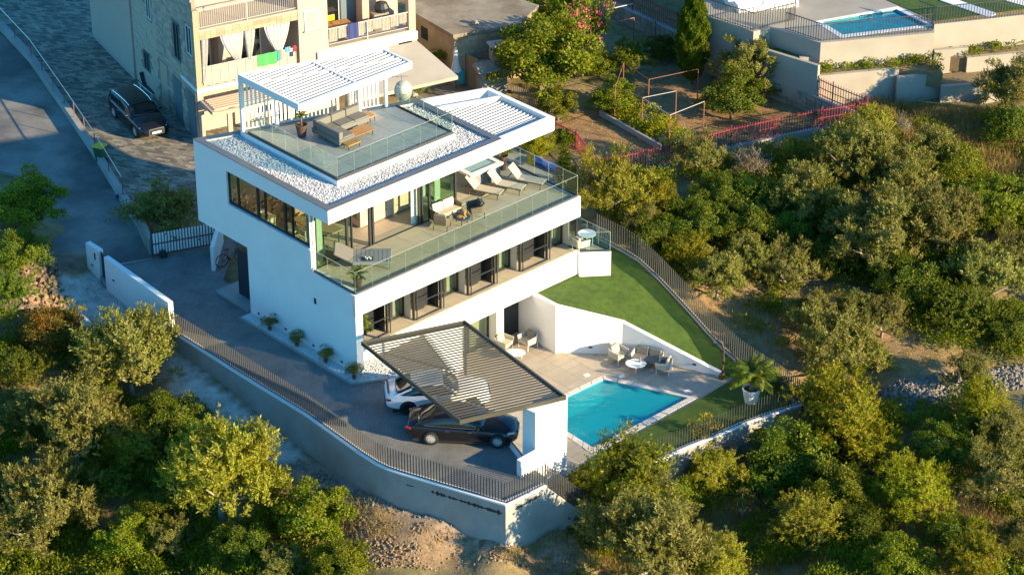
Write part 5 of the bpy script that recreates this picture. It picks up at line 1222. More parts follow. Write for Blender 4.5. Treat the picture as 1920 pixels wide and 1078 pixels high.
nb('door_niche', 'plaster_pink', (-.01, .02, 4.4, 5.4, .1, 2.75))
for y in (2.4, .5):
    o = nb('garage_door', 'blue_shutter', (-.02, .02, y, y+1.0, .05, 2.65))
    for q in range(6): MB().box(-.03, -.021, y+.02+q*.163, y+.02+q*.163+.15, .1, 2.6).build('board', 'blue_shutter', o)
nb('drain_pipe', 'steel', (-.1, -.02, .08, .16, 0, 3.0))
# lower balcony: mesh railing, windows, curtains
rl = nb('balcony_railing', 'pale_iron', (.35, 5.7, -.06, -.02, 4.36, 4.41), (.35, 5.7, -.06, -.02, 3.36, 3.4))
for q in range(11): MB().box(.4+q*.48, .4+q*.48+.44, -.045, -.035, 3.42, 4.34).build('panel', 'cloth_grey' if q % 5 == 3 else 'shutter', rl)
for q in range(12): MB().box(.37+q*.48, .395+q*.48, -.07, -.015, 3.25, 4.36).build('post', 'pale_iron', rl)
for x0, x1 in ((.75, 1.7), (3.3, 4.6)):
    o = nb('balcony_window', 'white_plastic', (x0, x1, 2.12, 2.2, 3.25, 3.33), (x0, x1, 2.12, 2.2, 5.8, 5.88), (x0, x0+.07, 2.12, 2.2, 3.3, 5.8), (x1-.07, x1, 2.12, 2.2, 3.3, 5.8), (x0, x1, 2.12, 2.19, 5.0, 5.06)); MB().box(x0+.05, x1-.05, 2.15, 2.165, 3.3, 5.82).build('pane', 'dark_glass', o)
nb('column', 'plaster_peach', (1.9, 2.3, 1.5, 2.19, 3.2, 5.95)); nb('column', 'plaster_peach', (.02, .3, .3, .7, 3.2, 5.95))
def hang(x0, x1, xg, zb, lb):
    n_ = 40; m_ = 14; vs_ = []; fs = []
    for j in range(m_+1):
        s = j/m_; g = .9*(s**1.5); zz = 5.95+(zb-5.95)*s
        for i in range(n_+1):
            t = i/n_; xa = x0+(x1-x0)*t; xx = xa*(1-g)+(xg+(t-.5)*.14)*g; vs_.append((xx, -.0+.07*math.sin(t*44), zz))
    for j in range(m_):
        for i in range(n_): k = j*(n_+1)+i; fs.append((k, k+1, k+n_+2, k+n_+1))
    me = MB().add(vs_, fs).mesh('balcony_curtain', 'curtain_white', True, False); o = link('balcony_curtain', me, None, C0, (0, 0, NR)); return tag(o, lb, 'curtain', 'curtains on the apartment balcony')
hang(.35, .75, .35, 3.5, 'narrow white curtain tied at the left corner of apartment balcony')
hang(1.45, 2.75, 2.4, 4.3, 'wide white gathered curtain left of centre on apartment balcony')
hang(2.8, 3.4, 3.0, 4.3, 'slim white gathered curtain at the middle of apartment balcony')
hang(3.95, 5.4, 4.7, 4.3, 'wide white gathered curtain at the right end of apartment balcony')
def on_nb(x, y, z): return Vector((C0.x+x*math.cos(NR)-y*math.sin(NR), C0.y+x*math.sin(NR)+y*math.cos(NR), z))
def cloth(name, x0, x1, z0, z1, m, lb, y=-.085, cat='laundry'):
    b = MB(); n_ = 10; vs_ = []; fs = []
    for i in range(n_+1):
        t = i/n_
        for zz in (z0, z1): vs_.append((x0+(x1-x0)*t, y-.02*math.sin(t*12+zz), zz))
    for i in range(n_): fs.append((2*i, 2*i+2, 2*i+3, 2*i+1))
    o = link(name, MB().add(vs_, fs).mesh(name, m, True, False), None, C0, (0, 0, NR)); return tag(o, lb, cat)
cloth('green_towel', 3.45, 4.55, 3.75, 4.44, 'towel_green', 'large green towel drying over the balcony railing')
cloth('teal_cloth', 4.56, 4.72, 3.85, 4.44, 'cloth_teal', 'narrow teal cloth hanging right of the green towel'); cloth('pink_cloth', 4.73, 4.85, 3.9, 4.44, 'cloth_pink', 'narrow pink cloth hanging beside the teal cloth')
cloth('blue_garment', 5.05, 5.35, 4.25, 4.55, 'cloth_blue', 'light blue garment drying at the end of balcony rail'); cloth('red_garment', 5.5, 5.68, 4.2, 4.55, 'cloth_red', 'small red garment drying at the railing corner'); cloth('dark_garment', 5.3, 5.5, 3.95, 4.22, 'cloth_navy', 'small dark garment hung below the blue one')
# upper balcony railing
ur = nb('upper_railing', 'pale_iron', (.3, 5.8, .02, .06, 7.56, 7.61), (.3, 5.8, .03, .05, 6.6, 6.63), (3.0, 3.05, .01, .07, 6.5, 7.6))
ub = MB().box(0, .018, .03, .05, 6.63, 7.56).mesh('bar', 'pale_iron')
for q in range(46): link('bar', ub, ur, (.34+q*.118, 0, 0))
# small window with a shutter
wn = nb('shuttered_window', 'white_plastic', (6.25, 7.05, -.05, .02, 5.2, 5.28), (6.25, 7.05, -.05, .02, 6.25, 6.32), (6.25, 6.31, -.05, .02, 5.28, 6.25), (6.99, 7.05, -.05, .02, 5.28, 6.25)); MB().box(6.31, 6.99, -.03, .0, 5.28, 6.25).build('shutter', 'shutter', wn); MB().box(6.18, 7.12, -.1, .02, 5.13, 5.2).build('sill', 'concrete_pale', wn)
# loggia on the right
nb('loggia_floor', 'concrete_pale', (7.6, 12.8, 0, 2.2, 3.85, 3.95)); nb('loggia_band', 'white', (6.9, 12.85, -.12, 0, 3.4, 3.85)); nb('loggia_pier', 'plaster_pink', (12.4, 12.8, 0, .4, 3.95, 10.5)); nb('inner_pier', 'plaster_pink', (10.2, 10.6, 1.2, 2.19, 3.95, 10)); nb('loggia_wall', 'blue_shutter', (9.3, 10.2, 2.0, 2.19, 3.95, 7))
o = nb('loggia_window', 'white_plastic', (7.7, 9.3, 2.1, 2.2, 3.95, 4.02), (7.7, 7.78, 2.1, 2.2, 4, 7), (9.2, 9.3, 2.1, 2.2, 4, 7)); MB().box(7.78, 9.2, 2.14, 2.16, 4.02, 7).build('pane', 'dark_glass', o)
rl = nb('loggia_railing', 'pale_iron', (7.65, 12.4, .04, .08, 4.98, 5.03), (7.65, 12.4, .05, .07, 4.1, 4.13), (9.9, 9.95, .03, .09, 3.95, 5.0))
for q in range(9): curtain_x = 7.7+q*.52; MB().add([(curtain_x+i*.026, .11+.02*math.sin(i*1.9+q), zz) for i in range(20) for zz in (4.2+.1*(q % 3), 4.96)], [(2*i, 2*i+2, 2*i+3, 2*i+1) for i in range(19)]).build('screen_cloth', 'cloth_grey', rl, recalc=False)
cloth('navy_towel', 8.75, 9.4, 4.15, 5.07, 'cloth_navy', 'navy towel hanging over the right loggia railing', y=.02)
tb = empty('balcony_table', on_nb(8.6, 1.2, 3.95), NR, 'wooden table on the right apartment loggia', 'table'); MB().box(-.8, .8, -.35, .35, .7, .75).build('table_top', 'wood_table', tb); leg4(tb, 'charcoal', (-.7, .7), (-.28, .28), .7); MB().lathe([(.2, .75), (.22, .78)], 14).build('board', 'teak', tb)
for dx, lb, m in ((-.55, 'beige chair at the left of the loggia table', 'fabric_sand'), (.1, 'bright yellow chair behind the loggia table', 'yellow')):
    c = empty('loggia_chair', on_nb(8.6+dx, 1.85, 3.95), NR, lb, 'chair'); MB().box(-.22, .22, -.2, .2, .42, .48).build('seat', m, c, bevel=.03); MB().box(-.22, .22, .16, .22, .48, .9).build('back', m, c, bevel=.03); leg4(c, 'charcoal', (-.18, .18), (-.16, .16), .42)
gq = empty('barbecue', on_nb(11.4, 1.3, 3.95), NR, 'dark covered barbecue on the right end of loggia', 'barbecue'); MB().box(-.6, .6, -.3, .3, 0, .85).build('cabinet', 'stone_slab', gq); MB().lathe([(.35, .85), (.42, 1.1), (.3, 1.35), (.05, 1.45)], 12).build('hood', 'charcoal', gq)
tag(MB().obox(on_nb(9.9, .9, 4.25), (.3, .1, 0), (-.1, .2, 0), (0, 0, .3)).build('storage_box', 'cloth_navy', bevel=.05), 'dark blue box beside the loggia table', 'box')
# lean-to roof below the loggia
MB().add([(7.2, -.13, 3.3), (12.8, -.13, 3.3), (13.6, -3.4, 2.35), (7.2, -3.4, 2.35), (7.2, -.13, 3.1), (12.8, -.13, 3.1), (13.6, -3.4, 2.15), (7.2, -3.4, 2.15)], [(0, 1, 2, 3), (7, 6, 5, 4), (0, 4, 5, 1), (1, 5, 6, 2), (2, 6, 7, 3), (3, 7, 4, 0)]).build('lean_to_roof', 'concrete_pale', NB)
nb('side_pier', 'concrete_pale', (12.5, 12.82, -.1, .3, 0, 3.4)); nb('roller_blind', 'curtain_white', (7.1, 11, -.35, -.14, 3.25, 3.42), bevel=.05)
# peach slatted lean-to at street corner
pp = nb('peach_pergola', 'plaster_pink', (.3, 5.5, -1.7, -1.55, 2.3, 2.5), (.1, .3, -1.7, -.0, 2.35, 2.55))
for q in range(6): MB().box(.3, 5.5, -.3-q*.24, -.3-q*.24+.1, 2.52, 2.62).build('slat', 'plaster_pink', pp)
MB().box(.95, 1.2, -1.68, -1.5, 0, 2.3).build('post', 'plaster_pink', pp); MB().box(4.4, 4.65, -1.68, -1.5, 0, 2.3).build('post', 'plaster_pink', pp)
# ---------------------------------------------------------------- old stone house and courtyard
hz = 2.9
hp = XY([(773, 22), (850, 66), (975, 44), (1010, 10), (860, -40), (780, -40)], hz)
oh = empty('old_house', (*hp[1], -.4), 0, 'old flat roofed stone house with cracked grey roof behind courtyard', 'house')
MB().prism(ccw(hp), hz-.22, hz).build('roof', 'old_roof', oh, world=True)
ct_ = (sum(p[0] for p in hp)/6, sum(p[1] for p in hp)/6); hw_ = [(ct_[0]+(p[0]-ct_[0])*.955, ct_[1]+(p[1]-ct_[1])*.955) for p in hp]
MB().prism(ccw(hw_), -.8, hz-.22).build('wall', 'old_plaster', oh, world=True)
def on_wall(i, t, z, out=.02):
    a = Vector((*hw_[i], 0)); c = Vector((*hw_[i+1], 0)); dn = (c-a).normalized(); nr = Vector((dn.y, -dn.x, 0)); 
    return a.lerp(c, t)+nr*out+Vector((0, 0, z)), dn, nr
p, dn, nr = on_wall(0, .25, 1.9); MB().obox(p, dn*.3, nr*.03, Vector((0, 0, .35))).build('window', 'charcoal', oh, world=True)
MB().tube([Vector((hp[1][0], hp[1][1], hz))+Vector((1.2, 1.5, 0)), Vector((hp[1][0], hp[1][1], hz))+Vector((1.2, 1.5, .25))], .18, 8).build('roof_vent', 'stone_slab', oh, world=True)
# stones in its sunny wall
a = Vector((*hw_[1], 0)); c = Vector((*hw_[2], 0)); dn = (c-a).normalized(); nr = Vector((dn.y, -dn.x, 0)); Ls = (c-a).length
zz = -.3
while zz < 2.5:
    s = .02
    while s < Ls-.1:
        wd = min(.3+rng.random()*.35, Ls-s); 
        if rng.random() < .8: MB().obox(a+dn*(s+wd/2)+nr*.0+Vector((0, 0, zz+.15)), dn*(wd/2-.012), nr*(.02+.02*rng.random()), Vector((0, 0, .135))).build('stone', 'stone_beam', oh, world=True)
        s += wd
    zz += .29
hb_ = empty('hanging_plant', on_wall(0, .72, .9, .2)[0], 0, 'trailing plant in a hanging trough on the old house wall', 'plant'); MB().box(-.35, .35, -.12, .12, 0, .18).build('trough', 'terracotta', hb_)
cz = -.25
sheet('courtyard', XY([(780, 40), (850, 90), (930, 140), (960, 200), (820, 240), (700, 170), (640, 60)], cz), cz, 'old_roof', thick=.4)
ra, rb_ = P(828, 148, cz), P(918, 176, cz); ra = P(827, 73, cz+1.9); ra.z = cz; rb_ = P(914, 122, cz+1.9); rb_.z = cz
rf = empty('reed_fence', ra, math.atan2(rb_.y-ra.y, rb_.x-ra.x), 'tall brown reed screen fence along the courtyard', 'fence'); Lr = (rb_-ra).length
ns = int(Lr/.09)
for q in range(ns): MB().box(q*.09, q*.09+.08, -.02-.01*rng.random(), .02, 0, 1.85+.08*rng.random()).build('reed', 'reed', rf)
MB().box(0, Lr, .025, .06, .5, .56).box(0, Lr, .025, .06, 1.5, 1.56).build('cross_bar', 'bark', rf)
pu = empty('parasol', P(855, 166, cz), 0, 'closed pale parasol on a dark pole in the courtyard', 'parasol'); MB().tube([(0, 0, 0), (0, 0, 2.55)], .025, 8).build('pole', 'charcoal', pu)
b = MB(); prof = [(.05, 2.5), (.13, 2.2), (.12, 1.75), (.22, 1.25), (.27, 1.05)]; n_ = 24; vs_ = []; fs = []
for r_, zz in prof:
    for j in range(n_): t = 2*math.pi*j/n_; rr = r_*(1+.18*math.cos(6*t)); vs_.append((rr*math.cos(t), rr*math.sin(t), zz))
for i in range(4):
    for j in range(n_): fs.append((i*n_+j, i*n_+(j+1) % n_, (i+1)*n_+(j+1) % n_, (i+1)*n_+j))
MB().add(vs_, fs).build('canopy', 'parasol', pu, smooth=True)
tag(MB().obox(P(864, 160, cz)+Vector((0, 0, .55)), (.18, 0, 0), (0, .1, 0), (.03, 0, .4)).build('hanging_cloth', 'cloth_teal', bevel=.05), 'teal cloth hanging beside the closed parasol', 'cloth')
tag(MB().obox(P(875, 152, cz)+Vector((0, 0, .5)), (.35, .1, 0), (-.1, .3, 0), (0, 0, .5)).build('covered_heap', 'fabric_blue', bevel=.1), 'dark covered garden furniture against the reed fence', 'furniture')
rk = empty('drying_rack', P(818, 148, cz), R(30), 'rusty metal rack with shelves in the courtyard', 'rack')
for x in (-.7, .7):
    for y in (-.3, .3): MB().tube([(x, y, 0), (x, y, 1.1)], .02, 6).build('post', 'rust_iron', rk)
for z_ in (.5, 1.08): MB().box(-.72, .72, -.32, .32, z_, z_+.03).build('shelf', 'rust_iron', rk)
tag(MB().lathe([(.2, 0), (.28, .18), (.26, .18), (.18, .02)], 14, tuple(P(839, 118, cz+1.0))).build('basin', 'tub_mint'), 'mint green plastic basin on the courtyard rack', 'basin')
# stone barbecue oven with chimney
ov = empty('barbecue_oven', P(922, 172, cz), R(20), 'stone garden oven with gabled slab roof and open chimney', 'oven')
MB().box(-.75, .75, -.5, .5, 0, 1.0).build('base', 'stone_slab', ov); MB().box(-.7, -.5, -.48, .48, 1.0, 1.5).box(.5, .7, -.48, .48, 1.0, 1.5).box(-.5, .5, .3, .48, 1.0, 1.5).build('hearth', 'stone_slab', ov)
MB().add([(-.95, -.65, 1.45), (.95, -.65, 1.45), (.95, .65, 1.45), (-.95, .65, 1.45), (-.95, 0, 1.95), (.95, 0, 1.95)], [(0, 1, 5, 4), (2, 3, 4, 5), (1, 2, 5), (3, 0, 4), (0, 3, 2, 1)]).build('roof', 'stone_slab', ov)
MB().box(-.05, .65, -.3, .3, 1.7, 2.45).build('chimney', 'stone_slab', ov)
for x in (-.02, .54):
    for y in (-.28, .18): MB().box(x, x+.1, y, y+.1, 2.45, 2.8).build('chimney_post', 'concrete_pale', ov)
MB().box(-.15, .75, -.4, .4, 2.8, 2.88).build('chimney_cap', 'concrete_pale', ov); MB().box(-.95, .0, -.03, .03, 1.95, 2.0).build('ridge', 'roof_tile', ov)
# grey rail stubs behind the villa's roof
bar_fence('rear_fence', 'row of grey bars behind the white roof louvers by the trees', [P(960, 190, -.3), P(1040, 232, -.5)], .16, 1.1, .035, 'steel')
# blue padded mat behind the terrace, neighbour's
tag(MB().obox(P(1032, 315, -.4)+Vector((0, 0, .1)), (1.1, -1.0, 0), (.2, .22, 0), (0, 0, .1)).build('blue_mat', 'blue_mat', bevel=.05), 'long blue padded mat lying beyond the terrace glass', 'mat')
sheet('side_path', XY([(960, 270), (1010, 290), (1070, 345), (1040, 360), (950, 300)], -.45), -.42, 'concrete_pale', thick=.3)

# ---------------------------------------------------------------- garden: trellis, red fence, walls
gz_ = -.7
def iron(u, v, vt, m='rust_iron'):
    p = P(u, v, gz_); 
    b_ = -(vt-539)/FPX; dz = (b_*p.y*cp-p.y*sp)/(cp+b_*sp); return p, dz+CAM_H
tr = empty('garden_trellis', P(1240, 250, gz_), 0, 'thin rusty trellis of posts and rails over the dry garden', 'trellis')
tops = {}
for key, u, v, vt in (('a', 1152, 226, 150), ('b', 1203, 245, 171), ('c', 1254, 278, 198), ('d', 1168, 178, 150), ('e', 1215, 210, 168), ('f', 1266, 232, 160), ('g', 1318, 252, 214), ('h', 1307, 190, 186)):
    p, zt_ = iron(u, v, vt); zt_ = gz_+1.95; MB().tube([p, Vector((p.x, p.y, zt_))], .03, 6).build('post', 'rust_iron', tr, world=True); tops[key] = Vector((p.x, p.y, zt_))
for a_, b_ in (('a', 'b'), ('b', 'c'), ('a', 'd'), ('b', 'f'), ('c', 'g'), ('e', 'h'), ('d', 'e')): MB().tube([tops[a_], tops[b_]], .016, 6).build('rail', 'pale_iron' if a_ in 'bc' else 'rust_iron', tr, world=True)
pr_ = empty('rear_trellis', P(1180, 90, -.4), 0, 'rust red pergola pipes beside the pink oleander', 'trellis')
q0, q1, q2 = P(1108, 52, 1.9), P(1189, 34, 1.9), P(1230, 10, 1.9)
for q in (q0, q1, q2): MB().tube([Vector((q.x, q.y, -.6)), q], .03, 6).build('post', 'rust_iron', pr_, world=True)
MB().tube([q0, q1], .03, 6).build('rail', 'rust_iron', pr_, world=True); MB().tube([q0+Vector((0, 2, 0)), q1+Vector((0, 2, 0))], .03, 6).build('rail', 'pale_iron', pr_, world=True)
# garden path of pale slabs
gpath = MB().prism(ccw(XY([(1165, 195), (1190, 195), (1290, 268), (1300, 285), (1262, 285)], gz_)), gz_-.3, gz_+.03).build('garden_path', 'concrete', None); tag(gpath, kind='structure')
tag(MB().beam(P(1125, 215, gz_)+Vector((0, 0, .1)), P(1240, 280, gz_)+Vector((0, 0, .1)), .12, .3).build('bed_kerb', 'concrete'), 'long concrete kerb edging the left garden bed', 'kerb')
# red iron fence on its stone wall
RF = [P(1150, 5, .5), P(1186, 22, .5), P(1270, 61, .45), P(1340, 96, .4), P(1451, 149, .35), P(1507, 170, .3), P(1560, 195, .1), P(1624, 221, -.2)]
root = empty('garden_stone_wall', RF[2], 0, 'low rough stone wall carrying the red fence behind the garden', 'wall')
b = MB()
for i in range(len(RF)-1): b.beam(RF[i]+Vector((0, 0, -.65)), RF[i+1]+Vector((0, 0, -.65)), .3, 1.3)
b.build('core', 'stone_mortar', root, world=True)
b = MB()
for i in range(len(RF)-1): b.beam(RF[i]+Vector((0, 0, .03)), RF[i+1]+Vector((0, 0, .03)), .38, .08+.001*i)
b.build('cap', 'concrete', root, world=True)
for i in range(len(RF)-1):
    p, q = RF[i], RF[i+1]; dn = (q-p).normalized(); nr = Vector((dn.y, -dn.x, 0)); s = 0
    while s < (q-p).length-.1:
        wd = .3+rng.random()*.3
        for zz in (-.15, -.42, -.69, -.96): MB().obox(p+dn*(s+wd/2)+nr*.15+Vector((0, 0, zz)), dn*(wd/2-.02), nr*(.03+.03*rng.random()), Vector((0, 0, .12))).build('stone', 'garden_stone', root, world=True)
        s += wd
def red_fence(line, label):
    f_ = bar_fence('red_iron_fence', label, line, .16, 1.15, .028, 'red_iron', rails=[(1.0, .04), (.55, .035), (.15, .04)], group='red iron fences')
    pm__ = MB().box(-.035, .035, -.035, .035, 0, 1.25).mesh('post', 'red_iron')
    for p in line: link('post', pm__, f_, p-f_.location)
    return f_
red_fence([p+Vector((0, 0, .07)) for p in RF], 'dark red iron fence on top of the garden stone wall')
RF2 = [P(1624, 226, -.6), P(1540, 240, -.65), P(1450, 258, -.7), P(1370, 276, -.75), P(1280, 300, -.8), P(1200, 320, -.85), P(1120, 336, -.85)]
red_fence([p+Vector((0, 0, .05)) for p in RF2], 'bright red iron fence along the lower garden edge above the olive grove')
root = empty('garden_kerb_wall', RF2[3], 0, 'pale kerb wall under the lower red fence', 'wall'); b = MB()
for i in range(len(RF2)-1): b.beam(RF2[i]+Vector((0, 0, -.35)), RF2[i+1]+Vector((0, 0, -.35)), .25, .8+.002*i)
b.build('wall', 'concrete', root, world=True)
red_fence([P(1040, 262, -.55), P(1080, 282, -.7), P(1120, 336, -.85)], 'short rust red fence beside the green bushes right of villa roof')

# ---------------------------------------------------------------- villa terrace at upper right
DZ = 3.0
def cwall(name, a, c, h, th, label, m='concrete_pale', drop=None):
    d_ = c-a; d_.z = 0; dn = d_.normalized(); nr = Vector((-dn.y, dn.x, 0))
    b = MB(); h0 = a.z-h; b.obox((a+c)/2+nr*th/2+Vector((0, 0, -h/2)), Vector(((c-a).x/2, (c-a).y/2, 0)), nr*th/2, Vector((0, 0, h/2))) if abs(a.z-c.z) < .01 else b.add([a-Vector((0, 0, h)), c-Vector((0, 0, h+c.z-a.z)), c-Vector((0, 0, h+c.z-a.z))+nr*th, a-Vector((0, 0, h))+nr*th, a, c, c+nr*th, a+nr*th], [(0,3,2,1),(4,5,6,7),(0,1,5,4),(1,2,6,5),(2,3,7,6),(3,0,4,7)])
    return tag(b.build(name, m), label, 'wall')
A0, A1, A2, A3, A4 = P(1330, 34, DZ), P(1413, 60, DZ), P(1539, 81, DZ), P(1752, 62, DZ), P(1445, 52, DZ)
deck_poly = XY([(1318, 30), (1413, 60), (1445, 52), (1539, 81), (1752, 62), (1754, 20), (1990, -10), (1900, -250), (1300, -250)], DZ)
ud = bpy.data.meshes.new('upper_deck'); bm = bmesh.new(); up_in = XY([(1580, 66), (1540, 41), (1680, 18), (1740, 47)], DZ); up_out = XY([(1576, 72), (1527, 41), (1683, 13), (1752, 49)], DZ)
hole_slab(bm, deck_poly, up_out, DZ-.3, DZ); bmesh.ops.recalc_face_normals(bm, faces=bm.faces); bm.to_mesh(ud); bm.free(); ud.materials.append(M['concrete_pale']); tag(link('upper_deck', ud), kind='structure')
cwall('deck_wall', P(1318, 30, DZ-.02), P(1413, 60, DZ-.02), 3.4, .2, 'shaded grey concrete wall below the dark railing beside the cypress')
cwall('deck_wall', P(1445, 52, DZ-.02), P(1539, 81, DZ-.02), 2.2, .2, 'blue shaded concrete wall of the planter pit below the upper pool')
cwall('deck_wall', P(1413, 60, DZ-.03), P(1445, 52, DZ-.03), 3.4, .2, 'short lit concrete wall at the corner of planter pit')
cwall('deck_wall', P(1539, 81, DZ-.02), P(1752, 62, DZ-.02), 3.4, .25, 'long sunlit concrete wall under the upper swimming pool')
cwall('terrace_wall', P(1752, 46, DZ+.3), P(1980, 22, DZ+.3), 3.0, .25, 'high sunlit concrete wall below the upper right lawn')
cwall('planter_wall', P(1413, 87, 2.1), P(1534, 124, 2.1), 2.4, .22, 'grey concrete planter wall with flat top beside the red fence')
cwall('planter_wall', P(1500, 109, 2.0), P(1541, 106, 2.0), 1.2, .2, 'short sunlit wall closing the planter pit at right')
cwall('step_wall', P(1536, 143, 1.5), P(1686, 129, 1.5), 2.4, .25, 'sunlit concrete step wall left of the stepped walls')
cwall('step_wall', P(1684, 146, 1.2), P(1768, 137, 1.2), 2.4, .25, 'blue shaded concrete step wall in the middle of the slope')
cwall('step_wall', P(1766, 163, .7), P(1842, 157, .7), 1.9, .25, 'dappled concrete step wall lowest on the slope')
cwall('step_wall', P(1752, 95, 1.95), P(1816, 90, 1.95), 2.4, .25, 'dappled concrete step wall below the corner of upper pool wall')
cwall('step_wall', P(1814, 109, 1.55), P(1990, 92, 1.55), 2.4, .25, 'sunlit concrete step wall at the right edge behind dark tree')
cwall('step_wall', P(1840, 180, .3), P(1900, 174, .3), 1.5, .25, 'low sunlit concrete block at the foot of step walls')
for nm, pl_, zz in (('terrace_bed', [(1536, 143), (1686, 129), (1768, 137), (1752, 110), (1536, 122)], 1.4), ('terrace_bed', [(1814, 109), (1990, 92), (1990, 66), (1752, 92), (1752, 104)], 1.5), ('terrace_bed', [(1766, 163), (1842, 157), (1990, 145), (1990, 118), (1816, 132), (1760, 142)], .65)): sheet(nm, XY(pl_, zz), zz, 'bed_soil', thick=.9)
sheet('planter_turf', XY([(1440, 92), (1460, 90), (1505, 108), (1495, 112)], 1.9), 1.9, 'turf', thick=.3)
UPO = empty('upper_swimming_pool', (*up_in[0], DZ-1), 0, 'small blue pool behind railing on the upper right terrace', 'pool'); pi = ccw(up_in)
b = MB().add([(*p, DZ-1.0) for p in pi]+[(*p, DZ-.01) for p in pi], [(0, 1, 2, 3)]+[(i, (i+1) % 4, 4+(i+1) % 4, 4+i) for i in range(4)]); b.build('basin', 'pool_tile_dark', UPO, world=True, recalc=False)
pco = ccw(up_out)
for i in range(4):
    q = [Vector(pi[i]), Vector(pi[(i+1) % 4]), Vector(pco[(i+1) % 4]), Vector(pco[i])]; MB().prism(ccw([(p.x, p.y) for p in q]), DZ-.05, DZ+.02).build('coping', 'white', UPO, world=True)
tag(MB().add([(*p, DZ-.12) for p in pi], [(0, 1, 2, 3)]).build('upper_pool_water', 'water', recalc=False), kind='structure')
sheet('upper_turf', XY([(1655, -2), (1752, 40), (1990, 8), (1990, -60), (1700, -60)], DZ), DZ+.03, 'turf', thick=.05)
tag(MB().beam(P(1770, -2, DZ+.06), P(1862, 30, DZ+.06), .75, .05).build('garden_walk', 'white'), kind='structure')
tag(MB().beam(P(1880, -5, DZ+.06), P(1940, 12, DZ+.06), .75, .05).build('garden_walk', 'white'), kind='structure')
for ln, lb in (([(1318, 28), (1413, 58), (1440, 50), (1490, 38), (1490, 6)], 'dark bar railing on the deck wall beside the cypress'), ([(1473, 56), (1539, 78), (1640, 69), (1748, 59), (1750, 44), (1720, 34)], 'dark bar railing around the upper swimming pool'), ([(1755, 46), (1860, 35), (1990, 20)], 'dark bar railing on the upper right lawn wall')):
    bar_fence('deck_railing', lb, [P(u, v, DZ+(.3 if u > 1754 else 0)) for u, v in ln], .17, 1.05, .03, 'anthracite', rails=[(1.03, .04), (.08, .03)], group='upper terrace railings')
hv = empty('upper_villa', P(1440, 12, DZ), R(14), 'white corner of another villa at the top edge above railing', 'house')
MB().box(-2.2, 1.3, .5, 6, 0, 6).build('wall', 'white', hv); MB().box(-2.0, 1.6, -.6, .2, 0, .45).build('planter', 'white', hv, bevel=.05); MB().box(1.3, 1.42, .2, 6, 0, 6).build('glass_wall', 'dark_glass', hv)
# ---------------------------------------------------------------- vegetation
import numpy as np
nr_ = np.random.RandomState(3)
def leaves_mesh(name, pos, dirs, ln, wd, m, droop=0.0, ctr=None, jit=.45):
    """one bent quad (two triangles) per leaf: pos (N,3), dirs (N,3)"""
    N = len(pos); d = dirs/np.linalg.norm(dirs, axis=1)[:, None]; r = pos-pos.mean(0) if ctr is None else pos-ctr; r = r/(np.linalg.norm(r, axis=1)[:, None]+1e-6)+np.array([0, 0, .35])+nr_.normal(size=(N, 3))*jit; s = np.cross(d, r); s /= np.linalg.norm(s, axis=1)[:, None]+1e-9
    l = ln*(.65+.7*nr_.rand(N))[:, None]; w_ = wd*(.7+.6*nr_.rand(N))[:, None]
    a = pos; b = pos+d*l*.5+s*w_*.5; c = pos+d*l; c[:, 2] -= droop*l[:, 0]; e = pos+d*l*.5-s*w_*.5
    v = np.stack([a, b, c, e], 1).reshape(-1, 3)
    me = bpy.data.meshes.new(name); me.vertices.add(4*N); me.vertices.foreach_set('co', v.ravel().astype('f'))
    me.loops.add(4*N); me.loops.foreach_set('vertex_index', np.arange(4*N, dtype='i')); me.polygons.add(N)
    me.polygons.foreach_set('loop_start', np.arange(0, 4*N, 4, dtype='i')); me.polygons.foreach_set('loop_total', np.full(N, 4, dtype='i'))
    me.update(); me.validate(); me.materials.append(M[m]); return me
def sph(n): v = nr_.normal(size=(n, 3)); return v/np.linalg.norm(v, axis=1)[:, None]
def clump_points(centers, radii, per, flat=.8, shell=.45, up=.5, out=.8, rnd=.6):
    P_, D_ = [], []
    for c, r in zip(centers, radii):
        n_ = int(per*(r/.5)**2); u = sph(n_); u[:, 2] = np.abs(u[:, 2])*.9-.25*(nr_.rand(n_) < .5)
        rad = r*(shell+(1-shell)*nr_.rand(n_)**.6); p = u*rad[:, None]; p[:, 2] *= flat; P_.append(p+c)
        D_.append(u*out+np.array([0, 0, up])+nr_.normal(size=(n_, 3))*rnd)
    return np.concatenate(P_), np.concatenate(D_)
def limb_tube(b, p0, p1, r0, r1, bend=.15, n=4):
    p0 = Vector(p0); p1 = Vector(p1); pts = []; rr = []
    for i in range(n+1):
        t = i/n; q = p0.lerp(p1, t)
        if 0 < i < n: q += Vector((rng.uniform(-1, 1), rng.uniform(-1, 1), rng.uniform(-.3, .6)))*bend*(p1-p0).length*.4
        pts.append(q); rr.append(r0+(r1-r0)*t)
    b.tube(pts, rr, 6)
PROTO = {}
def shoot_points(centers, radii, per, flat=.85, up=.6, out=.6, rnd=.5, k=15):
    P_, D_ = [], []
    for c, r in zip(centers, radii):
        ns = max(4, int(k*(r/.5)**1.5)); u = sph(ns); u[:, 2] = np.abs(u[:, 2])*1.0-.2; sd_ = u*out+np.array([0, 0, up])+nr_.normal(size=(ns, 3))*.25; sd_ /= np.linalg.norm(sd_, axis=1)[:, None]
        st = u*(r*.45); m_ = max(6, int(per*(r/.5)**2/ns)); t = nr_.rand(ns, m_)**.8; ln_ = r*(.6+.9*nr_.rand(ns))
        p = st[:, None, :]+sd_[:, None, :]*(t*ln_[:, None])[:, :, None]+nr_.normal(size=(ns, m_, 3))*.035; p[:, :, 2] *= flat
        d = sd_[:, None, :]*.9+nr_.normal(size=(ns, m_, 3))*rnd
        P_.append(p.reshape(-1, 3)+c); D_.append(d.reshape(-1, 3))
    return np.concatenate(P_), np.concatenate(D_)
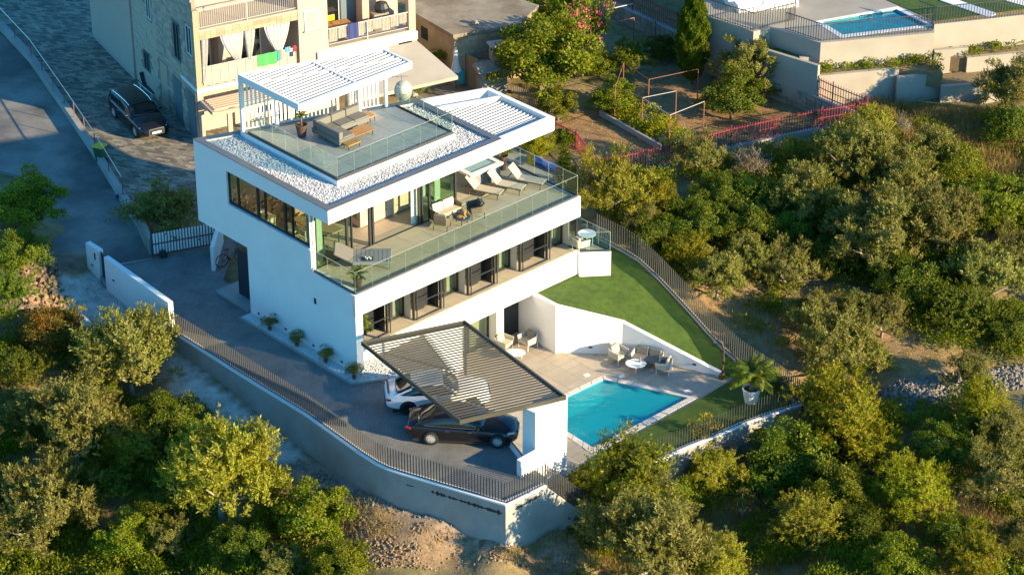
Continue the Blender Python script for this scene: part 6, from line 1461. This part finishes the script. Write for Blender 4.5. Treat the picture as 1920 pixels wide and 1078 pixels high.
def proto_round(key, rx, rz, zc, nclump, rc, per, ln, wd, m, bark='bark', flat=.8, up=.5, trunk_r=.12, rough=.25, inner=.3, fl=None, limbs=10, out=.8, rnd=.6, shoots=False):
    th = nr_.rand(nclump)*2*math.pi; ph = np.arccos(1-1.45*nr_.rand(nclump)); k = 1+rough*(nr_.rand(nclump)-.6)*2
    cen = np.stack([rx*.8*np.sin(ph)*np.cos(th)*k, rx*.8*np.sin(ph)*np.sin(th)*k, zc+rz*.8*np.cos(ph)*k], 1)
    ni = int(nclump*inner); ce2 = sph(ni)*nr_.rand(ni, 1)*np.array([rx*.5, rx*.5, rz*.5])+np.array([0, 0, zc]) if ni else np.zeros((0, 3))
    rad = rc*(.6+.8*nr_.rand(nclump))
    if shoots:
        pos, dr = shoot_points(cen, rad, per, up=up, out=out, rnd=rnd)
        if ni: p2, d2 = clump_points(ce2, np.full(ni, rc*1.1), per, flat=flat, up=up, out=out, rnd=rnd); pos = np.concatenate([pos, p2]); dr = np.concatenate([dr, d2])
    else: pos, dr = clump_points(np.concatenate([cen, ce2]), np.concatenate([rad, np.full(ni, rc*1.1)]), per, flat=flat, up=up, out=out, rnd=rnd)
    ok = pos[:, 2] > .05; pos = pos[ok]; dr = dr[ok]
    cm = leaves_mesh('crown', pos, dr, ln, wd, m); b = MB(); zs = max(.25, zc-rz*.75)
    b.tube([(0, 0, -.5), (0.03, 0, zs*.5), (0, .04, zs)], [trunk_r*1.3, trunk_r, trunk_r*.85], 8)
    for i in range(min(limbs, nclump)):
        c = cen[i]; limb_tube(b, (0, 0, zs*.95), tuple(c*.97), trunk_r*.6, .02)
    tm = b.mesh('trunk', bark, True)
    fm = None
    if fl:
        n_ = fl; idx = nr_.randint(0, len(cen), n_); p = cen[idx]+sph(n_)*rad[idx][:, None]*1.0; p[:, 2] = np.maximum(p[:, 2], cen[idx][:, 2])
        fp = np.repeat(p, 7, 0)+nr_.normal(size=(n_*7, 3))*.06; fm = leaves_mesh('blossom', fp, nr_.normal(size=(n_*7, 3)), .11, .1, 'petal_pink')
    PROTO[key] = (cm, tm, rx, zc, fm)
proto_round('olive1', 2.0, 1.4, 1.75, 95, .42, 350, 0.15, 0.05, 'leaf_olive', 'bark_pale', up=.9, out=.5, rough=.42, shoots=True)
proto_round('olive2', 1.9, 1.55, 1.8, 88, .44, 350, 0.15, 0.05, 'leaf_olive', 'bark_pale', up=.9, rough=.55, out=.5, shoots=True)
proto_round('olive3', 1.9, 1.3, 1.6, 70, .42, 330, 0.15, 0.05, 'leaf_olive', 'bark_pale', up=.8, rough=.65, inner=.15, out=.5, shoots=True)
proto_round('olive4', 2.1, 1.5, 1.65, 110, .38, 350, 0.145, 0.046, 'leaf_olive', 'bark_pale', up=1.0, rough=.45, out=.5, shoots=True)
proto_round('feather1', 1.9, 1.5, 1.45, 105, .4, 330, 0.13, 0.05, 'leaf_yellow', 'bark', up=.3, rough=.45, rnd=.9, shoots=True)
proto_round('feather2', 1.7, 1.6, 1.5, 95, .38, 330, 0.13, 0.05, 'leaf_yellow', 'bark', up=.6, rough=.55, rnd=.8, shoots=True)
proto_round('broad1', 1.8, 1.4, 1.45, 80, .42, 270, 0.13, 0.08, 'leaf_green', 'bark', up=.1, rough=.42, rnd=.9)
proto_round('broad2', 1.7, 1.5, 1.45, 70, .44, 270, 0.13, 0.08, 'leaf_green', 'bark', up=.1, rough=.55, rnd=.9)
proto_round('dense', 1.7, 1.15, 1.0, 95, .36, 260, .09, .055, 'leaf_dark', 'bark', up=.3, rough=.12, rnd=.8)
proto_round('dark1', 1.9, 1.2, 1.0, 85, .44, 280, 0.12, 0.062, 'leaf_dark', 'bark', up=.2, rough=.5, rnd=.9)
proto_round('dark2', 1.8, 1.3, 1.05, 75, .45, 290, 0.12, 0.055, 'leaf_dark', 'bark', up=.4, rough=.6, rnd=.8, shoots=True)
proto_round('oleander', 1.7, 1.5, 1.7, 58, .45, 230, .17, .05, 'leaf_green', 'bark', up=.6, rough=.35, fl=420, shoots=True)
proto_round('small', .5, .42, .5, 20, .2, 420, .09, .03, 'leaf_olive', 'bark', up=.6, rough=.3, trunk_r=.03)
proto_round('sapling', .55, .7, .95, 16, .22, 330, .12, .04, 'leaf_olive_gold', 'bark_pale', up=.9, rough=.5, inner=.0, trunk_r=.035)
# dry twiggy bush
b = MB(); tips = []
for i in range(90):
    a = rng.random()*6.28; e = R(25+60*rng.random()); L_ = .9+.9*rng.random(); q = Vector((math.cos(a)*math.cos(e), math.sin(a)*math.cos(e), math.sin(e)))*L_; limb_tube(b, (0, 0, 0), q, .018, .006, .12, 3); tips.append(q)
    for j in range(3):
        s = q*(.5+.4*rng.random()); t = s+Vector((rng.uniform(-.3, .3), rng.uniform(-.3, .3), rng.uniform(.1, .4))); b.tube([s, t], [.008, .004], 4); tips.append(t)
tp_ = np.array([[t.x, t.y, t.z] for t in tips]); pos = np.repeat(tp_, 14, 0)*(.75+.25*nr_.rand(len(tp_)*14, 1))+nr_.normal(size=(len(tp_)*14, 3))*.08
PROTO['twiggy'] = (leaves_mesh('crown', pos, nr_.normal(size=pos.shape)+np.array([0, 0, .6]), .1, .03, 'leaf_grey'), b.mesh('trunk', 'bark_pale'), 1.4, .8, None)
# cypress
n_ = 26000; t = nr_.rand(n_); a = nr_.rand(n_)*6.283; rad = .95*np.sin(np.pi*np.clip(t*.93+.05, 0, 1)**.75)*(.72+.28*nr_.rand(n_)**.4)*(1+.16*np.sin(a*5+t*25)+.1*np.sin(a*9-t*40)); pos = np.stack([rad*np.cos(a), rad*np.sin(a), .3+t*6.2], 1)
PROTO['cypress'] = (leaves_mesh('crown', pos, np.stack([np.cos(a)*.4, np.sin(a)*.4, np.full(n_, 1.0)], 1)+nr_.normal(size=(n_, 3))*.25, .2, .06, 'leaf_dark'), MB().tube([(0, 0, -.5), (0, 0, 3), (0, 0, 6.2)], [.14, .1, .03], 8).mesh('trunk', 'bark'), .95, 3.3, None)
# young conifer
pos = []; dr = []
for k in range(9):
    z_ = .25+k*.2; r_ = .62*(1-k/9.5)
    for j in range(9):
        a = j*.7+k; 
        for s in np.linspace(.15, 1, 22): pos.append((r_*s*math.cos(a), r_*s*math.sin(a), z_+.1*s)); dr.append((math.cos(a+1.2*(-1)**int(s*40)), math.sin(a+1.2*(-1)**int(s*40)), .2))
PROTO['conifer'] = (leaves_mesh('crown', np.repeat(np.array(pos), 3, 0), np.repeat(np.array(dr), 3, 0)+nr_.normal(size=(len(pos)*3, 3))*.3, .13, .035, 'leaf_yellow'), MB().tube([(0, 0, -.3), (0, 0, 2.1)], [.03, .008], 6).mesh('trunk', 'bark'), .6, 1.0, None)
def plant(u, v, rpx, key, lb, m=None, sz=1.0, cat='tree', group=None, hz=None, name=None, base=None):
    cm, tm, pr, pzc, fm = PROTO[key]
    dist = (P(u, v, -1.5)-Vector((0, 0, CAM_H))).length; s = rpx*(.98 if (v > 300 or u > 1560) else (1.08 if (940 < u < 1100 and v < 130) else .78))/(FPX/dist)/pr
    zc = pzc*s*sz
    if base is not None: p = P(u, v, base+zc); p = Vector((p.x, p.y, base))
    else: p = G(u, v, zc)
    nm = name or {'olive': 'olive_tree', 'cypre': 'cypress_tree', 'olean': 'oleander_bush', 'conif': 'conifer', 'dense': 'clipped_bush', 'twigg': 'dry_bush', 'broad': 'leafy_tree', 'feath': 'feathery_tree', 'dark1': 'dark_shrub', 'dark2': 'dark_shrub', 'sapli': 'sapling'}.get(key[:5], 'shrub')
    r_ = empty(nm, p, rng.random()*6.28, lb, cat, group); r_.scale = (s, s, s*sz)
    link('trunk', tm, r_); c = link('crown', cm, r_)
    if m: c.material_slots[0].link = 'OBJECT'; c.material_slots[0].material = M[m]
    if fm: link('blossom', fm, r_)
    return r_
T = [
 # left foreground
 (240,672,98,'olive1','large olive tree with pale top beside the white boundary wall',None),
 (92,622,60,'dense','rounded rust gold bush at the left edge below the gravel bend','leaf_rust'),
 (132,604,26,'sapling','small upright yellow green shrub just right of the rust gold bush','leaf_olive_gold'),
 (140,790,88,'olive2','broad grey green olive tree at mid left below the path',None),
 (245,842,50,'feather1','golden green bush right of the mid left olive','leaf_olive_gold'),
 (75,955,112,'olive4','big pale olive tree filling the lower left corner',None),
 (412,890,112,'olive1','big sunlit yellow green olive tree left of the earth bank','leaf_olive_gold'),
 (590,975,74,'broad1','bright green leafy bush beside the stony earth bank',None),
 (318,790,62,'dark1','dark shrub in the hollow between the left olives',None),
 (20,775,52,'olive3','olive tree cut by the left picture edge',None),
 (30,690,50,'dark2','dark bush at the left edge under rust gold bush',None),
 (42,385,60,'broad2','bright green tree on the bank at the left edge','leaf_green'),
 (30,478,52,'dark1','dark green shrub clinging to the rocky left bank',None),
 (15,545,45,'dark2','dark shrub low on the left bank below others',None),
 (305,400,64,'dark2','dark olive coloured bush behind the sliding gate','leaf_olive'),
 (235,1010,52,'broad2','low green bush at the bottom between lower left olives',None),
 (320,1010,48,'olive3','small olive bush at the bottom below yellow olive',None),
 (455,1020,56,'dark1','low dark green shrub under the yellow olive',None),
 (640,1058,55,'broad1','low green shrub at the bottom edge beside earth bank','leaf_green'),
 (530,1062,45,'olive3','greyish shrub at bottom edge left of earth bank',None),
 (200,905,55,'dark2','dark green shrub between the lower left olives',None),
 (370,830,45,'broad2','small leafy green tree at edge of the pale path',None),
 (180,720,45,'dark1','shaded dark bush under the big left olive',None),
 (300,930,48,'dark1','shaded bush at the foot of the yellow olive',None),
 # right foreground
 (1170,918,108,'feather1','large feathery yellow green tree hiding the pool lawn corner','leaf_green'),
 (1215,1015,112,'olive2','large pale olive tree at bottom centre right',None),
 (1340,885,50,'olive3','narrow olive bush leaning on the wall below pool lawn','leaf_olive_gold'),
 (1368,838,40,'twiggy','dry pinkish grey twiggy bush on the wall edge',None),
 (1330,812,30,'sapling','small bright shrub poking above the lower fence','leaf_olive_gold'),
 (1575,792,92,'feather2','tall yellow green feathery tree right of the potted palm',None),
 (1490,865,78,'broad2','dense dark green leafy tree below the lower wall','leaf_dark'),
 (1712,925,76,'feather1','bright yellow green round bush at lower right',None),
 (1560,925,70,'broad1','mid green leafy tree in the lower right thicket',None),
 (1515,985,60,'feather2','golden green bush in front of the lower right thicket','leaf_olive_gold'),
 (1870,895,72,'olive3','pale olive tree at the right edge below the rubble',None),
 (1885,815,60,'olive4','second pale olive at the right edge nearer the rubble bank',None),
 (1842,772,56,'feather2','yellowish bush just below the right rubble bank','leaf_yellow'),
 (1690,1050,56,'broad2','green leafy bush at the bottom right edge','leaf_green'),
 (1822,1050,60,'feather2','yellow green bush at bottom right beside pale olive',None),
 (1908,1010,42,'olive2','pale olive bush in the lower right corner',None),
 (1393,948,22,'sapling','lone slender sapling in the dry grass','leaf_olive'),
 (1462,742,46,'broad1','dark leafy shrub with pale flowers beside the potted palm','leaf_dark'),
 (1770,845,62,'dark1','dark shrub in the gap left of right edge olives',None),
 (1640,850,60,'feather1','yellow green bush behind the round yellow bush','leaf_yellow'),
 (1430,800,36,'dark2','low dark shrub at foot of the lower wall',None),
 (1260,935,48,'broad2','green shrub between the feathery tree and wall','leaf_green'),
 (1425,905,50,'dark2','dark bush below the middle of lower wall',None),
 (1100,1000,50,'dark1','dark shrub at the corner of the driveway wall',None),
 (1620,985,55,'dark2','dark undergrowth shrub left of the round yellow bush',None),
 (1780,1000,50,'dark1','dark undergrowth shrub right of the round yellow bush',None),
 (1340,1050,60,'feather1','dry olive green bush at the bottom edge right of pale olive','leaf_olive_gold'),
 # grove
 (1145,352,72,'olive3','tall thin olive tree with bare branches right of the terrace','leaf_olive_gold'),
 (1232,378,42,'broad2','leafy green shrub beside the tall thin olive','leaf_yellow'),
 (1310,292,58,'olive3','pale olive tree just below the lower red fence',None),
 (1405,305,50,'twiggy','grey twiggy tree below the red fence',None),
 (1490,292,36,'feather2','golden upright shrub among grove olives','leaf_olive_gold'),
 (1505,372,60,'olive2','olive tree left of the grove centre',None),
 (1600,290,72,'olive1','large olive tree below the corner of the red fence',None),
 (1690,335,72,'olive4','large olive tree at the top centre of the grove',None),
 (1745,290,48,'olive2','olive tree left of the clipped green dome',None),
 (1795,315,58,'dense','smooth dome shaped bright green bush on the dry slope','leaf_green'),
 (1640,440,85,'olive2','broad olive tree in the middle of the grove',None),
 (1760,420,76,'olive1','olive tree right of the grove centre',None),
 (1850,520,78,'olive4','large olive tree at the right edge of grove',None),
 (1905,480,58,'olive3','olive tree cut by right picture edge',None),
 (1400,488,50,'olive1','olive tree above the dry clearing near lawn fence',None),
 (1478,505,56,'olive3','olive tree with pale shoots right of the clearing',None),
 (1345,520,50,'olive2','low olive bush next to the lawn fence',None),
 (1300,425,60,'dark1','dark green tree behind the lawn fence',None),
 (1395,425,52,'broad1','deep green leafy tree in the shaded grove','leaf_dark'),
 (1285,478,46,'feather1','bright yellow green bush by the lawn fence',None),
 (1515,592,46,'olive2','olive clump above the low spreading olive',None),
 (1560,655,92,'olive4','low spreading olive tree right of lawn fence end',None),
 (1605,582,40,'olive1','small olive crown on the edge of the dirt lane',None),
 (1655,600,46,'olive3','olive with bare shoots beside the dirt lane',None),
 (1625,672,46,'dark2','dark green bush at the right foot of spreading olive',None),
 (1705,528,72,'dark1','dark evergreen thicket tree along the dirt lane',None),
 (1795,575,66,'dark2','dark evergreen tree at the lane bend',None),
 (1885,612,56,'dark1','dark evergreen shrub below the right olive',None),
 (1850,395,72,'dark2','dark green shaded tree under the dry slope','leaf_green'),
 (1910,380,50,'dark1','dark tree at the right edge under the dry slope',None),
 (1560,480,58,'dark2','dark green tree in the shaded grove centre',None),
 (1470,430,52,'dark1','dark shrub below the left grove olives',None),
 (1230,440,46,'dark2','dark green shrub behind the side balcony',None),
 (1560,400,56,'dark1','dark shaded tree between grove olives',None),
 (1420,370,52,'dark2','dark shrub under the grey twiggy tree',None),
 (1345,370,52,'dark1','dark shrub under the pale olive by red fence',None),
 (1895,170,58,'olive2','dark olive tree beside the step walls at right edge','leaf_olive'),
 (1895,235,52,'dark2','dark bush below the olive at the right edge',None),
 (1640,250,44,'feather2','golden shrub at the corner of red fence','leaf_olive_gold'),
 (1690,240,30,'twiggy','dry bush on the slope right of red fence corner',None),
 (1200,415,34,'olive3','small olive between terrace and lawn fence',None),
 (1820,700,44,'olive3','small olive above the rubble bank',None),
 # garden and behind the villa
 (1020,118,82,'broad1','tall green tree rising behind the white roof louvers','leaf_green'),
 (1000,60,50,'broad2','upper crown of green tree beside the old house',None),
 (1045,200,46,'broad1','green tree leaning over the garden beside villa roof',None),
 (1085,45,58,'oleander','pink flowering oleander at the top behind the trees',None),
 (1178,112,48,'olive3','pale leafy fruit tree near the rusty trellis','leaf_green'),
 (1150,185,46,'broad2','vine covered trellis bush left of the dry garden',None),
 (1125,120,40,'broad2','green bush under the oleander',None),
 (1300,62,34,'cypress','tall dark cypress at the top edge',None),
 (1395,130,70,'olive2','silvery olive tree behind the citrus tree in garden',None),
 (1372,185,64,'broad2','dark round citrus tree in the dry garden','leaf_dark'),
 (1440,170,30,'olive3','small olive beside the citrus tree',None),
 (780,162,38,'olive1','bushy green shrub behind the satellite dish','leaf_green'),
 (960,12,42,'dark1','dark tree behind the old house at top',None),
 (1240,95,40,'dark1','dark shrub in the shade of garden wall',None),
 (1040,10,36,'dark2','dark shrub at the top beside oleander',None),
 (1010,272,36,'broad2','green bush between villa roof and short red fence','leaf_yellow'),
 (1060,262,30,'broad1','green bush beside the short rust red fence','leaf_green'),
]
BASES = {}
for u, v, r_, key, lb, m in T:
    sz = 1.0
    if key == 'cypress': sz = 1.05
    plant(u, v, r_, key, lb, m, sz, 'bush' if key in ('dense', 'dark1', 'dark2', 'twiggy', 'oleander', 'sapling') else 'tree', base=BASES.get((u, v)))
for (u, v, rr, bz_, lb) in ((995, 292, 13, -.4, 'small young conifer behind the terrace glass'), (1058, 312, 22, -.5, 'bright young conifer just beyond the terrace balustrade'), (1075, 345, 18, -.6, 'low young conifer below the terrace corner')): plant(u, v, rr, 'conifer', lb, 'leaf_yellow', 1.2, 'conifer', base=bz_)
# ---- potted plants
def pot(name, loc, r0, r1, h, mpot, label, cat='potted plant'):
    r_ = empty(name, loc, rng.random()*6, label, cat); MB().lathe([(r0, 0), (r1, h*.9), (r1*1.06, h*.9), (r1*1.06, h), (r1*.9, h), (r1*.88, h*.9)], 20, cap=False).lathe([(.01, .02), (r0, .02)], 20).build('pot', mpot, r_, smooth=False)
    MB().lathe([(.02, h*.91), (r1*.89, h*.9)], 16, cap=False).build('soil', 'soil', r_); return r_
for (u, v), lb in zip(((506, 620), (557, 650), (611, 680), (664, 711)), ('round olive shrub in a red pot farthest up the drive', 'second round olive shrub in a red pot along the shaded wall', 'third round olive shrub in a red pot along the shaded wall', 'olive shrub in a red pot at the house corner by carport')):
    r_ = pot('potted_shrub', P(u, v, .03), .1, .14, .24, 'terracotta', lb); c = link('foliage', PROTO['small'][0], r_, (0, 0, .1), (0, 0, rng.random()*6)); r_.scale = (.74, .74, .74); link('stem', PROTO['small'][1], r_, (0, 0, .15)).scale = (.6, .6, .6)
def fronds(n_, L_, rise, width, nleaf, lw, droop=1.0):
    pos = []; dr = []; b = MB()
    for i in range(n_):
        a = i*2.4+rng.uniform(-.2, .2); e0 = rise*(.45+.75*(i/n_)); pts = []; p = Vector((0, 0, 0)); e = e0; l = L_*(.75+.35*rng.random())
        for j in range(11):
            pts.append(p.copy()); p += Vector((math.cos(a)*math.cos(e), math.sin(a)*math.cos(e), math.sin(e)))*l/10; e -= droop*.17*(.5+j/10)
        b.tube(pts, [.014-.001*j for j in range(11)], 4)
        for j in range(1, 11):
            for q in range(nleaf):
                t = q/nleaf; c = pts[j-1].lerp(pts[j], t); f = (j+t)/11
                side = Vector((-math.sin(a), math.cos(a), 0)); fw = (pts[j]-pts[j-1]).normalized(); wl2 = width*math.sin(math.pi*min(1, f*.85+.12))
                for s in (-1, 1): d = side*s*.8+fw*.6+Vector((0, 0, -.25)); pos.append(c); dr.append(d*wl2)
    return np.array([tuple(p) for p in pos]), np.array([tuple(p) for p in dr]), b
def frond_mesh(args, wd, m):
    pos, dr, b = fronds(*args); N = len(pos); l = np.linalg.norm(dr, axis=1); d = dr/l[:, None]; s = np.cross(d, np.array([0, 0, 1.0])); s /= np.linalg.norm(s, axis=1)[:, None]+1e-6
    v = np.stack([pos, pos+dr*.45+s*wd, pos+dr-np.array([0, 0, .06]), pos+dr*.45-s*wd], 1).reshape(-1, 3); mb = MB(); mb.v = [tuple(x) for x in v]; mb.f = [(4*i, 4*i+1, 4*i+2, 4*i+3) for i in range(N)]
    return mb.mesh('fronds', m, False, False), b.mesh('frond_stems', m, True)
pm1, ps1 = frond_mesh((32, 1.6, R(72), .42, 5, 0, 1.0), .022, 'leaf_palm')
pp = pot('potted_palm', P(1408, 752, -3.05), .3, .42, .72, 'white_plastic', 'big feathery palm in a white tapered pot on the lower lawn'); MB().tube([(0, 0, .6), (0, 0, 1.15)], [.14, .1], 10).build('stem', 'bark', pp); link('fronds', pm1, pp, (0, 0, 1.15)); link('frond_stems', ps1, pp, (0, 0, 1.15))
cm1, cs1 = frond_mesh((22, .55, R(75), .1, 5, 0, .8), .008, 'leaf_dark')
cyc = pot('potted_cycad', P(671, 537, 4.08), .15, .22, .45, 'pot_brown', 'spiky green cycad in a brown pot at the terrace corner'); MB().tube([(0, 0, .38), (0, 0, .55)], [.08, .07], 10).build('stem', 'bark', cyc); link('fronds', cm1, cyc, (0, 0, .55)).scale = (1.1,)*3; link('frond_stems', cs1, cyc, (0, 0, .55))
rp = pot('potted_yucca', P(566, 256, 7.965), .18, .28, .62, 'pot_brown', 'small yucca in a dark pot beside the roof sofa'); MB().tube([(0, 0, .5), (.02, 0, .8), (-.02, .02, 1.05)], [.06, .05, .04], 8).build('trunk', 'bark', rp); yc = link('fronds', cm1, rp, (0, 0, 1.02)); yc.scale = (.75, .75, .75)
pl2 = pot('planter_shrub', P(943, 318, 4.08), .14, .22, .75, 'pot_brown', 'leafy shrub in a tall brown planter behind the loungers'); c = link('foliage', PROTO['small'][0], pl2, (0, 0, .55), (0, 0, 1)); c.material_slots[0].link = 'OBJECT'; c.material_slots[0].material = M['leaf_green']; c.scale = (.9, .9, .9)
ip = empty('indoor_palm', HW(1.25, 1.3, .72), 0, 'green palm leaves in the dark bay at left of bedrooms', 'potted plant'); MB().lathe([(.15, 0), (.2, .4)], 14).build('pot', 'charcoal', ip); o = link('fronds', pm1, ip, (0, 0, .55)); o.scale = (.42, .42, .85)
hp_ = hb_; c = link('foliage', PROTO['small'][0], hp_, (0, 0, -.1)); c.scale = (1.2, .6, .8); c.material_slots[0].link = 'OBJECT'; c.material_slots[0].material = M['leaf_dark']
# ---- ground cover
def in_poly_pts(poly, n_):
    xs = [p[0] for p in poly]; ys = [p[1] for p in poly]; out = []
    while len(out) < n_:
        x = min(xs)+rng.random()*(max(xs)-min(xs)); y = min(ys)+rng.random()*(max(ys)-min(ys))
        if pt_in(poly, x, y) and not pt_in(SITE, x, y): out.append((x, y))
    return out
def zonepoly(l): return [tuple(G(u, v)[:2]) for u, v in l]
def tufts(name, poly, n_, per, h, m, lb, wd=.02, spread=.22, mask=None):
    pts = in_poly_pts(poly, n_); pos = []; dr = []
    for x, y in pts:
        if mn.noise(Vector((x*.35, y*.35, 5))) < (-.05 if mask is None else mask): continue
        z_ = terr(x, y); k = h*(.6+.8*rng.random())
        for _ in range(per): pos.append((x+rng.gauss(0, spread), y+rng.gauss(0, spread), z_)); dr.append((rng.gauss(0, .45), rng.gauss(0, .45), 1.0))
    pos = np.array(pos); me = leaves_mesh(name, pos, np.array(dr), h, wd, m, jit=5); return tag(link(name, me), lb, kind='stuff')
F1 = zonepoly([(-150, 1200), (-150, 600), (0, 600), (130, 640), (330, 780), (520, 900), (640, 1078), (680, 1200)])
F2 = zonepoly([(1060, 1200), (1070, 1078), (1180, 930), (1470, 800), (1640, 770), (1920, 770), (2080, 770), (2080, 1200)])
F3 = zonepoly([(1130, 400), (1130, 345), (1300, 312), (1620, 240), (1920, 260), (2080, 300), (2080, 690), (1920, 680), (1760, 650), (1560, 720), (1400, 640), (1260, 520)])
F4 = zonepoly([(1560, 250), (1640, 195), (1920, 215), (1920, 380), (1800, 350), (1700, 270)])
F5 = zonepoly([(600, 930), (1000, 1015), (1090, 1000), (1100, 1078), (560, 1078)])
F6 = zonepoly([(1040, 240), (1170, 190), (1260, 130), (1400, 150), (1540, 200), (1370, 260), (1130, 310)])
F7 = zonepoly([(1250, 530), (1400, 560), (1640, 560), (1900, 690), (1500, 720), (1380, 660)])
tufts('dry_grass', F1, 2100, 14, .45, 'grass_mid', 'dry mixed grass under the left olives', .02, mask=-.2)
tufts('dry_grass', F2, 4200, 14, .5, 'grass_dry', 'golden dry grass between lower right bushes', .02, mask=-.15)
tufts('dry_grass', F5, 420, 12, .3, 'grass_dry', 'dry grass tufts on the stony bank', .018, mask=.0)
tufts('dry_grass', F4, 1500, 16, .55, 'grass_dry', 'tall golden grass on the dry slope at right', .022, mask=-.5)
tufts('dry_grass', F7, 1100, 10, .22, 'grass_dry', 'short dry grass in the grove clearing', .018, mask=-.1)
tufts('dry_grass', F6, 450, 8, .16, 'grass_dry', 'cropped dry grass of the garden beds', .016, mask=-.2)
def cover(name, poly, n_, m, lb, mask=-.1, zf=None, rs=1.0):
    pts = in_poly_pts(poly, n_); cen = []; rad = []
    for x, y in pts:
        if mn.noise(Vector((x*.3, y*.3, 2))) < mask: continue
        r_ = rs*(.3+.55*rng.random()**1.5)
        if zf is None and (pt_in(Z_LANE, x, y) or pt_in(Z_PATH, x, y) or pt_in(Z_DRY, x, y)) and rng.random() < .93: continue
        cen.append((x, y, (zf if zf is not None else terr(x, y))+r_*.35)); rad.append(r_)
    pos, dr = clump_points(np.array(cen), rad, 120, flat=.9, up=.5); me = leaves_mesh(name, pos, dr, .13, .065, m, jit=1.5, ctr=pos-np.array([0, 0, 1.0])); return tag(link(name, me), lb, kind='stuff')
cover('undergrowth', F1, 1500, 'leaf_green', 'dark low undergrowth beneath the left olives', -.25)
cover('undergrowth', F2, 1700, 'leaf_green', 'dark low undergrowth in the lower right thicket', -.05)
cover('undergrowth', [p for p in F3], 2000, 'leaf_green', 'dark low undergrowth in the shaded grove', -.25)
cover('ground_plants', zonepoly([(1130, 205), (1165, 190), (1290, 262), (1310, 290), (1270, 292)]), 60, 'leaf_yellow', 'low green plants along the garden path', -1)
cover('bank_weeds', F5, 60, 'leaf_green', 'scattered green weeds on the stony bank', .1)
cover('bed_weeds', XY([(1536, 141), (1686, 129), (1752, 112), (1536, 124)], 1.4), 45, 'leaf_green', 'green weeds growing on the left concrete step bed', -1, 1.4, .55)
cover('bed_weeds', XY([(1816, 106), (1920, 92), (1920, 72), (1770, 95)], 1.5), 40, 'leaf_green', 'green weeds growing below the upper right wall', -1, 1.5, .5)
cover('bed_weeds', XY([(1690, 128), (1766, 136), (1752, 112), (1700, 118)], 1.4), 16, 'leaf_dark', 'dark weeds beside the middle step wall', -1, 1.4, .6)
# rubble
def rubble(name, poly, n_, r0, r1, m, lb, lift=.12):
    b = MB()
    for x, y in in_poly_pts(poly, n_):
        r_ = r0+(r1-r0)*rng.random()**2.5; stone(b, x, y, terr(x, y)+r_*lift, r_, .75)
    return tag(b.build(name, m, recalc=False), lb, kind='stuff')
rubble('rubble', zonepoly([(560, 905), (700, 975), (960, 1020), (1085, 1000), (1090, 1078), (660, 1078), (600, 980)]), 4200, .015, .1, 'rubble', 'loose reddish stones on the bank below the retaining wall')
rubble('wall_foot_stones', zonepoly([(560, 860), (720, 938), (960, 1012), (960, 1025), (700, 955), (540, 872)]), 500, .03, .12, 'rubble_grey', 'grey stones along the foot of retaining wall')
rubble('stone_heap', zonepoly([(1640, 742), (1740, 708), (1920, 686), (1920, 730), (1780, 748), (1690, 775)]), 2600, .05, .17, 'rubble_grey', 'long heap of grey rubble along the dirt lane', .5)
rubble('path_gravel', Z_PATH, 900, .012, .035, 'rubble_grey', 'loose pale gravel scattered on the path')
rubble('bank_rocks', zonepoly([(40, 455), (95, 470), (125, 560), (120, 600), (40, 590)]), 420, .06, .25, 'rubble', 'rocks on the steep left bank', .5)
